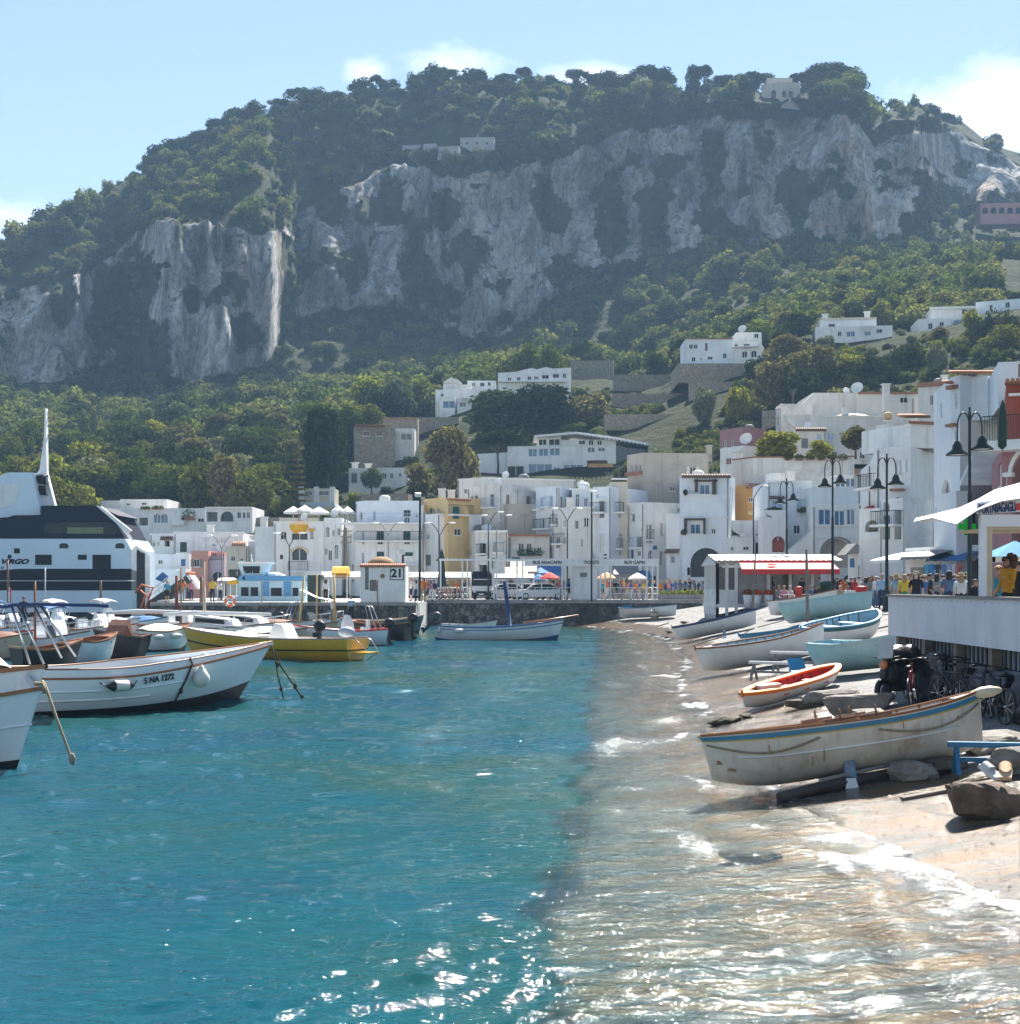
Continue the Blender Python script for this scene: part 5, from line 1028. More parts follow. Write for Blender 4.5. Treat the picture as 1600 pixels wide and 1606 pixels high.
# long white market tents and kiosks behind
def tent(u0,u1,vt,vb,Y,lab,col=AWW,dep=3,leg=True,name='market_tent'):
    o=thing(name,lab,'awning',(XU((u0+u1)/2,Y),Y,PZ)); a,b=XU(u0,Y),XU(u1,Y); z1,z0=ZV(vt,Y),ZV(vb,Y); m=MB()
    prof=[(0,z0-.12),(0,z0),(dep*.25,z0+(z1-z0)*.75),(dep*.5,z1),(dep*.75,z0+(z1-z0)*.75),(dep,z0),(dep,z0-.12)]
    m.grid([[Vector((a+(b-a)*i/10,Y+p[0],p[1])) for i in range(11)] for p in prof],False); m.grid([[Vector((a+(b-a)*i/10,Y+p[0],p[1]-.03)) for i in range(11)] for p in prof],False)
    for x in(a,b): m.poly([(x,Y+p[0],p[1]) for p in prof])
    m.build('canopy',[col],o)
    if leg:
        k=max(1,int((b-a)/3.2))
        for i in range(k+1):
            for yy in (Y+.1,Y+dep-.1):
                q=MB(); x=a+.05+(b-a-.1)*i/k; q.tube([(x,yy,PZ),(x,yy,z0-.05)],.04,5); q.build('post',[FRW],o)
    return o
tent(592,662,897,905,130,'long white market tent right of the domed hut'); tent(664,738,897,905.5,130.5,'long white market tent left of the black bus'); tent(508,566,896.5,905,130,'white market tent left of the domed hut')
tent(340,362,906,911,120,'low white canopy left of the blue cabin boat')
o=tent(520,545,888,899,128,'small yellow striped barrel canopy left of the hut',AWY,2.5)
tent(776,838,900,906,128,'white flat canopy behind the silver car',dep=2); tent(792,828,889,901,133,'cream dome shaped kiosk awning behind the silver car',M('cream_canvas',(.72,.60,.42),.85),4,False)
for i,(u,v,c,l) in enumerate(((862,897,M('red_canvas',(.55,.06,.04),.8),'red market parasol left of the ticket booth'),(951,897,M('peach_canvas',(.80,.48,.26),.85),'peach coloured parasol under the bus signs'),(845,900,AWB,'blue parasol beneath the bus station sign'),(1000,898,AWW,'white parasol beneath the right end of the bus signs'))):
    p=P(u,v,128+i*.7); o=thing('market_parasol',l,'parasol',(p.x,p.y,PZ)); m=MB(); R=15*128/F
    m.lathe([(.01,.0),(R*.5,-.2),(R,-.5),(R,-.62),(R*.98,-.52),(R*.5,-.23),(.01,-.03)],12,Matrix.Translation(p),False); m.build('canopy',[c],o); m=MB(); m.tube([(p.x,p.y,PZ),p],.04,6); m.build('pole',[WOODV],o)
for i,(u0,u1,v0,v1,c,l) in enumerate(((800,842,880,897,GRYS,'grey slanting shop awning left under the white houses'),(844,880,886,899,AWB,'dark blue slanting shop awning behind the bus sign'),(960,1000,886,901,GRYS,'grey slanting shop awning behind the queue'),(985,1018,895,906,AWB,'blue shop awning right behind the queue'))):
    o=thing('shop_awning',l,'awning',(XU((u0+u1)/2,135),136,PZ)); f=Face(Vector((XU(u0,137.5),137.5,0)),Vector((XU(u1,137.5),137.5,0))); s0,z1=f.loc(u0,v0); s1,z0=f.loc(u1,v1)
    m=MB(); a=[f.w(s0,z1,0),f.w(s1,z1,0),f.w(s1,z0,-2.2),f.w(s0,z0,-2.2)]; m.prism(a,(0,0,-.06)); m.prism([f.w(s0,z0-.25,-2.23),f.w(s1,z0-.25,-2.23),f.w(s1,z0-.064,-2.23),f.w(s0,z0-.064,-2.23)],(0,.03,0)); m.build('canvas',[c],o); m=MB()
    for q in(s0+.1,s1-.1): m.tube([f.w(q,z0-.07,-2.1),f.w(q,z0-.9,-.1)],.03,5)
    m.build('bracket',[IRON],o)
# --- bus seen from the front
def wheel(name,parent,c,r,w,ax='x',rimm=STEEL,n=18):
    R=Matrix.Rotation(PI/2,4,'Y') if ax=='x' else Matrix.Rotation(PI/2,4,'X'); T=Matrix.Translation(c)@R
    m=MB(); m.lathe([(r*.62,-w*.4),(r*.9,-w/2),(r,-w*.3),(r,w*.3),(r*.9,w/2),(r*.62,w*.4),(r*.62,-w*.4)],n,T); t=m.build('wheel',[BLACKP],parent)
    m=MB(); m.lathe([(.001,-w*.38),(r*.3,-w*.42),(r*.6,-w*.3),(r*.6,w*.3),(r*.3,w*.42),(.001,w*.38)],n,T); m.build('rim',[rimm],t); return t
YB_=125.0
b=thing('bus','small black and silver bus seen head on below the white frame','bus',(XU(755,YB_),YB_+3,PZ)); xa,xb=XU(740,YB_),XU(770.5,YB_); zt_=ZV(896,YB_)
m=MB(); pr=[(xa,PZ+.35),(xb,PZ+.35),(xb,zt_-.3),(xb-.15,zt_),(xa+.15,zt_),(xa,zt_-.3)]; m.prism([(x,YB_,z) for x,z in pr],(0,6.5,0)); m.build('body',[NAVY],b)
m=MB(); m.box(xa+.12,YB_-.03,PZ+1.25,xb-.12,YB_-.003,zt_-.75); w_=m.build('windscreen',[GLASS],b); m=MB(); m.box(xa+.12,YB_-.028,zt_-.72,xb-.12,YB_-.002,zt_-.66); m.build('trim',[FRW],w_)
m=MB(); m.box(xa+.02,YB_-.06,PZ+.75,xb-.02,YB_-.004,PZ+1.2); m.build('front_panel',[M('silver_paint',(.5,.52,.55),.35,.1,metal=.5)],b)
m=MB(); m.box(xa+.0,YB_-.1,PZ+.38,xb,YB_-.004,PZ+.62); m.build('bumper',[BLACKP],b); m=MB(); m.box(xa+.35,YB_-.032,zt_-.62,xb-.35,YB_-.031+.0005,zt_-.5); 
for x in (xa+.25,xb-.25):
    m=MB(); m.ell((x,YB_-.06,PZ+.68),(.12,.05,.09)); m.build('headlight',[STEEL],b)
    wheel('wheel',b,(x,YB_+1.2,PZ+.42),.42,.28)
m=MB(); m.box(XU(751,YB_),YB_-.115,PZ+.42,XU(759,YB_),YB_-.101,PZ+.55); m.build('number_plate',[FRW],b)
# --- cars
def car(u,Y,lab,col,rz=0,L_=4.4):
    c=thing('parked_car',lab,'car'); LOCAL.add(c); W=1.7
    side=[(-.5,.28),(-.5,.62),(-.485,.78),(-.30,.86),(-.17,1.33),(.05,1.43),(.2,1.40),(.33,.93),(.47,.82),(.5,.6),(.5,.28)]
    m=MB(); rows=[]
    for y,k in((-W/2,.0),(-W/2+.04,.0),(W/2-.04,0),(W/2,0)):
        ins=.0; rows.append([Vector((x*L_,(y if z<.9 else y*.82),z)) for x,z in side])
    m.grid(rows,False); 
    for rw in(rows[0],rows[-1]): m.poly(rw)
    m.poly([rows[0][0],rows[0][-1],rows[-1][-1],rows[-1][0]]); bd=m.build('body',[col],c)
    for sg in(-1,1):
        for a in([(-.27,.9),(-.165,1.27),(-.02,1.36),(-.02,.9)],[(.005,.9),(.005,1.36),(.18,1.34),(.29,.93)]):
            m=MB(); m.prism([(x*L_,sg*(W/2*.82+.012)+sg*(1.36-z)*.28*.0+ (sg*.152*(1.4-z)/.5 if z<1.0 else 0),z) for x,z in a],(0,sg*.012,0)); m.build('window',[GLASS],c)
    for x in(-.31,.31):
        for sg in(-1,1): wheel('wheel',c,(x*L_,sg*(W/2-.08),.31),.31,.2,'y')
    m=MB(); m.ell((.495*L_,-W/2+.28,.66),(.08,.16,.09)); m.build('headlight',[STEEL],c); m=MB(); m.ell((.495*L_,W/2-.28,.66),(.08,.16,.09)); m.build('headlight',[STEEL],c)
    c.rotation_euler=(0,0,rz); c.location=(XU(u,Y),Y,PZ+.0); return c
SILV=M('silver_car_paint',(.62,.64,.66),.25,.05,coat=.5); WHCAR=M('white_car_paint',(.8,.8,.8),.25,.05,coat=.5)
cars=[car(849,125,'white taxi with a blue door panel in front of the ticket booth',WHCAR,PI*.02),car(793,126.5,'silver car half hidden behind the blue railing right of the bus',SILV,.3),car(824,128.5,'white car partly hidden behind the posts left of the taxi',WHCAR,-.4)]
# --- lamps
def bell_lamp(u,vt,Y,lab,zb_):
    zt_=ZV(vt,Y); x=XU(u,Y); o=thing('street_lamp',lab,'street lamp',(x,Y,zb_),'tall dark double bell lamps on the promenade'); H_=zt_-zb_
    m=MB(); m.lathe([(.26,0),(.26,.12),(.17,.2),(.14,.9),(.09,1.05),(.075,H_*.6),(.055,H_*.6+.03),(.055,H_-.25),(.035,H_-.1),(.06,H_-.04),(.001,H_)],10,Matrix.Translation((x,Y,zb_))); m.build('pole',[GREENL],o)
    for sg in(-1,1):
        hb=H_-1.62 if sg<0 else H_-1.42; dx=.44*sg; dy=-.28*sg*0
        m=MB(); pts=[(x+dx*.1,Y,zb_+H_-1.4)]+[(x+dx*(.5-.5*math.cos(a)),Y,zb_+H_-.75+.55*math.sin(a)) for a in np.linspace(0,PI,9)]+[(x+dx,Y,zb_+hb+.4)]
        pts[0]=(x,Y,zb_+H_-1.2); m.tube(pts,.03,6); m.build('arm',[GREENL],o)
        T=Matrix.Translation((x+dx,Y,zb_+hb)); m=MB(); m.lathe([(.001,.42),(.07,.42),(.11,.34),(.17,.24),(.19,.1),(.40,-.06),(.41,-.10),(.17,.04),(.001,.06)],14,T); s=m.build('lamp_shade',[GREENL],o); m=MB(); m.ell((x+dx,Y,zb_+hb-.06),(.3,.3,.035)); m.build('glass',[FRW],s)
    return o
bell_lamp(1521,638,52,'tallest dark double bell lamp, rising behind the white kiosk deck',PZ-.05); bell_lamp(1391,711,71,'dark double bell lamp beside the standing man in a cap',PZ-.05); bell_lamp(1306,716,83,'dark double bell lamp right of the red awning pavilion',PZ-.05); bell_lamp(1234,750,99,'dark double bell lamp rising behind the pavilion roof',PZ-.05)
def arm_lamp(u,vt,Y,lab,arms,zb_=PZ,sp=1.0,col=GRYS):
    zt_=ZV(vt,Y); x=XU(u,Y); o=thing('curved_street_lamp',lab,'street lamp',(x,Y,zb_),'slender curved arm lamps along the quay'); m=MB(); m.tube([(x,Y,zb_),(x,Y,zt_-1.1)],[.075,.05],7); m.build('pole',[col],o)
    for sg in arms:
        dx=(19*Y/F)*sg*sp; m=MB(); pts=[(x+dx*t,Y,zt_-1.1+1.1*math.sin(min(1,t*1.05)*PI/2)) for t in np.linspace(0,1,9)]; m.tube(pts,.035,6); a=m.build('arm',[col],o); m=MB(); m.ell((x+dx*1.12,Y,zt_+.0),(.32,.12,.07)); m.build('lamp_head',[FRW],a)
    return o
for u,v,Y,l,ar in ((348,840,120,'slender double arm lamp in front of the pink house',(-1,1)),(454,836,118,'slender double arm lamp in front of the house with yellow awnings',(-1,1)),(609,820,128,'slender double arm lamp in front of the hotel',(-1,1)),(690,820,128,'slender double arm lamp in front of the yellow house',(-1,1)),(766,803,124,'slender single arm lamp nearest the black bus',(1,)),(779,808,132,'slender double arm lamp behind the black bus',(-1,1)),(890,797,126,'slender double arm lamp left of the ticket booth',(-1,1)),(1182,762,126,'slender single arm lamp left of the stair house',(1,))):
    arm_lamp(u,v,Y,l,ar,col=IRON if len(ar)==1 or u in(690,454,890) else GRYS,sp=.9)
def post(u0,v0,u1,v1,Y,lab,r=.08,col=GREENL,name='mooring_pole',cat='pole',cap=None,parts=None):
    a,b=P(u0,v0,Y),P(u1,v1,Y); o=thing(name,lab,cat,b); m=MB(); m.tube([b,b+(a-b)*.5,a],[r,r*.9,r*.8],8); m.build('shaft',[col],o)
    if parts: parts(o,a)
    return o
def flood(o,a):
    m=MB(); m.obox((a.x-.15,a.y-.1,a.z-.05),(.4,.3,.28),.3,.3); m.build('floodlight',[FRW],o); m=MB(); m.obox((a.x+.2,a.y,a.z-.5),(.25,.2,.6)); m.build('box',[TAN],o)
post(659,775,658,943,108,'tall dark floodlight mast standing by the crowd right of the hut',.1,GREENL,'light_mast','light mast',parts=flood); post(928,771,928,943,121.2,'tall dark lamp post in front of the ticket booth',.075,IRON,'light_mast','light mast',parts=lambda o,a:MB().ell((a.x+.1,a.y,a.z),(.35,.15,.08)).build('lamp_head',[FRW],o)); post(666,802,666,895,134,'grey utility pole beside the yellow house',.1,GRYS,'utility_pole','pole'); post(543,828,543,890,140,'wooden utility pole with crossbars left of the hotel',.12,WOODG,'utility_pole','pole',parts=lambda o,a:[MB().obox((a.x,a.y-.1,a.z-.3-i*.55),(1.1,.1,.1)).build('crossbar',[WOODG],o) for i in range(3)])
def cctv(o,a):
    m=MB(); m.obox((a.x-.1,a.y-.2,a.z-.2),(.5,.3,.35),.4); m.build('camera_box',[FRW],o)
post(632,862,632,885,109,'short pole with two camera boxes on top behind the hut',.09,IRON,'camera_pole','pole',parts=cctv)
m=MB(); p=P(693,0,124); o=thing('closed_parasol','furled dark green parasol by the heap of bicycles','parasol',(XU(693,124),124,PZ)); x=XU(693,124); m.lathe([(.30,.9),(.42,1.2),(.30,2.2),(.2,3.3),(.5,3.32),(.22,3.7),(.04,4.3)],8,Matrix.Translation((x,124,PZ)),False); m.build('canopy',[M('dark_green_cloth2',(.015,.04,.035),.9)],o); m=MB(); m.tube([(x,124,PZ),(x,124,PZ+4.2)],.04,6); m.build('pole',[IRON],o)
# --- pavilion with the red awning
PY=97.0
pv=thing('beach_pavilion','white timber beach bar pavilion with a ribbed roof and a red awning','pavilion',(XU(1210,PY),PY+2,PZ)); X0,X1,X2=XU(1113,PY),XU(1157,PY-3.2),XU(1304,PY); yf=PY-3.2
zf=ZV(949,PY)
m=MB(); m.box(X0,yf,zf-.12,X2,PY+3.5,zf+.1); m.build('floor',[WHP],pv)
zr0,zr1=ZV(886,yf),ZV(871,PY)
m=MB()
for i in range(44):
    xa=X0-.1+(X2-X0+.1)*i/44; m.prism([(xa,yf-.1,zr0+.25),(xa+.17,yf-.1,zr0+.25),(xa+.17,PY,zr1),(xa,PY,zr1)],(0,0,.05+.02*(i%2)))
    m.prism([(xa,PY,zr1),(xa+.17,PY,zr1),(xa+.17,PY+3.4,zr0),(xa,PY+3.4,zr0)],(0,0,.05+.02*(i%2)))
m.build('roof',[FRW],pv)
m=MB(); m.prism([(X0-.05,yf,zr0),(X0-.05,PY,zr1-.05),(X0-.05,PY+3.4,zr0)],(.08,0,0)); m.build('gable',[WHP],pv)
for i,(x,yy) in enumerate([(X0+.08,yf+.1+j*1.1) for j in range(6)]+[(X0+.08+(X1-X0-.15)*j/1,yf+.1) for j in (0,.5,1)]+[(XU(u,yf),yf+.1) for u in(1206,1240,1275,1303)]):
    m=MB(); m.box(x-.09,yy-.09,zf-1.2,x+.09,yy+.09,zr0+.1); m.build('post',[WHP],pv)
m=MB(); m.box(X0+.05,yf+.02,zf-.6,X0+.13,PY+3.3,zf+1.05)
for j in range(26): m.box(X0+.17+(X1-X0-.3)*j/26,yf+.06,zf+.1,X0+.21+(X1-X0-.3)*j/26,yf+.12,zf+.95)
m.box(X0+.1,yf+.04,zf+.951,X1,yf+.14,zf+1.02); m.build('balustrade',[WHP],pv)
m=MB(); m.box(X0+.2,PY+3.3,zf+.1,X2,PY+3.4,zr0-.1); m.build('back_wall',[M('pavilion_back',(.30,.29,.27),.8)],pv)
m=MB(); m.box(XU(1158,PY),PY-.2,zf+.1,XU(1200,PY),PY-.1,zr0-.15); m.build('glazing',[M('pale_glazing',(.35,.37,.38),.2,.3)],pv)
RDC=M('red_canvas2',(.62,.05,.05),.8,.1); xa,xb=XU(1159,yf-.3),XU(1305,yf-.3)
m=MB(); za,zb_=ZV(881,yf-.3),ZV(893,yf-1.6); m.prism([(xa,yf-.2,za),(xb,yf-.2,za),(xb+.2,yf-1.6,zb_),(xa+.0,yf-1.6,zb_)],(0,0,-.05)); aw=m.build('awning',[M('pale_red_canvas',(.80,.27,.24),.8,.08)],pv)
m=MB(); n=40
for i in range(n): q=xa+(xb+.2-xa)*i/n; w=(xb+.2-xa)/n; m.prism([(q,yf-1.62,zb_+.02),(q,yf-1.62,zb_-.28),(q+w/2,yf-1.62,zb_-.34),(q+w,yf-1.62,zb_-.28),(q+w,yf-1.62,zb_+.02)],(0,.02,0))
m.box(xa,yf-.26,za-.02,xb,yf-.18,za+.1); m.build('valance',[RDC],aw)
m=MB(); c=P(1210,887,yf-.9); m.lathe([(.001,.02),(.27,.02),(.27,0),(.001,0)],16,Matrix.Translation((c.x,c.y-.15,(za+zb_)/2+.06))@Matrix.Rotation(math.atan2(za-zb_,1.4),4,'X')@Matrix.Diagonal((1,.5,1,1))); m.build('emblem',[RDC],aw)
def planter_tall(u,v,Y,lab):
    p=P(u,v,Y); o=thing('flower_pot',lab,'flower pot',p,'tall white pots of orange flowers at the pavilion'); m=MB(); m.lathe([(.001,0),(.2,0),(.3,.85),(.27,.85),(.25,.75),(.001,.75)],10,Matrix.Translation(p)); m.build('pot',[WHP],o)
    q,fa=leaf_cloud([(p.x,p.y,p.z+.98,.34,.3,.2)],180,.14,np.random.default_rng(int(u))); g=MB(); g.add(q,[tuple(t) for t in fa]); g.build('flowers',[FLOW],o,fix=False); return o
FLOW=leafmat('orange_flowers',[(.62,.10,.02),(.70,.16,.05),(.10,.10,.03)],.3)
for u,v,l in ((1173,954,'tall white pot of orange flowers leftmost at the pavilion front'),(1187,954,'tall white pot of orange flowers, second from the left at the pavilion front'),(1206,954,'tall white pot of orange flowers nearest the white beached boat with the brown rim')): planter_tall(u,v,yf-1.2,l)
def bin_(u,v,Y,lab,col,h=.95,r=.28,name='litter_bin'):
    p=P(u,v,Y); o=thing(name,lab,'bin',p); m=MB(); m.lathe([(.001,0),(r*.85,0),(r,h*.85),(r*1.08,h*.86),(r*1.0,h*.95),(r*.5,h),(.001,h)],12,Matrix.Translation(p)); m.build('body',[col],o); m=MB(); m.lathe([(r*1.1,h*.8),(r*1.14,h*.86),(r*1.1,h*.9)],12,Matrix.Translation(p)); m.build('rim',[col],o)
bin_(1253,947,88,'tall red bin at the pavilion terrace behind the boats',REDP,1.05,.22); bin_(1351,943,77,'short red bin on the promenade beside the walking people',REDP,.8,.3); bin_(1297,944,92,'dark green bin with a white top at the pavilion end',M('bin_green',(.02,.05,.03),.6),1.3,.42)
q,fa=leaf_cloud([(XU(1236,yf+.5),yf+.5,zf+.5+i*.3,.32,.3,.3) for i in range(7)],900,.16,np.random.default_rng(8)); o=thing('climbing_plant','leafy green column of climbing plant under the red awning','plant',(XU(1236,yf+.5),yf+.5,zf)); g=MB(); g.add(q,[tuple(t) for t in fa]); g.build('foliage',[LEAF_A],o,fix=False); m=MB(); m.tube([(XU(1236,yf+.5),yf+.5,zf),(XU(1236,yf+.5),yf+.5,zf+2.4)],.05,5); m.build('stem',[BARK],o)
post(1185,868,1180,969,78,'thin leaning brown mast of a beached boat left of the pavilion flowers',.055,WOODG,'boat_mast','mast'); post(1265,862,1267,993,60,'grey wooden pole standing among the beached boats',.07,WOODG,'boat_mast','mast')
# --- white kiosk deck on the right
DX=9.35; DY0,DY1=19.0,36.2; DZ=3.02; DB=2.08
dk=thing('kiosk_deck','raised white boarded deck wall carrying the porters kiosk','deck',(DX+3,28,0))
DKP=M('deck_white_paint',(.56,.60,.66),.55,.12,.8,dirt=.3,dirtcol=(.30,.30,.31))
def dxy(t): return Vector((DX-.28*t*0+ (9.62-DX)*t, DY0+(DY1-DY0)*t,0))
m=MB()
ys=np.linspace(DY0,DY1,8)
for i in range(7):
    a,b=ys[i],ys[i+1]-.012; m.box(DX,a,DB,DX+.06,b,DZ)
m.box(DX,DY1-.01,DB,DX+5,DY1+.05,DZ); m.build('side_panel',[DKP],dk)
m=MB(); m.box(DX-.05,DY0,DZ+.003,DX+.2,DY1+.1,DZ+.06); m.build('top_rail',[GRYS],dk)
m=MB(); m.box(DX+.08,DY0,DB+.05,DX+8,DY1,DB+.17); m.build('floor',[WOODG],dk)
for y in np.arange(DY0+.4,DY1,2.3):
    m=MB(); g=gp(DX+.15,y); m.box(DX+.05,y,g-.3,DX+.25,y+.2,DB+.04); m.build('post',[WOODG],dk)
m=MB()
for i in range(60): 
    y=DY0+.3+i*.28; m.box(DX+.27,y,DB-.4,DX+.3,y+.12,DB+.0)
m.box(DX+.262,DY0,DB-.5,DX+.268,DY1,DB-.42); m.build('skirting_slats',[M('slat_paint',(.16,.18,.20),.7,.25)],dk)
m=MB(); m.box(DX+1.1,DY0-4,-1,DX+1.3,DY1,DB+.05); m.box(DX+.2,DY1-.3,.3,DX+1.09,DY1-.1,DB+.05); m.build('back_wall',[M('undercroft_shade',(.015,.014,.013),.95,.3)],dk)  # near-black wall set close in, its colour standing for under-deck shade
m=MB()
for i in range(40): m.ell((DX-.005,DY0+i*(DY1-DY0)/40,DZ-.06),(.008,.012,.012),6,4)
m.build('rivets',[GRYS],dk)
# kiosk
kx,ky=DX+.55,30.0
kk=thing('porters_kiosk','white porters kiosk with a tan lined service window and a white canvas top','kiosk',(kx+2,ky,DB)); KB=DB+.18
xa=XU(1538,ky); KW=M('kiosk_white',(.72,.74,.78),.5,.08)
m=MB(); m.box(xa,ky,KB,xa+.13,ky+.13,ZV(826,ky)); m.build('post',[KW],kk)
m=MB(); m.box(xa+.0,ky-.02,ZV(826,ky)-.001+.0,xa+4,ky+.14,ZV(807,ky)); m.build('lintel',[KW],kk)
m=MB(); m.box(xa+.131,ky+.02,KB,xa+.25,ky+.5,ZV(826,ky)-.003); m.box(xa+.25,ky+.02,ZV(826,ky)-.06,xa+4,ky+2.2,ZV(826,ky)-.004); m.build('lining',[TAN],kk)
m=MB(); m.prism([(xa-.08,ky-.05,ZV(806.5,ky)),(xa+4,ky-.05,ZV(806.5,ky)+.22),(xa+4,ky-.05,ZV(783,ky)+.42),(xa-.08,ky-.05,ZV(788,ky))],(0,.06,0)); sg=m.build('sign_board',[KW],kk)
BLT=M('sign_blue',(.03,.045,.16),.5,.05); RT=M('sign_red',(.6,.04,.04),.5,.05)
w_=(1593-1536)/F*ky; c=P(1564.5,797,ky-.07); t_=text('PORTABAGAGLI',.26,BLT,'lettering',sg,c,width=w_,bold=.006,rot=(PI/2,-.075,0)); t_.scale=(1,1.05,1)
text('&',.2,RT,'lettering',sg,P(1598,795,ky-.07),rot=(PI/2,-.075,0),bold=.006)
m=MB(); rows=[]
AP=P(1640,745,ky+1.2)
edge=[(1433,818,ky+2.2),(1462,812,ky+.9),(1500,822,ky+.2),(1533,800,ky-.25),(1570,786,ky-.3),(1620,778,ky-.3),(1680,778,ky-.3)]
top=[(1440,813,ky+2.4),(1468,806,ky+1.6),(1505,796,ky+1.2),(1533,783,ky+.9),(1560,768,ky+.9),(1600,757,ky+1.0),(1660,750,ky+1.2)]
mid=[((a[0]+b[0])/2,(a[1]+b[1])/2-3,(a[2]+b[2])/2) for a,b in zip(edge,top)]
back=[(a[0]+4,a[1]+6,a[2]+1.6) for a in top]
for row in(edge,mid,top,back): rows.append([P(*q) for q in row])
for rr_ in (rows,[[p-Vector((0,0,.02)) for p in r] for r in rows]): m.grid(rr_,True)
m.build('canvas_top',[AWW],kk)
bp=thing('beach_umbrella','blue and white square parasol seen through the kiosk window','parasol',(XU(1592,34),34,PZ)); m=MB(); c=P(1592,848,34)
for k in range(4):
    a0,a1=PI/4+PI/2*k,PI/4+PI/2*(k+1); r=.95; m.mat(0); m.add([(c.x,c.y,c.z+.0),(c.x+r*math.cos(a0),c.y+r*math.sin(a0),c.z-.38),(c.x+r*math.cos(a1),c.y+r*math.sin(a1),c.z-.38)],[(0,1,2)]); m.mat(1); m.prism([(c.x+r*math.cos(a0),c.y+r*math.sin(a0),c.z-.384),(c.x+r*math.cos(a1),c.y+r*math.sin(a1),c.z-.384),(c.x+r*math.cos(a1),c.y+r*math.sin(a1),c.z-.5),(c.x+r*math.cos(a0),c.y+r*math.sin(a0),c.z-.5)],(0,.01,0))
m.build('canopy',[M('sky_blue_canvas',(.03,.25,.55),.8),FRW],bp); m=MB(); m.tube([(c.x,c.y,DB),(c.x,c.y,c.z)],.03,6); m.build('pole',[FRW],bp)
# pharmacy cross
pc=thing('pharmacy_cross','green lit pharmacy cross sign beside the tallest lamp','sign',P(1517,826,62)); c=P(1517,826,62); m=MB(); e=.12
for a,b in((.36,.12),(.12,.36)): m.box(c.x-a,c.y-(.05 if a>b else .055),c.z-b,c.x+a,c.y+.05,c.z+b)
gm,nt,N,L=nodes('green_led'); o_=N.new('ShaderNodeOutputMaterial'); em=N.new('ShaderNodeEmission'); em.inputs[0].default_value=(.005,.3,.02,1); em.inputs[1].default_value=.22; L.new(em.outputs[0],o_.inputs[0])
m.build('panel',[gm],pc); m=MB(); m.box(c.x+.38,c.y-.02,c.z-.1,c.x+.75,c.y+.04,c.z+.1); m.tube([(c.x+.7,c.y+.02,c.z),(c.x+1.0,c.y+1.2,c.z)],.02,5); m.build('bracket',[IRON],pc)
# ================================================================ ferry
FY=138.0
fr=thing('ferry','big white and navy passenger ferry moored stern on at the left','ferry',(XU(0,FY),FY+5,0)); FLB=M('ferry_white',(.62,.72,.80),.35,.08,.3); FBK=M('ferry_black',(.006,.007,.009),.55,.2,spec=.15)
def pl(pts,Y=FY): return [P(u,v,Y) for u,v in pts]
def fpart(name,pts,mat,y=FY,dep=9,par=None):
    m=MB(); m.prism(pl(pts,y),(0,dep,0)); return m.build(name,[mat],par or fr)
hull=fpart('hull',[(-420,845),(196,845),(206,862),(206,1000),(-420,1000)],FLB)
fpart('dark_band',[(-420,905),(-10,895),(30,892),(206,892),(206,926),(-420,926)],FBK,FY-.03,.028,hull)
fpart('boot_top',[(-420,962),(206,960),(206,1000),(-420,1000)],NAVY,FY-.03,.028,hull)
# stern block set at an angle
f=Face(Vector((XU(206.2,FY),FY,0)),Vector((XU(235,FY+3.2),FY+3.2,0)))
m=MB(); zb0=-.5
def sw(q,z,d=0): return f.w(q*f.L,z,d)
pr=[(0,zb0),(0,ZV(862,FY)),(.25,ZV(855,FY)),(.8,ZV(866,FY+3)),(1,ZV(874,FY+3)),(1,zb0)]
m.prism([sw(q,z) for q,z in pr],-f.n*5); st=m.build('stern',[WHP],fr)
m=MB(); q=[(.28,ZV(955,FY+1)),(.28,ZV(862,FY+1)),(.72,ZV(868,FY+2)),(.72,ZV(955,FY+2))]; m.prism([sw(a,z,-.003) for a,z in q],f.n*.03); m.build('doorway',[DARK],st)
m=MB(); m.prism([sw(a,z,-.002) for a,z in [(0,ZV(926,FY)),(0,ZV(893,FY)),(.27,ZV(896,FY)),(.27,ZV(926,FY))]],f.n*.02); m.build('grey_panel',[GRYS],st)
fpart('upper_deck',[(-420,800),(0,816),(22,808),(176,808),(196,845),(-420,845)],NAVY,FY+.3,8.4)
o=MB(); o.prism(pl([(70,822),(100,819),(176,819),(186,838),(70,836)],FY+.27),(0,.026,0)); o.build('window',[GLASS],fr)
o=MB(); o.prism(pl([(105,827),(162,827),(162,837),(105,837)],FY+.262),(0,.006,0)); o.build('pane',[M('see_through',(.16,.17,.08),.4)],fr)
fpart('sun_deck_canopy',[(64,793),(150,793),(186,808.5),(64,808.5)],NAVY,FY+.4,8)
fpart('deck_stair',[(150,792.5),(158,794),(206,832),(200,836)],WHP,FY-.1,.35)
fpart('funnel_block',[(-420,780),(-60,770),(0,746),(12,741),(50,741),(64,807),(0,812),(-420,812)],FLB,FY+1.5,5)
fpart('funnel_panel',[(-60,790),(2,760),(30,758),(26,790),(-30,806)],WHP,FY+1.45,.045)
mast=fpart('mast',[(58,742),(62,736),(68.5,690),(70.4,640),(72,640),(72.2,700),(73,742),(86,793),(62,793)],WHP,FY+3,.7)
for v in (745,762):
    o=MB(); c=P(60,v,FY+2.9); o.lathe([(.001,-.5),(.38,-.45),(.45,.1),(.5,.75),(.46,.75),(.36,.1),(.001,.05)],12,Matrix.Translation(P(62,v+7,FY+2.8))@Matrix.Rotation(PI/2,4,'Y')@Matrix.Rotation(0,4,'X')); o.build('exhaust',[FBK],mast)
o=MB()
for u,v,w in((72,648,8),(71.5,656,14),(71,668,9),(70,684,16),(68,700,10),(67,716,12)):
    p=P(u,v,FY+3.5); o.box(p.x-w*.03,p.y,p.z,p.x+w*.03,p.y+.3,p.z+.12)
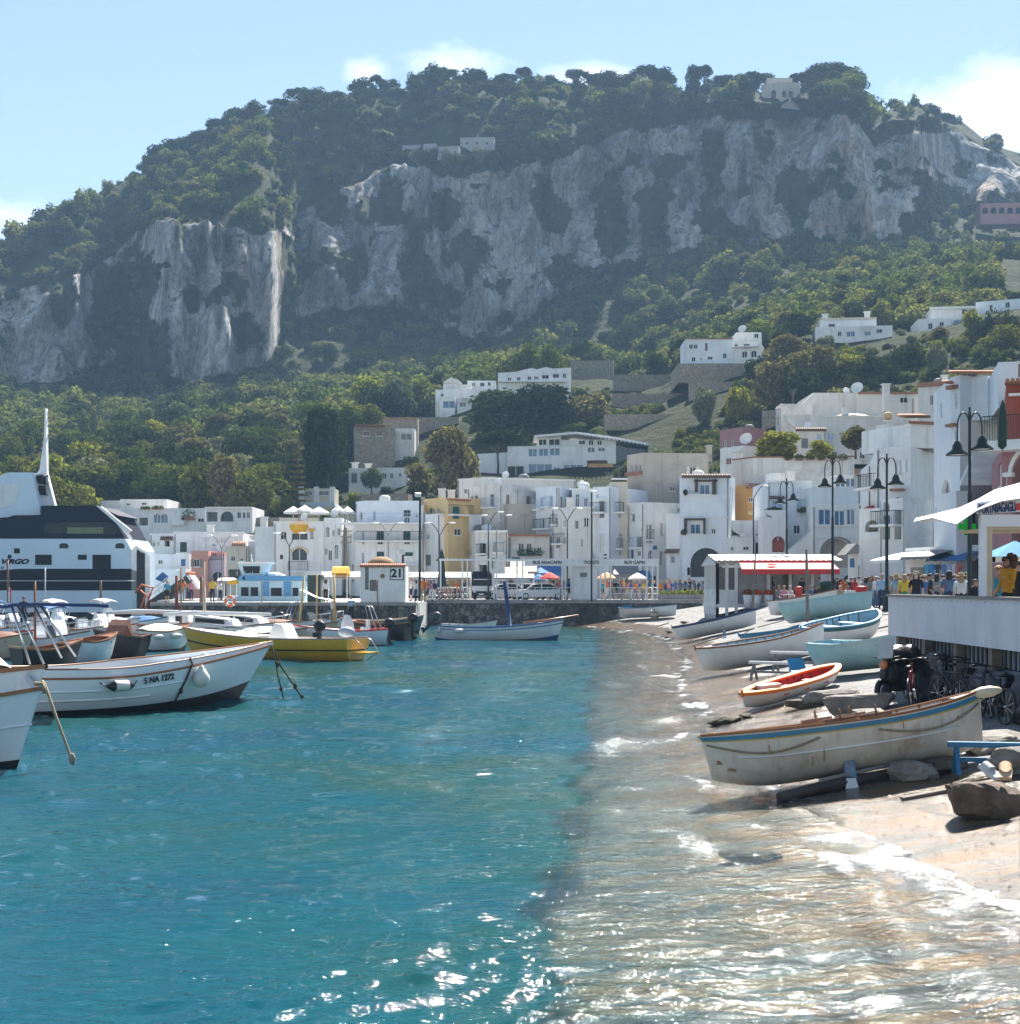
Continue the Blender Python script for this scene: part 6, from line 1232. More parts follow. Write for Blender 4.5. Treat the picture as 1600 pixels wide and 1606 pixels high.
o.tube([P(72,642,FY+3.5),P(72,630,FY+3.5)],.05,5); o.build('mast_lights',[FRB],mast)
for a,b,c,d in((55,870,81,886),(145,870,174,895),(122,870,136,878),(22,860,31,868),(-40,870,-14,886)):
    o=MB(); o.prism(pl([(a,d),(c,d),(c,b),(a,b)],FY-.02),(0,.018,0)); o.build('window',[DARK],hull)
for u in(100,188): 
    o=MB(); o.prism(pl([(u-7,860),(u-7,855),(u-4,852),(u+4,852),(u+7,855),(u+7,860)],FY-.04),(0,.038,0)); o.build('porthole',[GLASS],hull)
c=P(22,881,FY-.05); t_=text('VIRGO',.62,FBK,'ship_name',hull,c,shear=.35,width=43/F*FY,bold=.03); o=MB(); o.ell(P(15,873,FY-.02),(.2,.02,.2)); o.build('name_dot',[FBK],hull); text('LI',.32,FBK,'home_port',hull,P(3,890.5,FY-.05),shear=.3,bold=.012)
o=MB(); o.tube([P(-100,911,FY-.6),P(212,911,FY-.6)],.035,5); o.build('rubbing_rail',[FRW],hull)
o=MB()
for i in range(9): o.tube([P(186+i*2.2,823+i*2,FY+.5),P(193+i*3.6,834+i*4.2,FY+1.5)],.03,5)
o.build('stern_railing',[FRW],fr)
# gangway
gw=thing('gangway','raised grey steel gangway with orange ends at the ferry stern','gangway',P(255,935,FY-8)); GY=FY-9
m=MB(); m.prism(pl([(231,960),(231,944),(291,903),(300,901),(296,915),(245,955)],GY),(0,1.6,0)); m.build('ramp',[M('ramp_grey',(.05,.055,.05),.7,.3)],gw)
m=MB(); m.prism(pl([(292,903),(298,901),(313,923),(308,924)],GY-.2),(0,1.9,0)); m.build('flap',[WHP],gw); m=MB()
for a,b in((234,942),(250,930),(266,918),(282,906)): m.tube([P(a,b,GY),P(a-2,b-13,GY)],.04,5)
m.tube([P(232,929,GY),P(280,893,GY)],.04,5); m.tube([P(233,936,GY),P(281,900,GY)],.03,5); m.build('railing',[FRW],gw)
m=MB(); m.prism(pl([(243,908),(255,897),(266,905),(256,914)],GY+.4),(0,.05,0)); m.build('blue_banner',[AWB],gw)
m=MB()
for pts in([(212,930),(222,917),(240,922),(234,938),(220,926)],[(228,935),(218,962)],[(236,930),(226,962)],[(292,899),(306,899)]): m.tube([P(u,v,GY-.3) for u,v in pts],.1,5)
m.build('orange_fittings',[ORP],gw)
# ================================================================ small boats
BWHT=M('boat_white',(.74,.75,.74),.4,.12,1.2,dirt=.3,dirtcol=(.42,.36,.28)); BWHD=M('boat_white_worn',(.68,.62,.53),.55,.22,1.6,dirt=.85,dirtcol=(.36,.24,.13)); BWHG=M('boat_white_gloss',(.74,.77,.79),.25,.07,.6,coat=.3); BTEAL=M('boat_turquoise',(.36,.56,.57),.5,.15,1.5,dirt=.25,dirtcol=(.12,.28,.27)); BYEL=M('boat_yellow',(.62,.37,.015),.35,.15,.8,dirt=.25,dirtcol=(.25,.13,.02)); BBLUE=M('boat_blue',(.03,.17,.33),.45,.15); BBLU2=M('boat_strip_blue',(.05,.22,.36),.45,.15); BGRN=M('boat_sea_green',(.02,.11,.12),.45,.2); BORG=M('boat_orange',(.85,.22,.02),.4,.1); BREDI=M('boat_red_inside',(.55,.035,.02),.5,.1); ANTI=M('antifouling_black',(.012,.012,.014),.6,.3); ANTIB=M('antifouling_blue',(.02,.09,.22),.6,.3); BGREY=M('boat_inside_grey',(.42,.44,.45),.7,.2,2,dirt=.3); BPALE=M('boat_inside_pale_blue',(.30,.48,.58),.6,.2,2,dirt=.3); BRIM=M('brown_rim',(.22,.10,.05),.5,.35,4); ROPE=M('rope',(.30,.25,.17),.95,.3,20); ROPED=M('dark_rope',(.05,.045,.03),.95,.4,20); CHAIN=M('weedy_rope',(.07,.06,.025),.95,.5,15); FEND=M('fender_white',(.68,.66,.60),.5,.15,3,dirt=.3); DKBL=M('dark_blue_rim',(.02,.035,.12),.45,.2); RUST=M('rust',(.40,.24,.12),.9,.4,8); YLN=M('yellow_line',(.55,.38,.06),.5,.2); GRNI=M('boat_dark_green',(.015,.055,.05),.45,.2); WBRN=M('dark_hull_brown',(.05,.035,.028),.5,.3)
def sms(t,a,b): 
    t=min(1,max(0,(t-a)/(b-a))); return t*t*(3-2*t)
class Hull:
    def __init__(s,L,B,D,sb=.35,ss=.12,rake=.35,stern='point',full=1.7,vee=.35,tr=.75,srake=.15,keelrise=.25,flare=.0):
        s.__dict__.update(locals()); del s.__dict__['s']
    def half(s,t):
        b=s.B/2; e=1-((max(0,t-.45))/.55)**s.full if t>.45 else None
        if e is not None: return b*max(0,e)**.9
        if s.stern=='point': return b*max(0,1-((.45-t)/.45)**(s.full*1.15))**.85
        return b*(s.tr+(1-s.tr)*sms(t,0,.42))
    def sheer(s,t): return s.D+s.sb*max(0,(t-.35)/.65)**2+s.ss*max(0,(.4-t)/.4)**2
    def keel(s,t): return s.keelrise*max(0,(t-.72)/.28)**2.4+(s.keelrise*.7*max(0,(.2-t)/.2)**2 if s.stern=='point' else 0)
    def pt(s,t,q,side,ins=0):
        b=max(0,s.half(t)-ins); k=s.keel(t)+ins; sh=s.sheer(t); a=q*PI/2
        y=b*(math.sin(a)**.85)*(1+s.flare*(q-1)*.0); cz=1-math.cos(a); z=k+(sh-k)*((1-s.vee)*cz+s.vee*q)
        if s.flare: y*=1-s.flare*(1-q)*sms(t,.45,1)
        h=(z/s.D)
        x=s.L*(t-.5)+s.rake*h*max(0,(t-.55)/.45)**1.6-(s.srake*h*max(0,(.35-t)/.35)**1.6 if s.stern=='point' else s.srake*h*max(0,(.2-t)/.2))
        return Vector((x,y*side,z))
    def hullmesh(s,root,mats,bands=((1,0),),n=26,nq=12,name='hull'):
        """bands: (upper q limit, material index) from keel to rim"""
        qs=sorted({*[i/nq for i in range(nq+1)],*[min(1,b[0]) for b in bands]}); m=MB(); ts=[.5-.5*math.cos(PI*i/n) for i in range(n+1)]
        for sd in(-1,1):
            for j in range(len(qs)-1):
                mi=next(b[1] for b in bands if (qs[j]+qs[j+1])/2<=b[0]+1e-6); m.mat(mi)
                m.grid([[s.pt(t,qs[j],sd),s.pt(t,qs[j+1],sd)] for t in ts],True)
        if s.stern!='point':
            
            for j in range(len(qs)-1):
                m.mat(next(b[1] for b in bands if (qs[j]+qs[j+1])/2<=b[0]+1e-6)); m.poly([s.pt(0,qs[j],1),s.pt(0,qs[j+1],1),s.pt(0,qs[j+1],-1),s.pt(0,qs[j],-1)] if j else [s.pt(0,qs[1],1),s.pt(0,qs[1],-1),s.pt(0,0,1)])
        s.root=root; return m.build(name,mats,root)
    def inner(s,root,mat,zf,n=22,t0=.03,t1=.94,name='interior'):
        m=MB(); ts=[t0+(t1-t0)*i/n for i in range(n+1)]; qs=[i/8 for i in range(9)]
        def q_(t,q,sd):
            p=s.pt(t,q,sd,.045); p.z=max(p.z,zf); 
            if q==1: p.z=s.sheer(t)-.004
            return p
        for sd in(-1,1): m.grid([[q_(t,q,sd) for q in qs] for t in ts],True)
        for t in(t0,t1): m.poly([q_(t,q,1) for q in reversed(qs)]+[q_(t,q,-1) for q in qs[1:]])
        return m.build(name,[mat],root)
    def rim(s,root,mat,w=.07,h=.05,n=30,name='gunwale',up=0):
        m=MB()
        for sd in(-1,1):
            rows=[]
            for i in range(n+1):
                t=.5-.5*math.cos(PI*i/n); p=s.pt(t,1,sd); 
                rows.append([p+Vector((0,sd*w*.45,-h+up)),p+Vector((0,sd*w*.45,h*.4+up)),p+Vector((0,-sd*min(w,abs(p.y)),h*.4+up)),p+Vector((0,-sd*min(w,abs(p.y)),-h+up))])
            m.grid(rows,False,True)
        if s.stern!='point':
            a,b=s.pt(0,1,1),s.pt(0,1,-1); m.obox((a.x+.03,0,a.z-.01+up),(.08,a.y*2,h*1.5))
        return m.build(name,[mat],root)
    def strake(s,root,mat,q,w=.04,n=30,t0=0,t1=1,name='rubbing_strake'):
        m=MB()
        for sd in(-1,1): m.tube([s.pt(t0+(t1-t0)*i/n,q,sd)+Vector((0,sd*.005,0)) for i in range(n+1)],w/2,6)
        return m.build(name,[mat],root)
    def deck(s,root,mat,t0,t1,dz=-.03,n=12,name='foredeck',cam=.05):
        m=MB(); rows=[]
        for i in range(n+1):
            t=t0+(t1-t0)*i/n; a,b=s.pt(t,1,-1),s.pt(t,1,1); rows.append([a.lerp(b,j/6)+Vector((0,0,dz+cam*math.sin(PI*j/6)*min(1,abs(a.y)))) for j in range(7)])
        m.grid(rows,True)
        lo=[[p-Vector((0,0,.03)) for p in r] for r in rows]; m.grid(lo,True); m.poly([rows[0][j] for j in range(7)]+[lo[0][j] for j in reversed(range(7))])
        return m.build(name,[mat],root)
    def thwart(s,root,mat,ts,dz=-.18,w=.24,name='seat'):
        for t in ts:
            b=s.half(t)*.93; c=s.pt(t,1,1); m=MB(); m.obox((c.x,0,s.sheer(t)+dz),(w,b*2,.035)); m.build(name,[mat],root)
    def ribs(s,root,mat,zf,n=11):
        m=MB()
        for i in range(n):
            t=.1+.75*i/(n-1)
            for sd in(-1,1):
                pts=[s.pt(t,q,sd,.06) for q in(.45,.6,.75,.9,.99)]; pts=[p for p in pts if p.z>zf]; 
                if len(pts)>1: m.tube(pts,.022,4,flat=True)
        m.build('ribs',[mat],root)
def place(o,a,b,roll=0,z0=None):
    """put the boat's keel line from stern point a to bow point b"""
    a,b=Vector(a),Vector(b); c=(a+b)/2; d=b-a; yaw=math.atan2(d.y,d.x); pit=-math.atan2(d.z,math.hypot(d.x,d.y))
    o.location=c; o.rotation_euler=Euler((roll,pit,yaw),'XYZ'); return d.length
def outboard(root,x,z,y=0,mat=BLACKP,s=1.0,tilt=0):
    T=Matrix.Translation((x,y,z))@Matrix.Rotation(tilt,4,'Y'); m=MB()
    m.ell((-.18*s,0,.32*s),(.27*s,.17*s,.24*s),10,7,None); vs=[T@Vector(p) for p in m.v]; m.v=[tuple(p) for p in vs]; o=m.build('outboard_motor',[mat],root)
    m=MB(); m.box(-.24*s,-.06*s,-.75*s,-.10*s,.06*s,.18*s); m.box(-.42*s,-.10*s,-.46*s,-.05*s,.10*s,-.43*s); m.box(-.06*s,-.12*s,-.1*s,.06*s,.12*s,.1*s); m.lathe([(.02,-.1*s),(.09*s,-.04*s),(.09*s,.08*s),(.03,.14*s)],8,Matrix.Translation((-.3*s,0,-.62*s))@Matrix.Rotation(PI/2,4,'Y')); m.v=[tuple(T@Vector(p)) for p in m.v]; m.build('motor_leg',[BLACKP],o)
def rail(root,pts,r=.018,name='rail',posts=None,mat=STEEL):
    m=MB(); m.tube(pts,r,6)
    for a,b in(posts or []): m.tube([a,b],r*.9,5)
    return m.build(name,[mat],root)
def fender(root,p,r=.18,l=.0,mat=FEND,tip=BLACKP):
    m=MB()
    if l: m.lathe([(.02,-l*.5-.16),(.05,-l*.5-.12),(r,-l*.5+.02),(r,l*.5-.02),(.05,l*.5+.12),(.02,l*.5+.16)],12,Matrix.Translation(p)@Matrix.Rotation(PI/2,4,'Y'))
    else: m.lathe([(.001,-r),(r*.6,-r*.8),(r*.97,-.2*r),(r*.95,.3*r),(r*.55,.95*r),(.06,1.35*r),(.04,1.6*r),(.001,1.6*r)],14,Matrix.Translation(p))
    return m.build('fender',[mat],root)
def boatthing(name,label,cat='boat',group=None):
    o=thing(name,label,cat,(0,0,0),group); LOCAL.add(o); return o
def rope_between(name,label,pts,r=.02,mat=ROPE,knot=None):
    m=MB(); pts=[Vector(p) for p in pts]; m.tube(pts,r,6)
    if knot:
        for k in knot: m.ell(k,(r*2.4,r*2.4,r*4),8,6)
    o=m.build(name,[mat]); return tag(o,label,'rope')
def ground_pt(u,v,lift=0):
    p=on_ground(u,v); p.z=gp(p.x,p.y)+lift; return p
# ---------- beached boats
TRED=M('trestle_blue_worn',(.12,.24,.36),.8,.5,4,dirt=.5,dirtcol=(.5,.5,.5)); 
b=boatthing('beached_rowing_boat','biggest worn white rowing boat on the slip with a blue and yellow stripe')
H=Hull((ground_pt(1543,1190,.08)-ground_pt(1124,1243,.10)).length,1.6,.86,sb=.10,ss=.16,rake=.10,stern='point',full=2.6,vee=.25,srake=.10,keelrise=.24)
H.hullmesh(b,[BWHD,BBLU2,YLN,BWHT],((.40,0),(.80,0),(.88,0),(.90,2),(.96,1),(1,3)),nq=16); H.inner(b,BGREY,.28); H.rim(b,WOODV,.05,.03); H.ribs(b,BRIM,.3); H.thwart(b,BGREY,(.25,.48,.7)); H.strake(b,BWHT,.66,.035,t0=.12,t1=.9); H.deck(b,BWHT,.86,1.0,-.02); H.deck(b,BWHT,0,.10,-.02,name='sterndeck')
m=MB()
for sd in(-1,1):
    for t0,t1,sag in((.63,.99,.10),(.02,.42,.09)): m.tube([H.pt(t0+(t1-t0)*i/14,.84-sag*math.sin(PI*i/14)*1.3,sd)+Vector((0,sd*.02,0)) for i in range(15)],.018,5)
m.build('grab_rope',[ROPE],b)
m=MB()
for t,q,w,h in((.965,.52,.10,.07),(.93,.42,.16,.05),(.80,.72,.025,.12),(.66,.45,.02,.2),(.62,.5,.018,.25),(.33,.8,.015,.2),(.12,.75,.06,.06)):
    p=H.pt(t,q,1); pp=H.pt(t+.02,q,1); e=(pp-p).normalized(); up=(H.pt(t,q+.08,1)-p).normalized(); n_=e.cross(up)*.014
    if n_.y<0: n_=-n_
    m.poly([p+n_-e*w*.5,p+n_+e*w*.5,p+n_+e*w*.3+up*h,p+n_-e*w*.35+up*h*.9])
m.build('rust_stain',[RUST],b,fix=False)
m=MB()
for t in(.42,.55): 
    for sd in(-1,1): 
        p=H.pt(t,1,sd); m=MB(); m.tube([p+Vector((0,0,-.02)),p+Vector((0,0,.2))],.018,6); m.obox(p+Vector((0,-sd*.04,.04)),(.5,.09,.05)); m.build('rowlock',[BRIM],b)

fender(b,H.pt(.0,.96,1)+Vector((-.05,.14,.0)),.09,.2,M('fender_cream',(.66,.58,.40),.5,.15))
B0,B1=ground_pt(1543,1190,.08),ground_pt(1124,1243,.10); place(b,B0,B1,.10)
BIG=b
def trestle(u,v,lab,L=1.1,h=.55,rz=.3,mat=TRED,top=WOODG,pos=None):
    p=pos or ground_pt(u,v); o=thing('boat_trestle',lab,'trestle',p,'wooden trestles between the beached boats'); T=Matrix.Translation(p)@Matrix.Rotation(rz,4,'Z'); m=MB(); m.obox((0,0,h),(L,.12,.08)); m.v=[tuple(T@Vector(q)) for q in m.v]; m.build('beam',[top],o)
    for x in(-.4,.4):
        for y in(-1,1):
            m=MB(); m.tube([(x*L,0,h-.04),(x*L,y*.26,-.03)],.045,4,flat=True); m.v=[tuple(T@Vector(q)) for q in m.v]; m.build('leg',[mat],o)
    m=MB(); m.obox((0,0,h*.45),(L*.85,.04,.07)); m.v=[tuple(T@Vector(q)) for q in m.v]; m.build('stretcher',[mat],o); return o
def prop_(u,v,lab,h,w=.17,lean=.12,mat=TRED,Yoff=0):
    p=ground_pt(u,v); o=thing('hull_prop',lab,'prop',p); m=MB(); m.prism([p+Vector((-w*.45,0,-.05)),p+Vector((w*.75,0,-.05)),p+Vector((w*.35+lean*.3,.18,h)),p+Vector((-w*.5+lean*.3,.18,h))],(0,.09,0)); m.build('board',[mat],o); m=MB(); m.prism([p+Vector((-w*.5,-.02,-.05)),p+Vector((w*.8,-.02,-.05)),p+Vector((w*.5,.04,h*.3)),p+Vector((-w*.35,.04,h*.3))],(0,-.04,0)); m.build('worn_foot',[BWHT],o); return o
prop_(1334,1237,'flaking blue and white prop board under the biggest boat',.52)
tr1=trestle(1556,1212,'blue wooden trestle at the right edge near the biggest boat stern',1.3,.42,-.15,BBLUE,BBLUE); 
# log sledge below the keel
p0,p1=ground_pt(1222,1256,.06),ground_pt(1470,1206,.07); o=thing('keel_log','dark wet log lying under the biggest boat','log',(0,0,0)); m=MB(); m.tube([p0,p0.lerp(p1,.3)+Vector((0,0,.02)),p0.lerp(p1,.7),p1],[.09,.11,.1,.09],8); m.build('timber',[M('wet_timber',(.05,.042,.035),.5,.4,4)],o); m=MB(); m.tube([p0.lerp(p1,.25)+Vector((0,0,.14)),p1+Vector((0,0,.16))],.035,5); m.build('pipe',[GRYS],o)
def beach_boat(lab,stern,bow,B,D,hm,bands,im,rm,roll=0,name='beached_rowing_boat',sb=.14,ss=.14,lift=.1,full=2.3,rimw=.07,point='point',rake=.15,**k):
    a,c=ground_pt(*stern,lift),ground_pt(*bow,lift); L=(c-a).length*1.0; b=boatthing(name,lab); h=Hull(L,B,D,sb=sb,ss=ss,rake=rake,stern=point,full=full,vee=.3,keelrise=.14)
    h.hullmesh(b,hm,bands); h.inner(b,im,.22); h.rim(b,rm,rimw,.04); h.thwart(b,im,(.28,.5,.7)); h.ribs(b,BRIM,.24); h.deck(b,hm[0],.88,1.0,-.02); 
    m=MB(); m.tube([h.pt(1,1,1)+Vector((-.02,0,-.1)),h.pt(1,1,1)+Vector((0,0,.1))],.035,6); m.build('stem_post',[rm],b)
    place(b,a,c,roll); return b,h
beach_boat('orange rimmed white dinghy with a red inside and a pale box in the bow',(1310,1073),(1170,1119),.95,.44,[BWHT,BORG],((.86,0),(1,1)),BREDI,BORG,-.05,name='dinghy',rimw=.13,full=3,lift=.03,sb=.06,ss=.06)
p=ground_pt(1196,1100); m=MB(); p2=on_ground(1192,1112); c=Vector((p2.x+.25,p2.y+.28,p2.z+.42)); m.obox(c,(.5,.42,.3),.25,.0,-.1); o=thing('white_box','pale plastic box sitting in the bow of the orange dinghy','box',c); m.build('body',[FEND],o); m=MB(); m.obox(c+Vector((0,0,.16)),(.54,.46,.04),.25,0,-.1); m.build('lid',[FEND],o)
beach_boat('white rowing boat with a brown rim beyond the orange dinghy',(1293,1030),(1106,1062),1.75,.85,[BWHT,BWHT],((.9,0),(1,1)),BPALE,BRIM,-.07,sb=.1,ss=.2,full=2.6)
beach_boat('white boat with a blue green top strake lying behind the brown rimmed boat',(1372,1004),(1262,1034),1.8,.85,[BWHT,BGRN],((.88,0),(1,1)),BPALE,BBLU2,-.05)
beach_boat('small boat with a pale blue inside, between two larger beached boats',(1296,1004),(1170,1026),1.5,.6,[BWHT,BBLU2],((.8,0),(1,1)),BPALE,BBLU2,0)
beach_boat('pale turquoise boat with a squared transom partly hidden by the parked bikes',(1298,1062),(1436,1048),1.7,.80,[BTEAL,BTEAL],((.85,0),(1,1)),BPALE,BTEAL,.05,point='transom')
beach_boat('plain turquoise boat propped on the upper beach by the promenade',(1240,983),(1366,964),1.6,.85,[BTEAL,BTEAL],((.9,0),(1,1)),BPALE,BTEAL,-.1,point='transom',sb=.05,lift=.15)
beach_boat('white boat with a varnished brown rim just below the pavilion terrace',(1312,956),(1209,971),1.6,.8,[BWHT,BWHT],((.9,0),(1,1)),BPALE,WOODV,-.05)
beach_boat('white boat with a dark blue rim nearest the water below the pavilion',(1186,984),(1062,1010),1.5,.75,[BWHT,DKBL],((.9,0),(1,1)),BGREY,DKBL,-.04)
beach_boat('bright turquoise boat under the quay wall at the far end of the beach',(936,968),(990,967),1.6,.75,[BBLU2,BBLU2],((.9,0),(1,1)),BPALE,BBLU2,0)
beach_boat('long white boat with a pale blue inside under the quay wall',(1060,969),(972,972),1.7,.75,[BWHT,BWHT],((.9,0),(1,1)),BPALE,BBLU2,0)
p=ground_pt(1027,972); o=thing('wooden_barrel','tan wooden barrel in front of the long white boat under the quay','barrel',p); m=MB(); m.lathe([(.001,0),(.27,0),(.36,.4),(.27,.8),(.25,.78),(.001,.78)],12,Matrix.Translation(p)); m.build('staves',[TAN],o); m=MB(); m.lathe([(.33,.2),(.345,.22),(.33,.25)],12,Matrix.Translation(p)); m.lathe([(.33,.55),(.345,.58),(.33,.6)],12,Matrix.Translation(p)); m.build('hoops',[IRON],o)
trestle(1212,1066,'blue grey trestle with a white plank, left of the orange dinghy',1.5,.5,-.55,GRYS,FRW); trestle(1248,1052,'trestle with a long white plank behind the orange dinghy',1.6,.55,-.5,GRYS,FRW); trestle(1026,966,'small trestle by the boats under the quay',.6,.5,.2)
prop_(1344,966+8,'grey prop board under the turquoise boat near the promenade',.5,.16); prop_(1282,980+8,'blue grey prop board under the middle of the turquoise boat',.5,.2); prop_(1136,1001,'grey prop board under the white boat with the dark blue rim',.4,.16)
p=ground_pt(1222,1035); o=thing('oil_drum','small blue drum under the brown rimmed white boat','drum',p); m=MB(); m.lathe([(.001,0),(.16,0),(.17,.03),(.16,.25),(.17,.28),(.16,.5),(.001,.5)],12,Matrix.Translation(p)); m.build('shell',[BBLUE],o); m=MB(); m.lathe([(.001,.505),(.05,.505),(.05,.53),(.001,.53)],8,Matrix.Translation(p)); m.build('cap',[BLACKP],o)
for i,(u,v,rz,lab) in enumerate(((1256,1074,.4,'bright blue folded plastic chair behind the orange dinghy'),)):
    p=ground_pt(u,v); 
    o=thing('folded_chair',lab,'chair',p); T=Matrix.Translation(p)@Matrix.Rotation(rz,4,'Z'); 
    for nm,c,s_,rx in(('seat',(0,0,.3),(.5,.45,.05),.5),('backrest',(.05,.25,.5),(.5,.06,.5),-.5)):
        m=MB(); m.obox(c,s_,0,rx); m.v=[tuple(T@Vector(q)) for q in m.v]; m.build(nm,[M('bright_blue_plastic',(.05,.28,.5),.5)],o)
    for x in(-.22,.22):
        m=MB(); m.tube([(x,-.2,0),(x,.25,.45)],.025,5); m.v=[tuple(T@Vector(q)) for q in m.v]; m.build('leg',[FRW],o)
# ---------- floating boats
def float_boat(name,lab,us,ub,Y0,Y1,B,D,hm,bands,draft=.3,**k):
    """stern / bow image columns at depths Y0 / Y1"""
    a=Vector((XU(us,Y0),Y0,-draft)); c=Vector((XU(ub,Y1),Y1,-draft)); b=boatthing(name,lab); h=Hull((c-a).length,B,D+draft,**k); h.hullmesh(b,hm,bands,nq=14); place(b,a,c); return b,h
# near left boat with the registration number
b,h=float_boat('motor_launch','white open launch with black registration lettering and a navy sunshade',-20,358,36.3,41.6,2.5,.95,[ANTI,BWHG,BWHG,BWHT],((.50,0),(.97,1),(1,1)),.42,sb=.62,ss=.1,rake=1.05,stern='transom',full=2.0,vee=.55,flare=.25,keelrise=.3)
h.inner(b,BGREY,.65,t1=.72); h.rim(b,WOODV,.06,.03); h.strake(b,WOODV,.985,.035); h.deck(b,BWHG,.70,1.0,-.02,name='foredeck'); h.strake(b,BWHG,.80,.05,t0=0,t1=.7); h.strake(b,BWHT,.66,.06,t0=.0,t1=.55)
m=MB()
for sd in(-1,1):
    rows=[]
    for i in range(31):
        t=i/30; p=h.pt(t,1,sd); rows.append([p+Vector((0,-sd*.02,0)),p+Vector((0,-sd*.02,.20-.13*max(0,(t-.6)/.4))),p+Vector((0,-sd*.09,.20-.13*max(0,(t-.6)/.4))),p+Vector((0,-sd*.09,0))])
    m.grid(rows,False,True)
m.build('bulwark',[BWHG],b); m=MB()
for sd in(-1,1): m.tube([h.pt(i/30,1,sd)+Vector((0,-sd*.05,.215-.13*max(0,(i/30-.6)/.4))) for i in range(31)],.028,6)
m.build('top_rail',[WOODV],b)
LNCH=(b,h)
# lettering on the near side (the side facing the camera is -1)
tt0=.575; p=h.pt(tt0,.90,-1); p2=h.pt(tt0+.05,.90,-1); pu=h.pt(tt0,.96,-1); ex=(p2-p).normalized(); ez=(pu-p); ez=(ez-ex*ez.dot(ex)).normalized(); ny=ez.cross(ex)*-1
if ny.y>0: ny=-ny
mt=text('5 NA 1272',.22,M('black_lettering',(.015,.015,.018),.5),'registration',None,(0,0,0),(0,0,0),ext=.004,width=1.03,bold=.008); Mx=Matrix((ex,ez,ny)).transposed().to_4x4(); Mx.translation=p+ny*.02; mt.data.transform(Mx); mt.parent=b
q=h.pt(.40,.86,-1); fd=fender(b,q+Vector((0,-.17,.02)),.14,.42); m=MB()
for sx in(-1,1): m.lathe([(.145,0),(.06,.16),(.03,.2)],10,Matrix.Translation(q+Vector((sx*.2,-.17,.02)))@Matrix.Rotation(sx*PI/2,4,'Y')); m.tube([q+Vector((sx*.38,-.17,.02)),q+Vector((sx*.55,-.06,.12))],.015,5)
m.build('cap',[BLACKP],fd)
q=h.pt(.735,.80,-1); fender(b,q+Vector((0,-.25,.0)),.235)
m=MB(); q1=h.pt(.70,1.0,-1); m.tube([q1+Vector((0,.02,.22)),q1+Vector((.02,-.05,.05)),h.pt(.69,.85,-1)+Vector((0,-.05,0)),h.pt(.675,.6,-1)+Vector((0,-.04,0)),h.pt(.665,.45,-1)+Vector((0,-.04,-.1))],.028,6); m.ell(h.pt(.68,.66,-1)+Vector((0,-.05,0)),(.05,.05,.09),8,6); m.build('hanging_rope',[ROPED],b)
m=MB(); z0=h.sheer(.2); x0=h.pt(.1,1,1).x
def LP(u,v,Y): 
    """world point -> launch local"""
    return b_inv@P(u,v,Y)
bpy.context.view_layer.update(); b_inv=b.matrix_world.inverted()
for (u0,v0,u1,v1,yy) in((18,950,47,1042,37.0),(28,950,70,1044,37.0),(52,948,97,1032,38.6),(62,948,119,1030,38.6)): 
    m=MB(); m.tube([LP(u0,v0,yy),LP(u1,v1,yy)],.032,7); m.build('sunshade_strut',[STEEL],b)
m=MB(); rows=[]
for yy in(36.9,37.5,38.2,38.8): rows.append([LP(u,v+ (yy-38)*.6,yy) for u,v in((-40,947),(10,950),(20,947),(60,946),(110,947),(150,947.5),(170,949))])
m.grid(rows,True); m.grid([[p-Vector((0,0,.07)) for p in r] for r in rows],True)
for k in(0,-1): m.grid([rows[k],[p-Vector((0,0,.07)) for p in rows[k]]],False)
m.grid([[r[-1] for r in rows],[r[-1]-Vector((0,0,.07)) for r in rows]],False); m.build('sunshade',[M('navy_canvas',(.02,.04,.13),.85,.15)],b)
m=MB(); q=h.pt(.80,1,0); m.lathe([(.05,0),(.05,.12),(.11,.14),(.05,.16)],8,Matrix.Translation((q.x,-.2,q.z))); m.tube([(q.x-.14,-.2,q.z+.08),(q.x+.14,-.2,q.z+.08)],.03,6); m.build('bollard',[FEND],b)
# bottom left bow
b,h=float_boat('motor_launch','white launch cut off by the left edge, nearest to the camera',-260,16,29.5,26.6,2.2,.93,[ANTI,BWHG,BWHG],((.36,0),(.7,1),(1,2)),.40,sb=.55,ss=.1,rake=.62,stern='transom',full=1.9,vee=.5,flare=.3,keelrise=.1)
h.inner(b,BGREY,.6,t1=.7); h.rim(b,WOODV,.10,.05); h.deck(b,WOODV,.70,1.0,-.02); h.strake(b,BWHG,.7,.05)
m=MB(); q=h.pt(1,1,1); m.tube([q+Vector((-.2,0,.06)),q+Vector((.0,0,.06)),q+Vector((.06,0,-.1))],.04,6); m.build('bow_fitting',[ROPE],b)
b,h=float_boat('motor_launch','white launch with a shiny brown rim and a grey covered cockpit at the left edge',-240,30,36.0,32.6,2.1,1.15,[ANTI,BWHG,BWHG],((.36,0),(.7,1),(1,2)),.40,sb=.40,ss=.1,rake=.7,stern='transom',full=1.9,vee=.5,flare=.3)
h.inner(b,BGREY,.6,t1=.6); h.rim(b,WOODV,.12,.07); h.deck(b,WOODV,.6,1.0,-.02)
q=h.pt(.98,.7,-1); fender(b,q+Vector((.15,-.2,.1)),.26)
m=MB(); rows=[]
for t,zh in((.30,.3),(.42,.85),(.58,.95),(.72,.8),(.80,.15)):
    a,c=h.pt(t,1,-1),h.pt(t,1,1); rows.append([a.lerp(c,j/8)+Vector((0,0,.02+zh*math.sin(PI*j/8)**.6)) for j in range(9)])
m.grid(rows,True); m.build('cockpit_cover',[M('grey_white_tarp',(.62,.64,.66),.7,.15,2,bump=.4,bsc=5)],b)
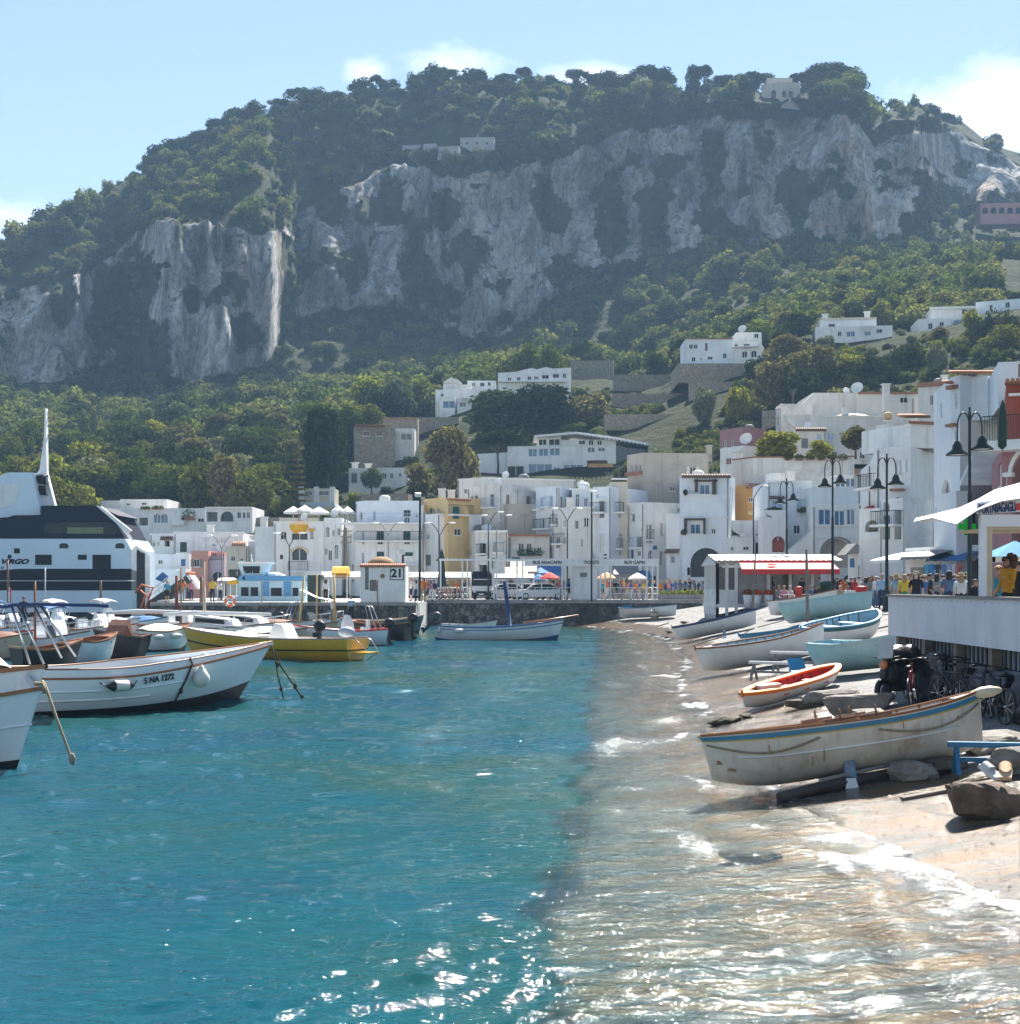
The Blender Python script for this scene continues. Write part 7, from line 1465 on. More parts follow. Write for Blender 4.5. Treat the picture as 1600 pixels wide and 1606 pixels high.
# yellow boat
b,h=float_boat('motor_launch','yellow wooden motor boat with a black stripe and a covered white console',558,305,64.5,68,2.5,.95,[ANTI,BYEL,ANTI,BWHT],((.36,0),(.66,1),(.705,2),(.97,1),(1,3)),.30,sb=.42,ss=.05,rake=.5,stern='transom',full=2.0,vee=.4,tr=.8,keelrise=.2)
h.inner(b,BWHT,.75,t0=.02,t1=.6); h.rim(b,BRIM,.09,.03); h.deck(b,BWHT,.55,1.0,.0); h.strake(b,BWHT,.985,.06)
m=MB(); zc=h.sheer(.3); m.prism([(h.pt(.42,1,0).x-.5,-.45,.75),(h.pt(.42,1,0).x+.75,-.45,.75),(h.pt(.42,1,0).x+.5,-.4,1.55),(h.pt(.42,1,0).x+.25,-.35,1.9),(h.pt(.42,1,0).x-.1,-.38,1.85),(h.pt(.42,1,0).x-.4,-.45,1.2)],(0,.9,0)); m.build('covered_console',[AWW],b)
outboard(b,h.pt(.0,1,0).x+1.75,h.sheer(0)+.12,.75,BLACKP,1.15)
m=MB(); m.ell((h.pt(.06,1,0).x,.1,h.sheer(0)+.25),(.42,.3,.24)); m.build('tube_cover',[M('silver_cover',(.4,.44,.48),.35)],b)
for sd in(-1,1):
    pts=[h.pt(t,1,sd)+Vector((0,-sd*.08,.28)) for t in np.linspace(.5,.95,10)]; rail(b,pts,.016,'rail',[(pts[i],pts[i]-Vector((0,0,.27))) for i in(0,3,6,9)])
m=MB(); x=h.pt(0,1,0).x; m.box(x-.75,-.5,.62,x-.02,.5,.68); m.tube([(x-.7,-.4,.62),(x-.03,-.4,.2)],.025,5); pf=m.build('swim_platform',[BYEL],b); rail(pf,[(x-.7,-.5,.7),(x-.35,-.5,1.2),(x+.1,-.5,1.35)],.018,'ladder',[((x-.7,.4,.7),(x+.05,.4,1.35))])
# white boat with blue line and blue mast
b,h=float_boat('wooden_sailing_boat','white wooden gozzo with a blue line and a furled blue sail, alone in mid harbour',683,872,88.5,88.8,2.0,.78,[ANTIB,BWHT,BBLUE,BWHT],((.45,0),(.86,1),(.90,2),(1,3)),.30,sb=.45,ss=.10,rake=.35,stern='point',full=2.3,vee=.3,srake=.05)
h.inner(b,BPALE,.45); h.rim(b,ANTIB,.07,.05); h.thwart(b,BGREY,(.3,.5,.7)); h.deck(b,BWHT,.82,1,-.02)
x=h.pt(.615,1,0).x; m=MB(); m.tube([(x+.12,0,.4),(x+.0,0,1.6),(x-.3,0,3.75)],[.06,.055,.045],8); ms=m.build('mast',[FRW],b); m=MB(); m.tube([(x+.0-.02,-.1,1.0),(x-.15,-.1,2.4),(x-.32,-.08,3.85)],[.06,.13,.13],8); m.build('furled_sail',[M('blue_sail',(.025,.055,.16),.85,.2)],ms)
outboard(b,h.pt(0,1,0).x+.05,h.sheer(0)+.1,0,M('grey_motor',(.06,.065,.06),.5),1.2,.75); q=h.pt(.2,.95,-1); fender(b,q+Vector((0,-.14,-.15)),.13,.35)
q=h.pt(.035,.8,-1); fender(b,q+Vector((0,-.16,.0)),.14); m=MB(); m.tube([h.pt(.12,1,-1)+Vector((0,.2,0)),h.pt(.12,1,-1)+Vector((.0,.2,1.9))],.03,5); m.tube([h.pt(.19,1,-1)+Vector((0,.3,0)),h.pt(.19,1,-1)+Vector((.0,.3,1.95))],.03,5); m.build('boat_hook',[WOODG],b); m=MB(); m.tube([h.pt(.72,1,1)+Vector((0,-.2,.1)),h.pt(.85,1,1)+Vector((.2,0,.12)),h.pt(1,1,1)+Vector((.9,.2,.25))],.06,6); m.build('oar',[WOODV],b)
b,h=float_boat('dinghy','small white dinghy moored behind the gozzo with the blue sail',700,770,96,95,1.4,.75,[ANTI,BWHT],((.4,0),(1,1)),.2,sb=.3,ss=.05,rake=.35,stern='transom',full=2.2); h.inner(b,BWHT,.3); h.rim(b,BGREY,.05,.03); h.thwart(b,BGREY,(.4,.65))
# ---------- the crowd of boats in the marina (each its own)
def marina(lab,us,ub,Y,dy,B,hm,bands,kind,name='moored_boat',rimc=WOODV,D=.85,**k):
    b,h=float_boat(name,lab,us,ub,Y+dy,Y-dy,B,D,hm,bands,.28,sb=k.get('sb',.35),ss=.08,rake=k.get('rake',.35),stern=k.get('stern','transom'),full=2.2,vee=.4)
    h.rim(b,rimc,.08,.05); zs=h.sheer(.4)
    if 'open' in kind: h.inner(b,k.get('im',BRIM),.45); h.thwart(b,WOODV,(.2,.4,.6,.75)); h.deck(b,WOODV,.8,1,-.02)
    else: h.inner(b,BGREY,.55,t1=.6); h.deck(b,k.get('dm',BWHT),.52,1,.0)
    xx=lambda t:h.pt(t,1,0).x
    if 'cabin' in kind:
        m=MB(); a,c=xx(.35),xx(.72); w=h.half(.5)*.65; m.prism([(a,-w,zs-.1),(c,-w*.8,zs-.05),(c-.35,-w*.75,zs+.5),(a+.15,-w,zs+.75)],(0,2*w*.9,0)); cb=m.build('cabin',[k.get('cm',BWHT)],b); m=MB(); m.prism([(a+.25,-w-.004,zs+.3),(c-.55,-w*.9,zs+.25),(c-.6,-w*.9,zs+.48),(a+.27,-w-.004,zs+.6)],(0,-.02,0)); m.build('window',[GLASS],cb)
    if 'console' in kind:
        m=MB(); c=xx(.42); m.prism([(c-.35,-.4,.5),(c+.45,-.4,.5),(c+.3,-.38,zs+.45),(c+.12,-.36,zs+.85),(c-.05,-.36,zs+.8),(c-.25,-.4,zs+.35)],(0,.8,0)); m.build('console',[AWW if 'cover' in kind else BWHG],b); m=MB(); m.box(c-1.1,-.45,.5,c-.75,.45,zs+.15); m.box(c-1.15,-.45,zs+.1,c-1.05,.45,zs+.55); m.build('seat',[BWHG],b)
    if 'glass' in kind:
        m=MB(); c=xx(.5); m.prism([(c-.2,-.7,zs+.05),(c+.15,-.7,zs+.05),(c-.15,-.62,zs+.6),(c-.25,-.62,zs+.6)],(0,1.3,0)); m.build('windscreen',[CURT],b)
    if 'bimini' in kind:
        hh=zs+1.25; m=MB(); a,c=xx(.15),xx(.5); w=h.half(.4)*.85
        rows=[[Vector((a+(c-a)*i/6,-w+2*w*j/6,hh+.18*math.sin(PI*i/6)*1+.1*math.sin(PI*j/6))) for j in range(7)] for i in range(7)]; m.grid(rows,True); m.grid([[p-Vector((0,0,.05)) for p in r] for r in rows],True); bi=m.build('sunshade',[k.get('bc',AWW)],b)
        m=MB()
        for x in(a,c,(a+c)/2):
            for s_ in(-1,1): m.tube([(x,s_*w,hh),((a+c)/2+(x-(a+c)/2)*.3,s_*w*1.05,zs)],.02,5)
        m.build('frame',[STEEL],bi)
    if 'mast' in kind:
        m=MB(); x=xx(k.get('mt',.6)); m.tube([(x,0,.4),(x,0,zs+k.get('mh',2.2))],[.06,.04],7); m.build('mast',[k.get('mc',WOODV)],b)
    if 'boom' in kind:
        m=MB(); x=xx(.6); m.tube([(xx(.05),.1,zs+.75),(x*.5+xx(.05)*.5,.05,zs+.85),(xx(.97),0,zs+.8)],[.1,.16,.09],8); m.build('furled_sail',[AWW],b)
    if 'tarp' in kind:
        m=MB(); rows=[]
        for t,zh in((.1,.06),(.2,.24),(.4,.36),(.6,.3),(.78,.06)):
            a,c=h.pt(t,1,-1),h.pt(t,1,1); rows.append([a.lerp(c,j/8)+Vector((0,0,.02+zh*math.sin(PI*j/8)**.7)) for j in range(9)])
        m.grid(rows,True); m.build('tarpaulin',[k.get('tm',AWW)],b)
    if 'motor' in kind: outboard(b,h.pt(0,1,0).x,zs-.05,0,k.get('mo',BLACKP),1.25)
    if 'rail' in kind:
        for sd in(-1,1):
            pts=[h.pt(t,1,sd)+Vector((0,-sd*.08,.4)) for t in np.linspace(.55,.97,8)]; rail(b,pts,.018,'rail',[(pts[i],pts[i]-Vector((0,0,.39))) for i in(0,3,5,7)])
    if 'arch' in kind:
        m=MB(); 
        for s_ in(-1,1):
            w=h.half(.1)*.9
            for d in(0,.35): m.tube([(xx(.06)+d,s_*w,zs),(xx(.06)+.5+d*.5,s_*w*.8,zs+1.25),(xx(.06)+.5+d*.5,0,zs+1.35)],.025,6)
        m.build('roll_bar',[STEEL],b)
    if 'fend' in kind:
        for t in(.25,.6): q=h.pt(t,.9,-1); fender(b,q+Vector((0,-.15,-.1)),.12,.3)
    return b
W1=((.40,0),(1,1)); 
marina('white gozzo with a varnished deck rail, bow pointing right beside the yellow boat',218,288,74,-.8,2.1,[ANTI,BWHT],W1,'open tarp fend',stern='point',tm=AWW,rimc=WOODV,D=1.0)
marina('brown sided boat with a stern platform between the two white gozzi',214,160,66,.8,2.2,[ANTI,WBRN],W1,'cabin',cm=BRIM,rimc=BRIM,dm=WOODV,D=1.0)
marina('white hulled gozzo with black trim and a dark cushion, bow to the right',100,170,62,-.8,2.2,[ANTI,BWHT],W1,'open',im=WOODV,stern='point',D=.95)
marina('dark hulled gozzo with a brown rim behind the white launch',30,112,57,-.6,2.2,[ANTI,ANTI],W1,'open mast',im=BRIM,mh=2.6,mt=.3,D=.85)
marina('white motor boat with a blue sunshade and clear screen behind the near launch',40,150,76,.6,2.3,[ANTI,BWHG],W1,'console glass bimini rail',bc=AWB)
marina('white motor boat with a cream covered console near the ferry bow side',120,205,82,.6,2.3,[ANTI,BWHG],W1,'console cover rail motor')
marina('white motor boat with a roll bar, stern to the right under the ferry',-20,70,84,.8,2.3,[ANTI,BWHG],W1,'console glass arch motor rail')
marina('low white speedboat with red trim lying under the ferry side',-60,40,70,.5,2.2,[ANTI,BWHG],W1,'glass console rail',rimc=REDP)
marina('white boat with a tall tan mast and rolled white sail under the gangway',160,330,92,.5,2.3,[ANTI,BWHT],W1,'boom mast open',mh=3.6,mt=.72,mc=WOODV,stern='point',D=.8)
marina('brown trimmed white gozzo with a long covered boom behind the yellow boat',250,420,84,.8,2.3,[ANTI,BWHT],W1,'boom mast cabin',mh=3.8,mt=.42,mc=TAN,rimc=BRIM)
marina('varnished white motor boat with a life ring post behind the yellow boat',330,450,88,.7,2.3,[ANTI,BWHT],W1,'console cabin rail',rimc=BRIM)
marina('cream and brown wooden launch low behind the yellow boat',370,470,79,.8,2.2,[ANTI,TAN],W1,'open tarp',tm=BWHT,rimc=BRIM,D=.7)
marina('brown hulled gozzo with an ochre stern frame and a slanting white awning',480,600,86,.6,2.4,[ANTI,WBRN],W1,'open mast',mh=3.2,mt=.15,mc=YE,rimc=WOODV,im=WOODV,D=.8)
marina('white launch with a red cushion and a white console right behind the yellow boat',600,470,80,.6,2.3,[ANTI,BWHG],W1,'console arch motor',rimc=BREDI)
marina('dark brown motor boat at the right end of the moored row',638,545,88,-.5,2.4,[ANTI,WBRN],W1,'open motor',im=WOODV,rimc=WOODV,D=1.0)
marina('sea green wooden boat lying against the pier below the hut',560,655,99,-.4,2.2,[ANTI,BGRN],W1,'open',im=TAN,stern='point',D=.95,rimc=TAN)
marina('white gozzo with a blue rim in the back row under the ferry stern',196,262,100,.4,2.2,[ANTI,BWHT],W1,'open tarp',tm=AWB,rimc=BBLUE,stern='point')
marina('white motor boat with a tan cover between the gangway post and the long boom',262,336,97,.4,2.2,[ANTI,BWHG],W1,'console cover rail',D=.75)
marina('varnished gozzo with a white tarpaulin right of the rolled white sail',300,372,94,.4,2.1,[ANTI,WOODV],W1,'open tarp',rimc=WOODV,stern='point',D=.75)
marina('white motor boat with a dark windscreen behind the covered console',448,532,100,.4,2.3,[ANTI,BWHG],W1,'glass rail arch motor')
marina('white motor boat with a blue cushion deck in front of the brown sided boat',60,128,70,.5,2.1,[ANTI,BWHG],W1,'console glass',D=.8)
marina('cream gozzo with a brown awning low behind the sunshade',-30,38,66,.5,2.1,[ANTI,TAN],W1,'open tarp',tm=BRIM,stern='point',D=.85)
marina('small grey inflatable boat at the dock below the gangway',240,295,112,.3,2.0,[ANTI,M('inflatable_grey',(.35,.37,.39),.6)],W1,'console cover motor',D=.6)
marina('white cruiser with a raised cabin under the gangway end',255,330,118,.3,2.4,[ANTI,BWHG],W1,'cabin rail glass')
marina('white speedboat left of the blue cabin boat at the dock',300,360,115,.3,2.2,[ANTI,BWHG],W1,'console glass rail',D=.7)
marina('white motor boat with a rolled white cover close under the ferry hull',60,130,100,.4,2.4,[ANTI,BWHG],W1,'tarp console bimini',bc=AWW)
marina('white motor boat with a folded sunshade under the ferry stern',135,215,104,.4,2.4,[ANTI,BWHG],W1,'console bimini cover',bc=AWW)
marina('white motor boat half cut off by the left edge under the ferry',-50,50,102,.4,2.4,[ANTI,BWHG],W1,'tarp bimini',bc=AWB)
marina('small white boat with a covered motor between the ferry and the brown boat',150,210,96,.3,2.1,[ANTI,BWHG],W1,'tarp motor')
marina('varnished wooden boat low in the water left of the yellow boat',190,262,80,.5,2.0,[ANTI,WOODV],W1,'open',im=WOODV,D=.6,stern='point')
marina('white gozzo with a brown rim lying under the pier wall',380,480,97,.5,2.2,[ANTI,BWHT],W1,'open tarp',tm=BRIM,rimc=BRIM,D=.7,stern='point')
marina('narrow cream boat with orange seats behind the covered console of the yellow boat',420,520,92,.5,2.1,[ANTI,TAN],W1,'open',im=WOODV,rimc=WOODV,D=.7,stern='point')
# slanting white awning on the gozzo
o=thing('boat_awning','slanting white canvas awning stretched between two wooden poles','awning',P(505,935,86)); m=MB(); rows=[[P(470,925,86),P(495,937,86),P(520,942,86),P(565,942,86)],[P(474,923,88),P(498,936,88),P(522,940.5,88),P(566,940.5,88)]]; m.grid(rows,True); m.grid([[p-Vector((0,0,.03)) for p in r] for r in rows],True); m.build('canvas',[AWW],o)
for u0,v0,u1,v1 in((477,903,470,977),(524,900,525,975)):
    m=MB(); m.tube([P(u1,v1,86),P(u0,v0,86)],[.09,.06],7); m.build('pole',[YE],o)
p=P(361,943,88); o=thing('life_ring','orange life ring hung on a white post among the moored boats','life ring',p); m=MB(); T=Matrix.Translation(p)@Matrix.Rotation(PI/2,4,'X'); m.lathe([(.27+.08*math.cos(a),.08*math.sin(a)) for a in np.linspace(0,2*PI,10)],18,T); m.build('ring',[ORP],o); m=MB()
for k in range(4): a=PI/4+PI/2*k; m.ell((p.x+.27*math.cos(a),p.y,p.z+.27*math.sin(a)),(.1,.09,.1),8,6)
m.build('white_bands',[FRW],o)
# blue-white passenger boat at the dock
WY=116.0
wb=thing('excursion_boat','pale blue and white excursion boat with a wheelhouse moored behind the pier','boat',(XU(420,WY),WY+2,0)); EB=M('excursion_blue',(.10,.30,.52),.4,.1); EL=M('excursion_pale',(.50,.66,.72),.4,.1)
def wpart(n,pts,mat,y=WY,dep=4,par=None):
    m=MB(); m.prism([P(u,v,y) for u,v in pts],(0,dep,0)); return m.build(n,[mat],par or wb)
wpart('hull',[(352,935),(478,935),(478,975),(360,975)],EL,WY-.5,5); cb=wpart('cabin',[(374,938),(374,911),(480,911),(480,938)],EL); wpart('fascia',[(372,911),(376,903),(480,903),(482,911)],EB,WY-.1,4.2); wh=wpart('wheelhouse',[(380,903),(374,887),(374,884),(418,884),(412,903)],EL,WY+.3,3); wpart('roof',[(371,884),(373,881),(421,881),(420,884)],FRW,WY+.1,3.6,wh)
for a,b_,c,d in((378,921,390,935),(393,921,405,935),(425,922,442,935),(459,922,468,935)):
    wpart('window',[(a,d),(c,d),(c,b_),(a,b_)],GLASS,WY-.02,.018,cb)
wpart('windscreen',[(383,899),(381,888),(408,888),(407,899)],GLASS,WY+.28,.018,wh)
for a in(410,445): wpart('door',[(a,944),(a+12,944),(a+12,912),(a,912)],EB,WY-.05,.048,cb)
wpart('emblem',[(379,907),(384,904),(384,910)],NAVY,WY-.13,.025,cb)
m=MB()
for u in(372,384,396,408): m.tube([P(u,903,WY+.2),P(u,895,WY+.2)],.02,5)
m.tube([P(396,881,WY+1),P(394,869,WY+1)],.04,5); m.build('rails',[FRW],wb); m=MB(); m.ell(P(430,903,WY+2),(.7,.5,.3)); m.ell(P(440,905,WY+1.5),(.5,.4,.25)); m.build('life_raft',[FRW],wb)
wpart('bow_canopy',[(356,911),(372,909),(375,915),(358,917)],AWY,WY,2)
o=thing('dark_container','dark green shed standing on the pier left of the hut','shed',P(495,940,109)); m=MB(); m.box(XU(482,109),109,PZ,XU(503,109),111,ZV(902,109)); m.build('wall',[M('dark_green_paint',(.045,.065,.055),.7,.15)],o); m=MB(); m.box(XU(480,109),108.8,ZV(902,109)+.003,XU(505,109),111.2,ZV(896,109)); m.build('roof',[FRW],o)
post(1+240,0,0,0,110,'x') if False else None
for u0,v0,u1,v1,Y,l,c,r in((316,905,315,968,108,'rusty brown mooring post right of the gangway',BRIM,.14),(320,920,321,975,96,'pale stripped wooden mast behind the yellow boat bow',TAN,.12),(277,903,277,965,104,'rust red mooring post under the gangway flap',M('rust_red',(.28,.07,.03),.8,.3),.13),(71,890,71,948,110,'thin white mast in front of the ferry hull',FRW,.05),(158,910,158,945,108,'brown wooden mast in front of the ferry stern',BRIM,.09),(12,878,13,945,108,'brown mast with a flag left in front of the ferry',BRIM,.09),(411,910,411,945,112,'thin grey mooring post in front of the blue cabin boat',GRYS,.06),(590,908,594,958,103,'thin brown mast leaning in front of the hut',BRIM,.05)):
    post(u0,v0,u1,v1,Y,l,r,c)
o=thing('flag','limp green white and red flag on the leftmost mast','flag',P(12,930,107.9)); m=MB()
for i,c in enumerate((0,1,2)): m.mat(c); m.grid([[P(11+i*2.2+j*2.2,918+k*6+ (j+i)*1.5,107.9+.08*math.sin(k+i)) for j in(0,1)] for k in range(5)],False)
m.build('cloth',[M('flag_green',(.02,.2,.06),.8),FRW,REDP],o,fix=False)
# mooring ropes
bpy.context.view_layer.update()
B_,H_=LNCH; bow=B_.matrix_world@H_.pt(1,1,1)
rope_between('mooring_rope','thick weedy mooring rope slanting right from the white launch bow into the water',[bow+Vector((0,0,.02)),bow.lerp(P(455,1066,43.5),.5)+Vector((0,0,-.12)),P(455,1066,43.5),P(480,1103,43)],.025,CHAIN,[P(463,1076,43.3),P(474,1094,43.1)])
rope_between('mooring_rope','knotted mooring rope hanging almost straight down from the white launch bow',[bow+Vector((0,0,.02)),P(433,1040,42.6),P(436,1060,42.6),P(447,1104,42.2)],.022,CHAIN,[P(435.5,1042,42.6),P(441,1080,42.5)])
rope_between('mooring_rope','pale mooring rope running from the nearest left bow down to the water',[P(66,1068,26.5),P(70,1072,26.4),P(90,1130,26.2),P(113,1192,26.0),P(115,1200,26)],.026,ROPE,[P(113,1190,26)])
rope_between('mooring_rope','thin dark mooring line from the blue sailed gozzo bow',[P(882,973,89),P(900,985,89),P(915,1003,88)],.02,ROPED)
# ================================================================ trees
def tree_kind(nm,seed,kind):
    rng=np.random.default_rng(seed); m=MB()
    if kind in('broad','dark','olive','yellow','brown'):
        R,Hh,z0={'broad':(4.3,7.0,1.4),'dark':(4.4,6.6,1.6),'olive':(3.4,4.6,1.2),'yellow':(3.6,6.4,1.2),'brown':(4.0,7.2,1.2)}[kind]; lob=round_lobes(rng,R,Hh,16,z0)
        mt={'broad':LEAF_N,'dark':LEAF_D,'olive':LEAF_O,'yellow':LEAF_Y,'brown':LEAF_B}[kind]; cr=crown_mesh('crown',lob,3000,.62,seed,mt); top=z0+Hh*.5
        m.tube([(0,0,-1.5),(.05,0,1.0),(.1,.05,top)],[.28,.22,.12],7)
        for l in lob[:7]: m.tube([(.08,.03,z0*.9),(l[0]*.5,l[1]*.5,(z0+l[2])*.5),(l[0],l[1],l[2])],[.12,.08,.03],5)
    elif kind=='pine':
        lob=pine_lobes(rng,4.2,3.6,22,6.2); cr=crown_mesh('crown',lob,2600,.5,seed,LEAF_D,up=.5)
        m.tube([(0,0,-1.5),(.1,0,2.5),(-.1,.1,5.2),(0,0,8)],[.3,.25,.2,.1],7)
        for l in lob[:10]: m.tube([(0,0,4.6),(l[0]*.55,l[1]*.55,5.6),(l[0],l[1],l[2]-.2)],[.12,.09,.03],5)
    elif kind=='column':
        lob=[(.15*math.sin(i*2),.15*math.cos(i*2.3),1.2+i*.95,1.15*math.sin(PI*(i+1.2)/11),1.15*math.sin(PI*(i+1.2)/11),.9) for i in range(9)]; cr=crown_mesh('crown',lob,1500,.42,seed,LEAF_B if seed%2 else LEAF_O); m.tube([(0,0,-1.5),(0,0,8)],[.15,.05],6)
    else:  # tiered conifer
        lob=[]
        for i in range(11):
            z=1.5+i*.95; r=2.3*(1-i/11.5)
            for k in range(7): a=2*PI*k/7+i*.5; lob.append((r*.62*math.cos(a),r*.62*math.sin(a),z-.12*r,r*.42,r*.42,.15))
        cr=crown_mesh('crown',lob,2400,.34,seed,LEAF_B); m.tube([(0,0,-1.5),(0,0,12.2)],[.2,.03],7)
    t=m.build('trunk',[BARK]); td=t.data; bpy.data.objects.remove(t)
    hs={'pine':9.6,'column':10,'tier':12.3,'broad':8.4,'dark':8.2,'olive':5.8,'yellow':7.6,'brown':8.4}[kind]; wd={'pine':8.6,'column':2.6,'tier':4.6,'broad':8.4,'dark':8.6,'olive':6.8,'yellow':7,'brown':8}[kind]
    return cr,td,hs,wd
TK={}
for i,(k,n) in enumerate((('broad',4),('dark',3),('olive',2),('yellow',2),('brown',2),('pine',3),('column',2),('tier',1))): TK[k]=[tree_kind(k,300+i*10+j,k) for j in range(n)]
def put_tree(kind,p,h,w,label,group=None,name='tree',var=None,cat='tree'):
    cr,td,hs,wd=TK[kind][random.randrange(len(TK[kind])) if var is None else var%len(TK[kind])]
    o=bpy.data.objects.new(name,None); COL.objects.link(o); o.location=p; o.rotation_euler=(0,0,random.uniform(0,6.28)); o.scale=(w/wd,w/wd,h/hs); tag(o,label,cat,group)
    for nm,d in(('crown',cr),('trunk',td)): c=bpy.data.objects.new(nm,d); COL.objects.link(c); c.parent=o
    return o
def tree_px(kind,u,vt,vb,wpx,Y,label,name='tree',group=None,var=None,cat='tree'):
    zb=ZV(vb,Y); return put_tree(kind,(XU(u,Y),Y,zb),(vb-vt)/F*Y,wpx/F*Y,label,group,name,var,cat)
for a in (('dark',775,612,694,112,262,'broad dark brown green oak left in the clump under the long white villa'),('dark',852,606,692,125,264,'biggest broad dark oak in the middle of the clump under the long white villa'),('brown',922,614,692,84,266,'brownish oak at the right end of the clump under the long white villa'),
 ('pine',781,672,748,62,214,'lone pine with a bare leaning trunk in front of the modern hotel','pine_tree'),('brown',708,672,796,84,203,'big rounded brown green tree left of the hotel pine'),('dark',515,640,775,95,225,'tall rounded dark tree standing left of the hillside bungalow'),('tier',467,690,806,44,198,'tall thin tiered conifer above the yellow awning house','conifer'),
 ('column',131,640,706,17,300,'slim pale poplar, left one of a pair in the wood','poplar'),('column',147,636,708,17,302,'slim pale poplar, right one of a pair in the wood','poplar'),('yellow',581,588,650,62,318,'pale yellow green rounded tree left of the stepped hill villa'),('yellow',650,610,645,50,315,'yellow green tree just left of the stepped hill villa roof'),
 ('brown',655,722,800,56,212,'brownish tree climbing the rock beside the hillside bungalow'),('olive',583,735,772,34,229,'round grey green bush in front of the hillside bungalow','bush'),('yellow',559,772,815,46,205,'yellow green bush below the hillside bungalow wall','bush'),('yellow',382,740,800,50,206,'light green bushy tree on the meadow above the terrace villa'),('brown',350,762,800,46,208,'bare brownish shrub left of the light green bushy tree','bush'),('olive',415,770,810,44,205,'grey green shrub left of the tiered conifer','bush'),
 ('yellow',1159,604,678,40,236,'upright yellow green tree alone beside the pink rose house'),('olive',1107,610,672,44,240,'silvery grey olive tree on the terraces','olive_tree'),('yellow',1216,676,732,80,153,'large yellow green round bush on the terrace left of the white complex','bush'),('yellow',1285,690,724,44,155,'small yellow green bush in the middle of the terrace wall','bush'),('brown',1342,667,712,56,154,'golden green round bush under the dome of the white complex','bush'),
 ('brown',1215,560,660,75,240,'tall brown grey tree left in the dark wood behind the white complex'),('dark',1255,575,665,80,238,'dark tree directly behind the curved parapet of the white complex'),('brown',1290,545,640,70,245,'brownish tree in the wood below the middle villa'),('yellow',1330,555,630,62,246,'yellow green tree in the wood below the middle villa'),('dark',1375,560,625,66,243,'dark tree above the white complex roof'),('dark',1420,540,615,80,246,'big dark green tree below the highest villa'),('olive',1466,540,600,40,240,'round silver grey tree right of the big dark tree','olive_tree'),('olive',1296,502+25,560,38,262,'grey round tree right below the middle villa','olive_tree'),('brown',1474,512,552,48,272,'olive brown round tree in front of the highest villa'),('dark',1547,490,600,64,255,'tall dark tree right of the highest villa'),('yellow',1525,485,560,44,262,'leafy mid green tree at the right corner of the highest villa'),('dark',1585,490,580,66,250,'dark tree at the right edge above the bay windowed house'),('dark',1190,560,610,60,262,'dark tree just below the lowest right hand villa'),
 ('pine',1386,176,226,50,690,'umbrella pine pair leader left on the far right crest','pine_tree'),('pine',1411,178,216,40,692,'umbrella pine in the middle of the far right crest','pine_tree'),('pine',1440,187,218,30,694,'small umbrella pine right of the crest pair','pine_tree'),('pine',1478,178,210,34,690,'lone umbrella pine on the far right crest beside the ruin','pine_tree'),
 ('dark',1256,490,520,44,296,'dark round tree beside the green netting above the lowest right hand villa')):
    nm=a[7] if len(a)>7 else 'tree'; tree_px(*a[:6],a[6],nm,cat='bush' if nm=='bush' else 'tree')
# summit pines: silhouettes along the ridge
for i,u in enumerate([272,345,372,402,438,470,500,560,590,648,668,700,745,795,822,860,905,940,985,1012,1045,1085,1105,1135,1168,1184,1265,1286,1308,1326,1340]):
    Yr=float(np.interp(u,U,yr))-6; w=random.uniform(28,54)*(1.35 if 1150<u<1330 else 1); vt=float(np.interp(u,U,rd_v))-random.uniform(24,38)*(1.3 if u>1000 else 1); vb=float(np.interp(u,U,rd_v))+8
    tree_px('pine' if i%3 else 'dark',u,vt,vb,w,Yr,'dark rounded pine standing out against the sky on the summit ridge','pine_tree','dark summit pines along the ridge')
for i,u in enumerate((626,640,655,668,682,700,716,734,752,770,784)):
    Yh=float(np.interp(u,U,yt))-1.5; tree_px(('broad','dark','olive')[i%3],u,random.uniform(232,240),262,random.uniform(24,34),Yh,'small tree on the cliff edge in front of the hamlet',group='trees on the cliff edge below the hamlet')
def blocked(u,w,vt,vb,Y):
    for (a,b,t,bt,hy,bk) in HR:
        if u+w/2>a-2 and u-w/2<b+2:
            if hy-4<Y<hy+bk+4: return True
            if Y<hy and vt<min(bt,t+ (bt-t)*1.0) and vb>t: return True
    return False
def far_filter(t):
    nm,lab,pts,sc_,kd,sd=t; u=800+pts[:,0]/pts[:,1]*F; v=VH-(pts[:,2]-CH)/pts[:,1]*F; w=sc_*9.5/pts[:,1]*F; h=sc_*7/pts[:,1]*F; k=np.ones(len(pts),bool)
    for (a,b,tp,bt,hy,bk) in HR:
        if hy<350: continue
        ov=(u+w/2>a)&(u-w/2<b); k&=~(ov&(pts[:,1]>hy-5)&(pts[:,1]<hy+bk+3)); k&=~(ov&(pts[:,1]<hy)&(v-h<tp+(min(bt,tp+40)-tp)*.2)&(v>tp))
    scatter(nm,lab,pts[k],sc_[k],np.asarray(kd)[k],sd)
far_filter(SC1); far_filter(SC2)
cand=[]
rr=random.Random(3)
y=186.0
while y<470:
    x=-150.0
    while x<190:
        xx_,yy_=x+rr.uniform(-2.6,2.6),y+rr.uniform(-2.6,2.6); u=800+xx_/yy_*F
        if -90<u<1720: cand.append((xx_,yy_,u))
        x+=6.1 if y<330 else 7.0
    y+=6.0
trees=[];farp=[];fars=[];farkind=[]
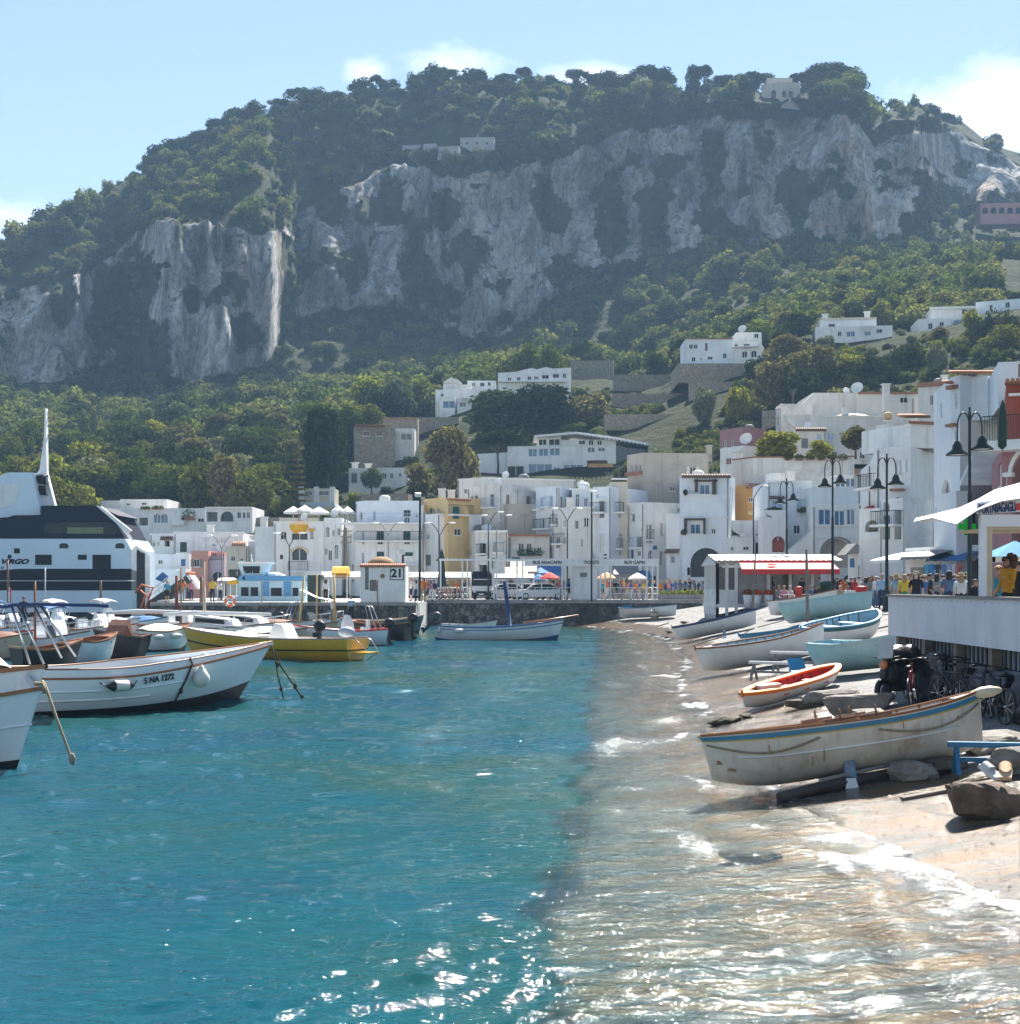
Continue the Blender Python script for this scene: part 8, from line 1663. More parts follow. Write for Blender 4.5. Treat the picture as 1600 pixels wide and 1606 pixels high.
for x,y,u in cand:
    z=gz(u,y) if y<430 else None
    if z is None: 
        continue
    if fbm(np.array([x/30]),np.array([y/30]),np.array([0.]),2,88)[0]<-.55: continue
    # open terraces and gardens
    if 930<u<1175 and 200<y<292: continue
    if 560<u<700 and 225<y<300 and rr.random()<.6: continue
    if u>1100 and y<235: continue
    if 640<u<1000 and y<300: continue
    h=rr.uniform(6.2,10.2)*(.8 if u>950 else 1); w=rr.uniform(6.2,9.6)*(.85 if u>950 else 1); vb=VH-(z-CH)/y*F; vt=VH-(z+h*.95-CH)/y*F
    if blocked(u,w/y*F*.9,vt,vb,y): 
        h*=.45; w*=.5; vt=VH-(z+h-CH)/y*F
        if blocked(u,w/y*F,vt,vb,y): continue
    trees.append((x,y,z-.4,h,w,u))
trees.sort(key=lambda t:t[1]); KW_=[('broad',.5,'leafy mid green tree in the wood on the hillside'),('dark',.2,'dark green tree in the wood on the hillside'),('olive',.1,'silvery olive toned tree in the wood on the hillside'),('yellow',.1,'bright yellow green tree in the wood on the hillside'),('brown',.1,'brownish tree in the wood on the hillside')]
for i,t in enumerate(trees):
    if i<225:
        k=rr.choices(KW_,[q[1] for q in KW_])[0]
        if t[5]<330 and t[1]<240 and k[0]=='brown': k=KW_[0]
        put_tree(k[0],(t[0],t[1],t[2]),t[3],t[4],k[2],'trees of the hillside wood')
    else: farp.append((t[0],t[1],t[2])); fars.append(t[4]/8.6); farkind.append(rr.choices(range(7),[.25,.25,.1,.1,.14,.06,.1])[0])
scatter('far_hillside_wood','dense wood between the hill villas and the foot of the cliff',farp,np.array(fars)*1.05,farkind,12)
pts,scl_,kk_=UNDER; keep=[]
for i,p in enumerate(pts):
    u=800+p[0]/p[1]*F; v=VH-(p[2]-CH)/p[1]*F; w=scl_[i]*9/p[1]*F; keep.append(not blocked(u,w*.8,v-w*.7,v,p[1]) and not(1000<u<1180 and p[1]<150))
keep=np.array(keep); scatter('hillside_undergrowth','low shrubs and ground cover between the houses on the slope',pts[keep],scl_[keep],kk_[keep],14)
# rows of vines on the terraces
vn=[]
for r in range(9):
    for u in np.arange(938,1180,3.2):
        Y=218+r*6.2+random.uniform(-.6,.6); z=gz(u,Y)
        if not blocked(u,8,VH-(z+1-CH)/Y*F,VH-(z-CH)/Y*F,Y): vn.append((XU(u+random.uniform(-1,1),Y),Y,z-.1))
scatter('terrace_vines','rows of low green vines on the terraced garden',vn,np.full(len(vn),.3),np.random.default_rng(1).choice([0,1,4,6],len(vn)),15)
# ================================================================ people
SKIN=[M('skin_%d'%i,c,.6,.08) for i,c in enumerate(((.52,.30,.20),(.42,.23,.15),(.60,.38,.27)))]
CLO={n:M('cloth_'+n.replace(' ','_'),c,.9,.15,4) for n,c in (('white',(.70,.70,.68)),('black',(.015,.015,.018)),('navy',(.02,.035,.09)),('blue',(.06,.15,.36)),('light blue',(.30,.45,.60)),('red',(.45,.03,.03)),('orange',(.60,.16,.03)),('yellow',(.65,.45,.04)),('grey',(.22,.23,.24)),('beige',(.42,.34,.25)),('green',(.05,.20,.08)),('pink',(.55,.22,.25)),('denim',(.08,.14,.24)),('brown',(.12,.07,.04)),('teal',(.03,.25,.36)),('mustard',(.55,.26,.02)),('khaki',(.25,.22,.14)))}
HAIRM={n:M('hair_'+n,c,.7,.3,20) for n,c in(('dark',(.018,.013,.010)),('brown',(.07,.035,.018)),('blond',(.35,.23,.10)),('grey',(.35,.34,.33)))}
STRAW=M('straw',(.50,.36,.18),.9,.2,20)
SHOE=M('shoe_dark',(.03,.028,.025),.6)
def body_mesh(nm,pose):
    J={'pel':(0,0,.93),'sp':(0,.01,1.12),'ch':(0,.0,1.31),'nk':(0,.01,1.46),'hb':(0,-.005,1.53),'hd':(0,-.015,1.61),'ht':(0,-.005,1.69)}
    R={'pel':(.155,.115),'sp':(.135,.10),'ch':(.165,.11),'nk':(.058,.058),'hb':(.068,.075),'hd':(.083,.10),'ht':(.055,.07)}
    E=[('pel','sp','top'),('sp','ch','top'),('ch','nk','top'),('nk','hb','skin'),('hb','hd','skin'),('hd','ht','skin')]
    for s,sg in(('l',-1),('r',1)):
        a=pose.get('arm_'+s,((.24,.0,1.12),(.26,-.08,.90))); g=pose.get('leg_'+s,((.10,-.02,.49),(.10,.03,.09)))
        el=(a[0][0]*sg,a[0][1],a[0][2]); wr=(a[1][0]*sg,a[1][1],a[1][2]); d=(Vector(wr)-Vector(el)).normalized(); hn=tuple(Vector(wr)+d*.10); hn2=tuple(Vector(wr)+d*.17)
        kn=(g[0][0]*sg,g[0][1],g[0][2]); an=(g[1][0]*sg,g[1][1],g[1][2]); to=(an[0]+.01*sg,an[1]-.15,an[2]-.05)
        J.update({'sh'+s:(.185*sg,.01,1.395),'el'+s:el,'wr'+s:wr,'hn'+s:hn,'hf'+s:hn2,'hp'+s:(.095*sg,.0,.88),'kn'+s:kn,'an'+s:an,'to'+s:to})
        R.update({'sh'+s:(.072,.068),'el'+s:(.045,.045),'wr'+s:(.030,.030),'hn'+s:(.042,.024),'hf'+s:(.026,.016),'hp'+s:(.098,.105),'kn'+s:(.062,.065),'an'+s:(.042,.05),'to'+s:(.042,.032)})
        E+=[('ch','sh'+s,'top'),('sh'+s,'el'+s,'top'),('el'+s,'wr'+s,'arm'),('wr'+s,'hn'+s,'skin'),('hn'+s,'hf'+s,'skin'),('pel','hp'+s,'leg'),('hp'+s,'kn'+s,'leg'),('kn'+s,'an'+s,'calf'),('an'+s,'to'+s,'shoe')]
    ks=list(J); me=bpy.data.meshes.new(nm); me.from_pydata([J[k] for k in ks],[(ks.index(a),ks.index(b)) for a,b,_ in E],[])
    o=bpy.data.objects.new(nm,me); COL.objects.link(o); o.modifiers.new('s','SKIN'); ss=o.modifiers.new('u','SUBSURF'); ss.levels=1; ss.render_levels=1
    sv=me.skin_vertices[0].data
    for i,k in enumerate(ks): sv[i].radius=R[k]; sv[i].use_root=(k=='pel')
    dg=bpy.context.evaluated_depsgraph_get(); dg.update(); out_=bpy.data.meshes.new_from_object(o.evaluated_get(dg)); bpy.data.objects.remove(o)
    # a nose on the face, then clothing regions by the nearest bone
    bm=bmesh.new(); bm.from_mesh(out_); v=bmesh.ops.create_cone(bm,segments=5,radius1=.018,radius2=.006,depth=.045,cap_ends=True,matrix=Matrix.Translation((0,-.118,1.605))@Matrix.Rotation(.5,4,'X'))
    for sx in(-.033,.033): bmesh.ops.create_uvsphere(bm,u_segments=6,v_segments=4,radius=.013,matrix=Matrix.Translation((sx,-.100,1.63)))
    bm.to_mesh(out_); bm.free()
    idx={'skin':0,'top':1,'leg':2,'calf':3,'arm':4,'shoe':5}
    for p in out_.polygons:
        c=p.center; best=9
        for a,b,t in E:
            A,B=Vector(J[a]),Vector(J[b]); q=max(0,min(1,(c-A).dot(B-A)/max(1e-6,(B-A).length_squared))); d=(c-(A+(B-A)*q)).length/ (R[a][0]*(1-q)+R[b][0]*q)
            if d<best: best=d; bt=t
        if c.z>1.475: bt='skin'
        elif c.z<.97 and bt=='top' and pose.get('sit') is None: bt='leg'
        p.material_index=idx[bt]; p.use_smooth=True
        if abs(c.x)<.05 and c.y<-.098 and 1.61<c.z<1.66 and p.area<1e-4: p.material_index=5
    for k in range(6): out_.materials.append(SKIN[0])
    return out_
POSE={'stand':body_mesh('person_standing',{}),'talk':body_mesh('person_talking',{'arm_r':((.25,-.06,1.14),(.16,-.27,1.22)),'arm_l':((.25,.02,1.12),(.25,-.12,.93))}),'walk':body_mesh('person_walking',{'leg_l':((.10,-.16,.50),(.10,-.20,.10)),'leg_r':((.10,.06,.50),(.10,.30,.16)),'arm_l':((.24,.12,1.13),(.25,.12,.90)),'arm_r':((.24,-.10,1.13),(.25,-.26,.95))}),'hips':body_mesh('person_hand_on_hip',{'arm_l':((.36,.05,1.16),(.20,-.06,.99))}),'photo':body_mesh('person_arms_raised',{'arm_l':((.24,-.20,1.20),(.07,-.36,1.42)),'arm_r':((.24,-.20,1.20),(.07,-.36,1.42))}),
 'sit':body_mesh('person_sitting',{'sit':1,'leg_l':((.12,-.43,.90),(.12,-.45,.48)),'leg_r':((.12,-.43,.90),(.12,-.42,.48)),'arm_l':((.24,-.08,1.14),(.16,-.30,1.02)),'arm_r':((.24,-.08,1.14),(.16,-.30,1.02))})}
def hair_mesh(nm,long_,seed=0,curly=False):
    m=MB(); rng=np.random.default_rng(seed)
    T=Matrix.Translation((0,.012,1.632)); prof=[(math.sin(a)*.108,math.cos(a)*.105) for a in np.linspace(.02,1.75,8)]
    rows=[]
    for r,z in prof: rows.append([T@Vector((r*math.cos(2*PI*j/14)*.93,r*math.sin(2*PI*j/14)*1.08+ (.035 if z<.03 and math.sin(2*PI*j/14)<-.2 else 0),z+(.05 if (z<.03 and math.sin(2*PI*j/14)<-.25) else 0))) for j in range(14)])
    m.grid(rows,True,True)
    if long_: m.grid([[Vector((.1*math.cos(a)*k,.03+.085*math.sin(a)*k,z)) for a in np.linspace(.0,PI,9)] for z,k in((1.66,.9),(1.58,1.05),(1.48,1.1),(1.38,.85))],True)
    if curly:
        for i in range(46):
            a=rng.uniform(-.3,PI+.3); z=rng.uniform(1.47,1.76); k=math.sqrt(max(.15,1-((z-1.62)/.19)**2)); m.ell((.15*k*math.cos(a),.035+.14*k*math.sin(a),z),(.055,.055,.055),7,5)
    o=m.build(nm,[HAIRM['dark']],fix=False); d=o.data; bpy.data.objects.remove(o); return d
HAIRS={'short':hair_mesh('hair_short',False),'long':hair_mesh('hair_long',True),'curly':hair_mesh('hair_curly',False,3,True)}
mh=MB(); mh.lathe([(.001,.13),(.085,.12),(.108,.05),(.112,.0),(.20,-.015),(.205,-.005),(.11,.015)],16,Matrix.Translation((0,.005,1.665))); _o2=mh.build('sun_hat',[STRAW]); HATD=_o2.data; bpy.data.objects.remove(_o2)
mh=MB(); mh.lathe([(.001,.10),(.075,.085),(.105,.02),(.108,-.02)],14,Matrix.Translation((0,.008,1.672))); mh.prism([(-.07,-.09,1.665),(.07,-.09,1.665),(.05,-.19,1.65),(-.05,-.19,1.65)],(0,0,.012)); _o2=mh.build('cap',[CLO['beige']]); CAPD=_o2.data; bpy.data.objects.remove(_o2)
def person(u,Y,label,pose='stand',top='white',leg='navy',hair='dark',hs='short',hat=None,rot=0,z=PZ,h=1.72,sk=0,shorts=False,sleeve=False,group=None,x=None,hatc=None):
    o=bpy.data.objects.new('person',POSE[pose]); COL.objects.link(o); o.location=(XU(u,Y) if x is None else x,Y,z); o.rotation_euler=(0,0,rot); s=h/1.72; o.scale=(s*random.uniform(.94,1.1),s,s)
    ms=[SKIN[sk],CLO[top],CLO[leg],SKIN[sk] if shorts else CLO[leg],CLO[top] if sleeve else SKIN[sk],SHOE]
    for i,mt in enumerate(ms): o.material_slots[i].link='OBJECT'; o.material_slots[i].material=mt
    hh=bpy.data.objects.new('hair',HAIRS[hs]); COL.objects.link(hh); hh.parent=o; hh.material_slots[0].link='OBJECT'; hh.material_slots[0].material=HAIRM[hair]
    if hat: q=bpy.data.objects.new('hat',HATD if hat=='straw' else CAPD); COL.objects.link(q); q.parent=o; q.material_slots[0].link='OBJECT'; q.material_slots[0].material=hatc or (STRAW if hat=='straw' else CLO['beige'])
    return tag(o,label,'person',group)
B_=PI  # turned away from the camera
person(1383,73.5,'man in a grey blue shirt, dark trousers and a pale cap beside the tall lamp','stand','light blue','navy','grey',hat='cap',rot=2.5,sleeve=True,h=1.78); person(1406,72.5,'man in a light blue polo shirt, beige shorts and a straw hat','hips','light blue','beige','grey',hat='straw',rot=.6,shorts=True,h=1.76); person(1364,80,'woman in a grey top and jeans walking by the red bin','walk','grey','denim','brown','long',rot=1.2); person(1374,78,'man in a white shirt and jeans behind the man in the pale cap','stand','white','denim','grey',rot=2.0); person(1347,92,'man in a white shirt standing with his back turned near the gabled shop','stand','white','black','dark',rot=B_,h=1.8); person(1335,93,'man in black with light trousers at the end of the pavilion','stand','black','grey','dark',rot=2.6,sleeve=True); person(1313,89,'man in a dark jacket leaning by the green bin','talk','black','beige','brown',rot=1.6,sleeve=True); person(1322,95,'woman in an orange top by the pavilion end','stand','orange','black','brown','long',rot=.5)
for i,(u,Y,p,t,l,hr,hs,ht,ro,lab) in enumerate(((1419,62,'stand','yellow','green','blond','long',None,2.8,'woman in a yellow top and green skirt behind the deck corner'),(1427,66,'talk','mustard','khaki','brown','short',None,1,'man in a mustard shirt behind the deck corner'),(1437,57,'stand','black','navy','brown','long','cap',-.4,'woman in a dark coat and pale cap behind the deck wall'),(1448,63,'photo','blue','grey','dark','short','cap',2.6,'person in a blue shirt and grey cap taking a picture'),(1460,55,'talk','black','black','dark','short',None,1.3,'dark haired man in a black t-shirt reaching forward'),(1470,60,'stand','grey','navy','dark','long',None,2.4,'long haired woman in grey behind the man in black'),(1489,54,'stand','denim','navy','dark','long',None,2.9,'woman in a denim jacket with dark hair behind the deck wall'),(1498,57,'stand','white','navy','brown','short','cap',2.2,'person in a white top and dark cap between the denim jacket and the white shirts'),(1508,53,'stand','white','black','blond','long','straw',2.8,'woman in a white blouse and straw hat left of the tallest lamp'),(1517,58,'talk','white','denim','dark','long',None,.8,'dark haired woman in white just at the tallest lamp'),(1530,50,'talk','black','black','dark','short',None,.3,'man in black sitting low right of the tallest lamp'),(1480,68,'stand','red','navy','brown','short',None,2,'person in red in front of the clothes stall'),(1452,72,'walk','pink','beige','blond','long',None,1.5,'woman in pink walking past the shop awnings'),(1440,75,'stand','light blue','denim','dark','short',None,2.7,'man in light blue in front of the shop awnings'),(1496,70,'stand','teal','black','brown','short',None,2.2,'person in teal under the blue awning'))):
    person(u,Y,lab,p,t,l,hr,hs,ht,ro,h=random.uniform(1.64,1.8),sk=i%3,z=PZ if i!=10 else PZ-.25)
# woman at the kiosk window
kwm=person(1581,31.0,'woman with big curly brown hair and a mustard cardigan at the kiosk window','talk','mustard','black','brown','curly',rot=-1.2,z=DB+.17,h=1.66,sleeve=True,sk=1)
m=MB(); m.tube([(-.09,-.085,1.635),(-.05,-.115,1.637),(0,-.125,1.637),(.05,-.115,1.637),(.09,-.085,1.635)],.006,5); m.ell((-.036,-.118,1.628),(.03,.012,.022),8,5); m.ell((.036,-.118,1.628),(.03,.012,.022),8,5); LOCAL.add(kwm); m.build('sunglasses',[BLACKP],kwm); m=MB(); m.ell((0,-.104,1.566),(.022,.008,.007),8,5); m.build('lips',[M('lips',(.35,.09,.08),.5)],kwm)
person(1567,32.5,'person in a teal jacket behind the curly haired woman in the kiosk','stand','teal','black','blond','short',rot=1.0,z=DB+.17,h=1.48,sleeve=True); person(1599,33,'person in black behind the kiosk at the picture edge','stand','black','black','dark','short',rot=2,z=DB+.17,h=1.6)
# seated and standing people of the pavilion terrace
for i,(u,Y,t,hs,hr,ro,lab) in enumerate(((1222,90,'grey','long','brown',.4,'woman in grey seated at the left terrace table'),(1230,89,'pink','short','blond',-.6,'person in pink seated with bent head at the terrace'),(1240,88.5,'white','short','grey',.9,'person in white seated at the front terrace table'),(1250,92,'black','short','dark',-1,'man in black seated under the awning'),(1271,90,'denim','short','dark',-1.2,'man in denim seated beside the tall red bin'),(1279,92,'navy','long','brown',1.2,'woman in navy seated right of the tall red bin'),(1318,87,'beige','short','grey',.5,'person in beige seated on the beach edge right of the green bin'),(1330,86,'white','short','brown',-.8,'person in white bending on the beach edge by the short red bin'))):
    person(u,Y,lab,'sit',t,'denim',hr,hs,None,ro,z=PZ-.48,h=1.7,sk=i%3)
    x=XU(u,Y); s_=thing('stool','low wooden stool of the pavilion terrace under a seated person','stool',(x,Y+.03,PZ-.05),'stools of the pavilion terrace'); m=MB(); m.box(x-.2,Y-.17,PZ+.30,x+.2,Y+.23,PZ+.34); m.build('seat',[WOODG],s_)
    for a in(-.16,.16):
        for c in(-.13,.19): m=MB(); m.box(x+a-.02,Y+c-.02,PZ-.1,x+a+.02,Y+c+.02,PZ+.299); m.build('leg',[WOODG],s_)
for u,Y,lab in((1235,87.3,'small round table at the left of the pavilion terrace'),(1262,88.8,'small round table by the tall red bin')):
    x=XU(u,Y); o=thing('cafe_table',lab,'table',(x,Y,PZ)); m=MB(); m.lathe([(.001,0),(.4,0),(.4,.03),(.001,.03)],14,Matrix.Translation((x,Y,PZ+.68))); m.build('top',[FRW],o); m=MB(); m.lathe([(.22,-.1),(.05,.05),(.035,.67)],8,Matrix.Translation((x,Y,PZ))); m.build('pedestal',[IRON],o)
for i,(u,t,l,hs,lab) in enumerate(((1168,'light blue','navy','short','waiter in light blue at the pavilion window'),(1213,'black','black','long','woman in black inside the pavilion'),(1258,'black','black','short','man in black inside the pavilion by the plant'),(1285,'grey','black','short','man in grey inside the right end of the pavilion'))): person(u,PY+.6+i*.4,lab,'stand',t,l,'dark',hs,None,i*1.3,z=zf+.1)
# crowds: unique clothes per place
def crowd(place,spots,Ys,zfun=lambda u,Y:PZ,seed=0,colors=None):
    r=random.Random(seed); tops=colors or ['white','black','navy','blue','light blue','red','orange','yellow','grey','beige','pink','teal','brown','denim']; legs=['navy','black','beige','denim','khaki','grey','white']; combos=[(a,b) for a in tops for b in legs if a!=b]; r.shuffle(combos)
    for i,u in enumerate(spots):
        t,l=combos[i]; Y=Ys[0]+(Ys[1]-Ys[0])*r.random(); wm=r.random()<.5
        person(u,Y,'%s person in %s top and %s %s %s'%('long haired' if wm else 'short haired',t,l,'shorts' if i%3==0 else 'trousers',place),r.choice(['stand','talk','hips','stand','walk','photo']),t,l,r.choice(['dark','dark','brown','blond','grey']),'long' if wm else 'short',r.choice([None,None,None,'straw','cap']),r.uniform(-3,3),zfun(u,Y),r.uniform(1.58,1.84),r.randrange(3),shorts=(i%3==0),sleeve=r.random()<.4)
crowd('under the bus signs',[945,952,959,966,972,978,985,990,996,1002,1008,1014,1020,1026,958,975,999,1011,948,983],(123.6,130),seed=1)
crowd('by the ticket booth',[858,864,869,874,880,887,893,866,877,885],(123.6,130),seed=2)
crowd('behind the planter wall',[1037,1044,1052,1060,1067,1075,1081,1088,1096,1102,1049,1085],(125,131),seed=3)
crowd('beside the floodlight mast',[645,652,664,670,675,681],(108.5,115),seed=4,colors=['red','black','navy','orange','white','pink'])
crowd('right of the pavilion',[1310,1329,1340,1352,1358,1368,1378,1398,1411,1423,1431],(84,102),seed=5)
crowd('behind the bicycles',[700,716,728,786,803],(126,134),seed=6)
crowd('on the pier near the gangway',[262,286,300,318,345],(108,119),lambda u,Y:PZ-.02,seed=7)
person(333,109,'harbour worker in a yellow vest and black trousers on the pier','hips','yellow','black','dark',rot=2.9,z=PZ-.02,h=1.78); person(511,108.2,'woman in a white sweater and black trousers beside the dark shed','stand','white','black','brown','long',rot=B_,z=PZ-.02,sleeve=True); person(551,95,'man in a pale blue shirt and black trousers standing on a boat below the hut','stand','light blue','black','dark',rot=2.8,z=.95); person(522,94,'man in a pale shirt on the boat under the slanting awning','stand','white','grey','dark',rot=2.2,z=.8); person(37,80,'boatman in black seen above the blue sunshade','stand','black','black','dark',rot=.4,z=.95)
# ================================================================ bicycles
def bicycle(lab,col,group=None):
    o=boatthing('bicycle',lab,'bicycle',group)
    for x in(-.53,.53):
        m=MB(); T=Matrix.Translation((x,0,.34))@Matrix.Rotation(PI/2,4,'X'); m.lathe([(.32+.022*math.cos(a),.022*math.sin(a)) for a in np.linspace(0,2*PI,7)],22,T); w_=m.build('wheel',[BLACKP],o); m=MB()
        for k in range(9): a=2*PI*k/9; m.tube([(x,0,.34),(x+.3*math.cos(a),0,.34+.3*math.sin(a))],.004,3,flat=True,cap=False)
        m.ell((x,0,.34),(.03,.05,.03),8,5); m.build('spokes',[STEEL],w_)
    m=MB()
    for a,b in(((-.53,0,.34),(-.12,0,.32)),((-.53,0,.34),(-.22,0,.78)),((-.12,0,.32),(-.24,0,.85)),((-.12,0,.32),(.36,0,.72)),((-.21,0,.76),(.35,0,.80)),((.34,0,.95),(.40,0,.62)),((.40,0,.62),(.53,0,.34))): m.tube([a,b],.02,6)
    m.build('frame',[col],o); m=MB(); m.ell((-.26,0,.90),(.14,.07,.035),10,6); m.build('saddle',[BLACKP],o)
    m=MB(); m.tube([(.34,0,.93),(.33,0,1.02),(.30,-.14,1.05),(.22,-.30,1.03)],.014,5); m.tube([(.33,0,1.02),(.30,.14,1.05),(.22,.30,1.03)],.014,5); hb=m.build('handlebar',[BLACKP],o); m=MB(); m.tube([(.26,-.24,1.035),(.17,-.36,1.02)],.022,6); m.tube([(.26,.24,1.035),(.17,.36,1.02)],.022,6); m.build('grip',[BLACKP],hb)
    m=MB(); m.lathe([(.09,-.01),(.1,0),(.09,.01)],14,Matrix.Translation((-.12,-.05,.32))@Matrix.Rotation(PI/2,4,'X')); m.tube([(-.12,-.06,.32),(-.05,-.08,.17)],.012,5); m.tube([(-.12,.06,.32),(-.19,.08,.47)],.012,5); m.build('crankset',[STEEL],o); return o
def set_on(o,X,Y,rz,tilt=0,z=None):
    o.location=(X,Y,gp(X,Y) if z is None else z); o.rotation_euler=Euler((tilt,0,rz),'XYZ')
b1=bicycle('black mountain bicycle leaning under the kiosk deck, handlebar against the white boards',BLACKP); set_on(b1,8.95,29.6,1.9,.06)
b2=copy_tree(b1); b2['label']='dark bicycle parked furthest right under the kiosk deck'; set_on(b2,8.9,27.2,1.75,.1)
b3=bicycle('dark red bicycle between the covered scooter and the black mountain bicycle',M('dark_red_frame',(.18,.02,.02),.4)); set_on(b3,8.6,31.2,1.2,-.1)
RB=M('rental_red',(.25,.05,.03),.5)
for i,(X,Y,rz) in enumerate(((9.0,33.0,1.5),(8.95,28.4,1.8),(9.1,30.6,1.4))):
    q=copy_tree(b1); q['label']=('black bicycle nearest the scooter under the deck','black bicycle in the middle of the row under the deck','black bicycle pushed deepest under the kiosk deck')[i]; set_on(q,X,Y,rz,.12)
r0=bicycle('reddish bicycle in the heap at the quay edge by the furled green parasol',RB,'bicycles heaped at the quay edge')
for i in range(7):
    o=r0 if i==0 else copy_tree(r0); set_on(o,XU(677+i*7,121.9),121.9+ (i%2)*.35,.3+random.uniform(-.5,.5),random.uniform(-.15,.15),PZ+.06)
# covered motor scooter
ms=boatthing('motor_scooter','motor scooter with a black rain cover and a pale windshield parked at the deck corner','scooter')
for x in(-.62,.62): wheel('wheel',ms,(x,0,.28),.28,.11,'y',STEEL,20)
m=MB(); m.prism([(-.75,-.16,.42),(-.2,-.19,.28),(.28,-.17,.26),(.36,-.15,.85),(.28,-.15,.9),(.12,-.17,.42),(-.12,-.19,.45),(-.16,-.19,.74),(-.75,-.15,.80)],(0,.34,0)); m.build('body',[BLACKP],ms); m=MB(); m.tube([(.62,-.0,.28),(.46,0,.9),(.42,0,1.0)],.04,7); m.tube([(.40,-.33,1.03),(.42,0,1.0),(.40,.33,1.03)],.022,6); m.build('handlebar',[IRON],ms); m=MB(); m.ell((-.42,0,.84),(.36,.16,.07)); m.build('seat',[BLACKP],ms)
m=MB(); m.ell((.56,0,.86),(.07,.11,.1)); m.build('headlight',[M('orange_lamp',(.5,.18,.06),.3)],ms); m=MB(); m.prism([(.5,-.2,1.0),(.5,.2,1.0),(.34,.17,1.45),(.34,-.17,1.45)],(.01,0,.004)); m.build('windshield',[M('screen_plastic',(.45,.46,.45),.15)],ms)
m=MB(); m.ell((.02,0,1.02),(.44,.30,.28),12,8); m.ell((-.45,0,1.05),(.26,.24,.24),12,8); m.build('rain_cover',[M('black_cover',(.014,.014,.016),.35,.4,3,bump=.6,bsc=6)],ms); m=MB(); m.ell((.22,-.05,.62),(.28,.26,.34),10,8); m.build('leg_apron',[M('black_cover2',(.01,.01,.012),.5,.3,3)],ms); m=MB(); m.tube([(-.1,-.14,.3),(-.2,-.32,0)],.018,5); m.build('kickstand',[STEEL],ms)
p=ground_pt(1412,1102); set_on(ms,p.x,p.y,1.95+1.9,.05)
p=ground_pt(1362,1100); post(1392,1075,1363,1103,p.y,'grey metal prop leaning by the scooter',.035,STEEL,'metal_prop','prop')
# blue tarpaulin at the right edge under the deck
m=MB(); p=ground_pt(1606,1110); m.ell((p.x+.1,p.y,p.z+.75),(.3,.5,.8),14,10); o=thing('blue_tarp_bundle','royal blue tarpaulin bundle at the right edge under the deck','bundle',p); m.build('tarpaulin',[M('royal_blue_tarp',(.01,.05,.30),.5,.3,2,bump=.5,bsc=5)],o); m=MB(); m.tube([(p.x-.22,p.y-.4,p.z+.5),(p.x+.1,p.y-.55,p.z+.52),(p.x+.4,p.y-.4,p.z+.5)],.02,5); m.build('cord',[ROPE],o)
# ================================================================ rocks, slabs and odds on the slip
def rockm(nm,a,b):
    m,nt,N,L=nodes(nm); out=N.new('ShaderNodeOutputMaterial'); p=N.new('ShaderNodeBsdfPrincipled'); L.new(p.outputs[0],out.inputs[0])
    f=noisen(N,L,3,9,.7); r=ramp(N,[(.3,a),(.55,tuple((x+y)/2 for x,y in zip(a,b))),(.75,b)]); L.new(f,r.inputs[0]); L.new(r.outputs[0],p.inputs['Base Color']); p.inputs['Roughness'].default_value=.85
    bf=noisen(N,L,9,8,.7); bn=mk(N,'ShaderNodeBump',i_Strength=.9,i_Distance=.06); L.new(bf,bn.inputs['Height']); L.new(bn.outputs[0],p.inputs['Normal']); return m
ROCKB=rockm('brown_rock',(.06,.042,.03),(.26,.20,.15)); ROCKG=rockm('grey_rock',(.16,.145,.125),(.42,.39,.35)); ROCKW=rockm('weedy_rock',(.03,.028,.018),(.14,.11,.06))
def rock(c,size,seed,mat,lab,name='rock',blocky=.5,rz=0,cat='rock'):
    bm=bmesh.new(); bmesh.ops.create_icosphere(bm,subdivisions=4,radius=1); co=np.array([v.co[:] for v in bm.verts])
    pw=1-blocky*.75; co=np.sign(co)*np.abs(co)**pw; rng=np.random.default_rng(seed)
    for k in range(11):
        n=rng.normal(size=3); n/=np.linalg.norm(n); d=rng.uniform(.62,.9); s=co@n; co-=np.outer(np.clip(s-d,0,None)*.85,n)
    n1=fbm(co[:,0]*1.6+seed,co[:,1]*1.6,co[:,2]*1.6,5,seed); co*=(1+(.10 if blocky>.6 else .16)*n1)[:,None]
    co*=np.array(size)/2; R=np.array(Matrix.Rotation(rz,3,'Z')); co=co@R.T
    for v,q in zip(bm.verts,co): v.co=q
    me=bpy.data.meshes.new(name); bm.to_mesh(me); bm.free(); me.materials.append(mat)
    for p in me.polygons: p.use_smooth=False
    o=bpy.data.objects.new(name,me); COL.objects.link(o); o.location=c; return tag(o,lab,cat)
def rk(u,v,size,seed,mat,lab,**k):
    p=ground_pt(u,v); return rock((p.x,p.y+size[1]*.3,p.z+size[2]*.28),size,seed,mat,lab,**k)
rk(1436,1226,(.72,.55,.42),1,ROCKG,'pale topped rock right of the prop board under the biggest boat'); rk(1488,1212,(.85,.6,.30),2,ROCKB,'low brown rock touching the pale topped rock'); rk(1556,1282,(1.05,.62,.62),3,ROCKB,'angular brown block in the right foreground with sandals on it',blocky=.9); rk(1565,1180,(1.5,.8,.45),4,ROCKG,'grey boulder behind the blue trestle'); rk(1600,1215,(.9,.7,.5),5,ROCKG,'grey boulder at the right edge under the blue trestle')
rk(1140,1136,(.75,.5,.28),6,ROCKW,'weedy brown rock awash left of the stone slabs'); rk(1112,1158,(.5,.4,.2),7,ROCKW,'dark half submerged rock behind the biggest boat bow'); rk(1181,1331,(.8,.45,.16),8,ROCKW,'dark flat rock in the foam below the biggest boat'); rk(1172,1127,(.3,.3,.15),9,ROCKW,'small weedy stone beside the awash rock')
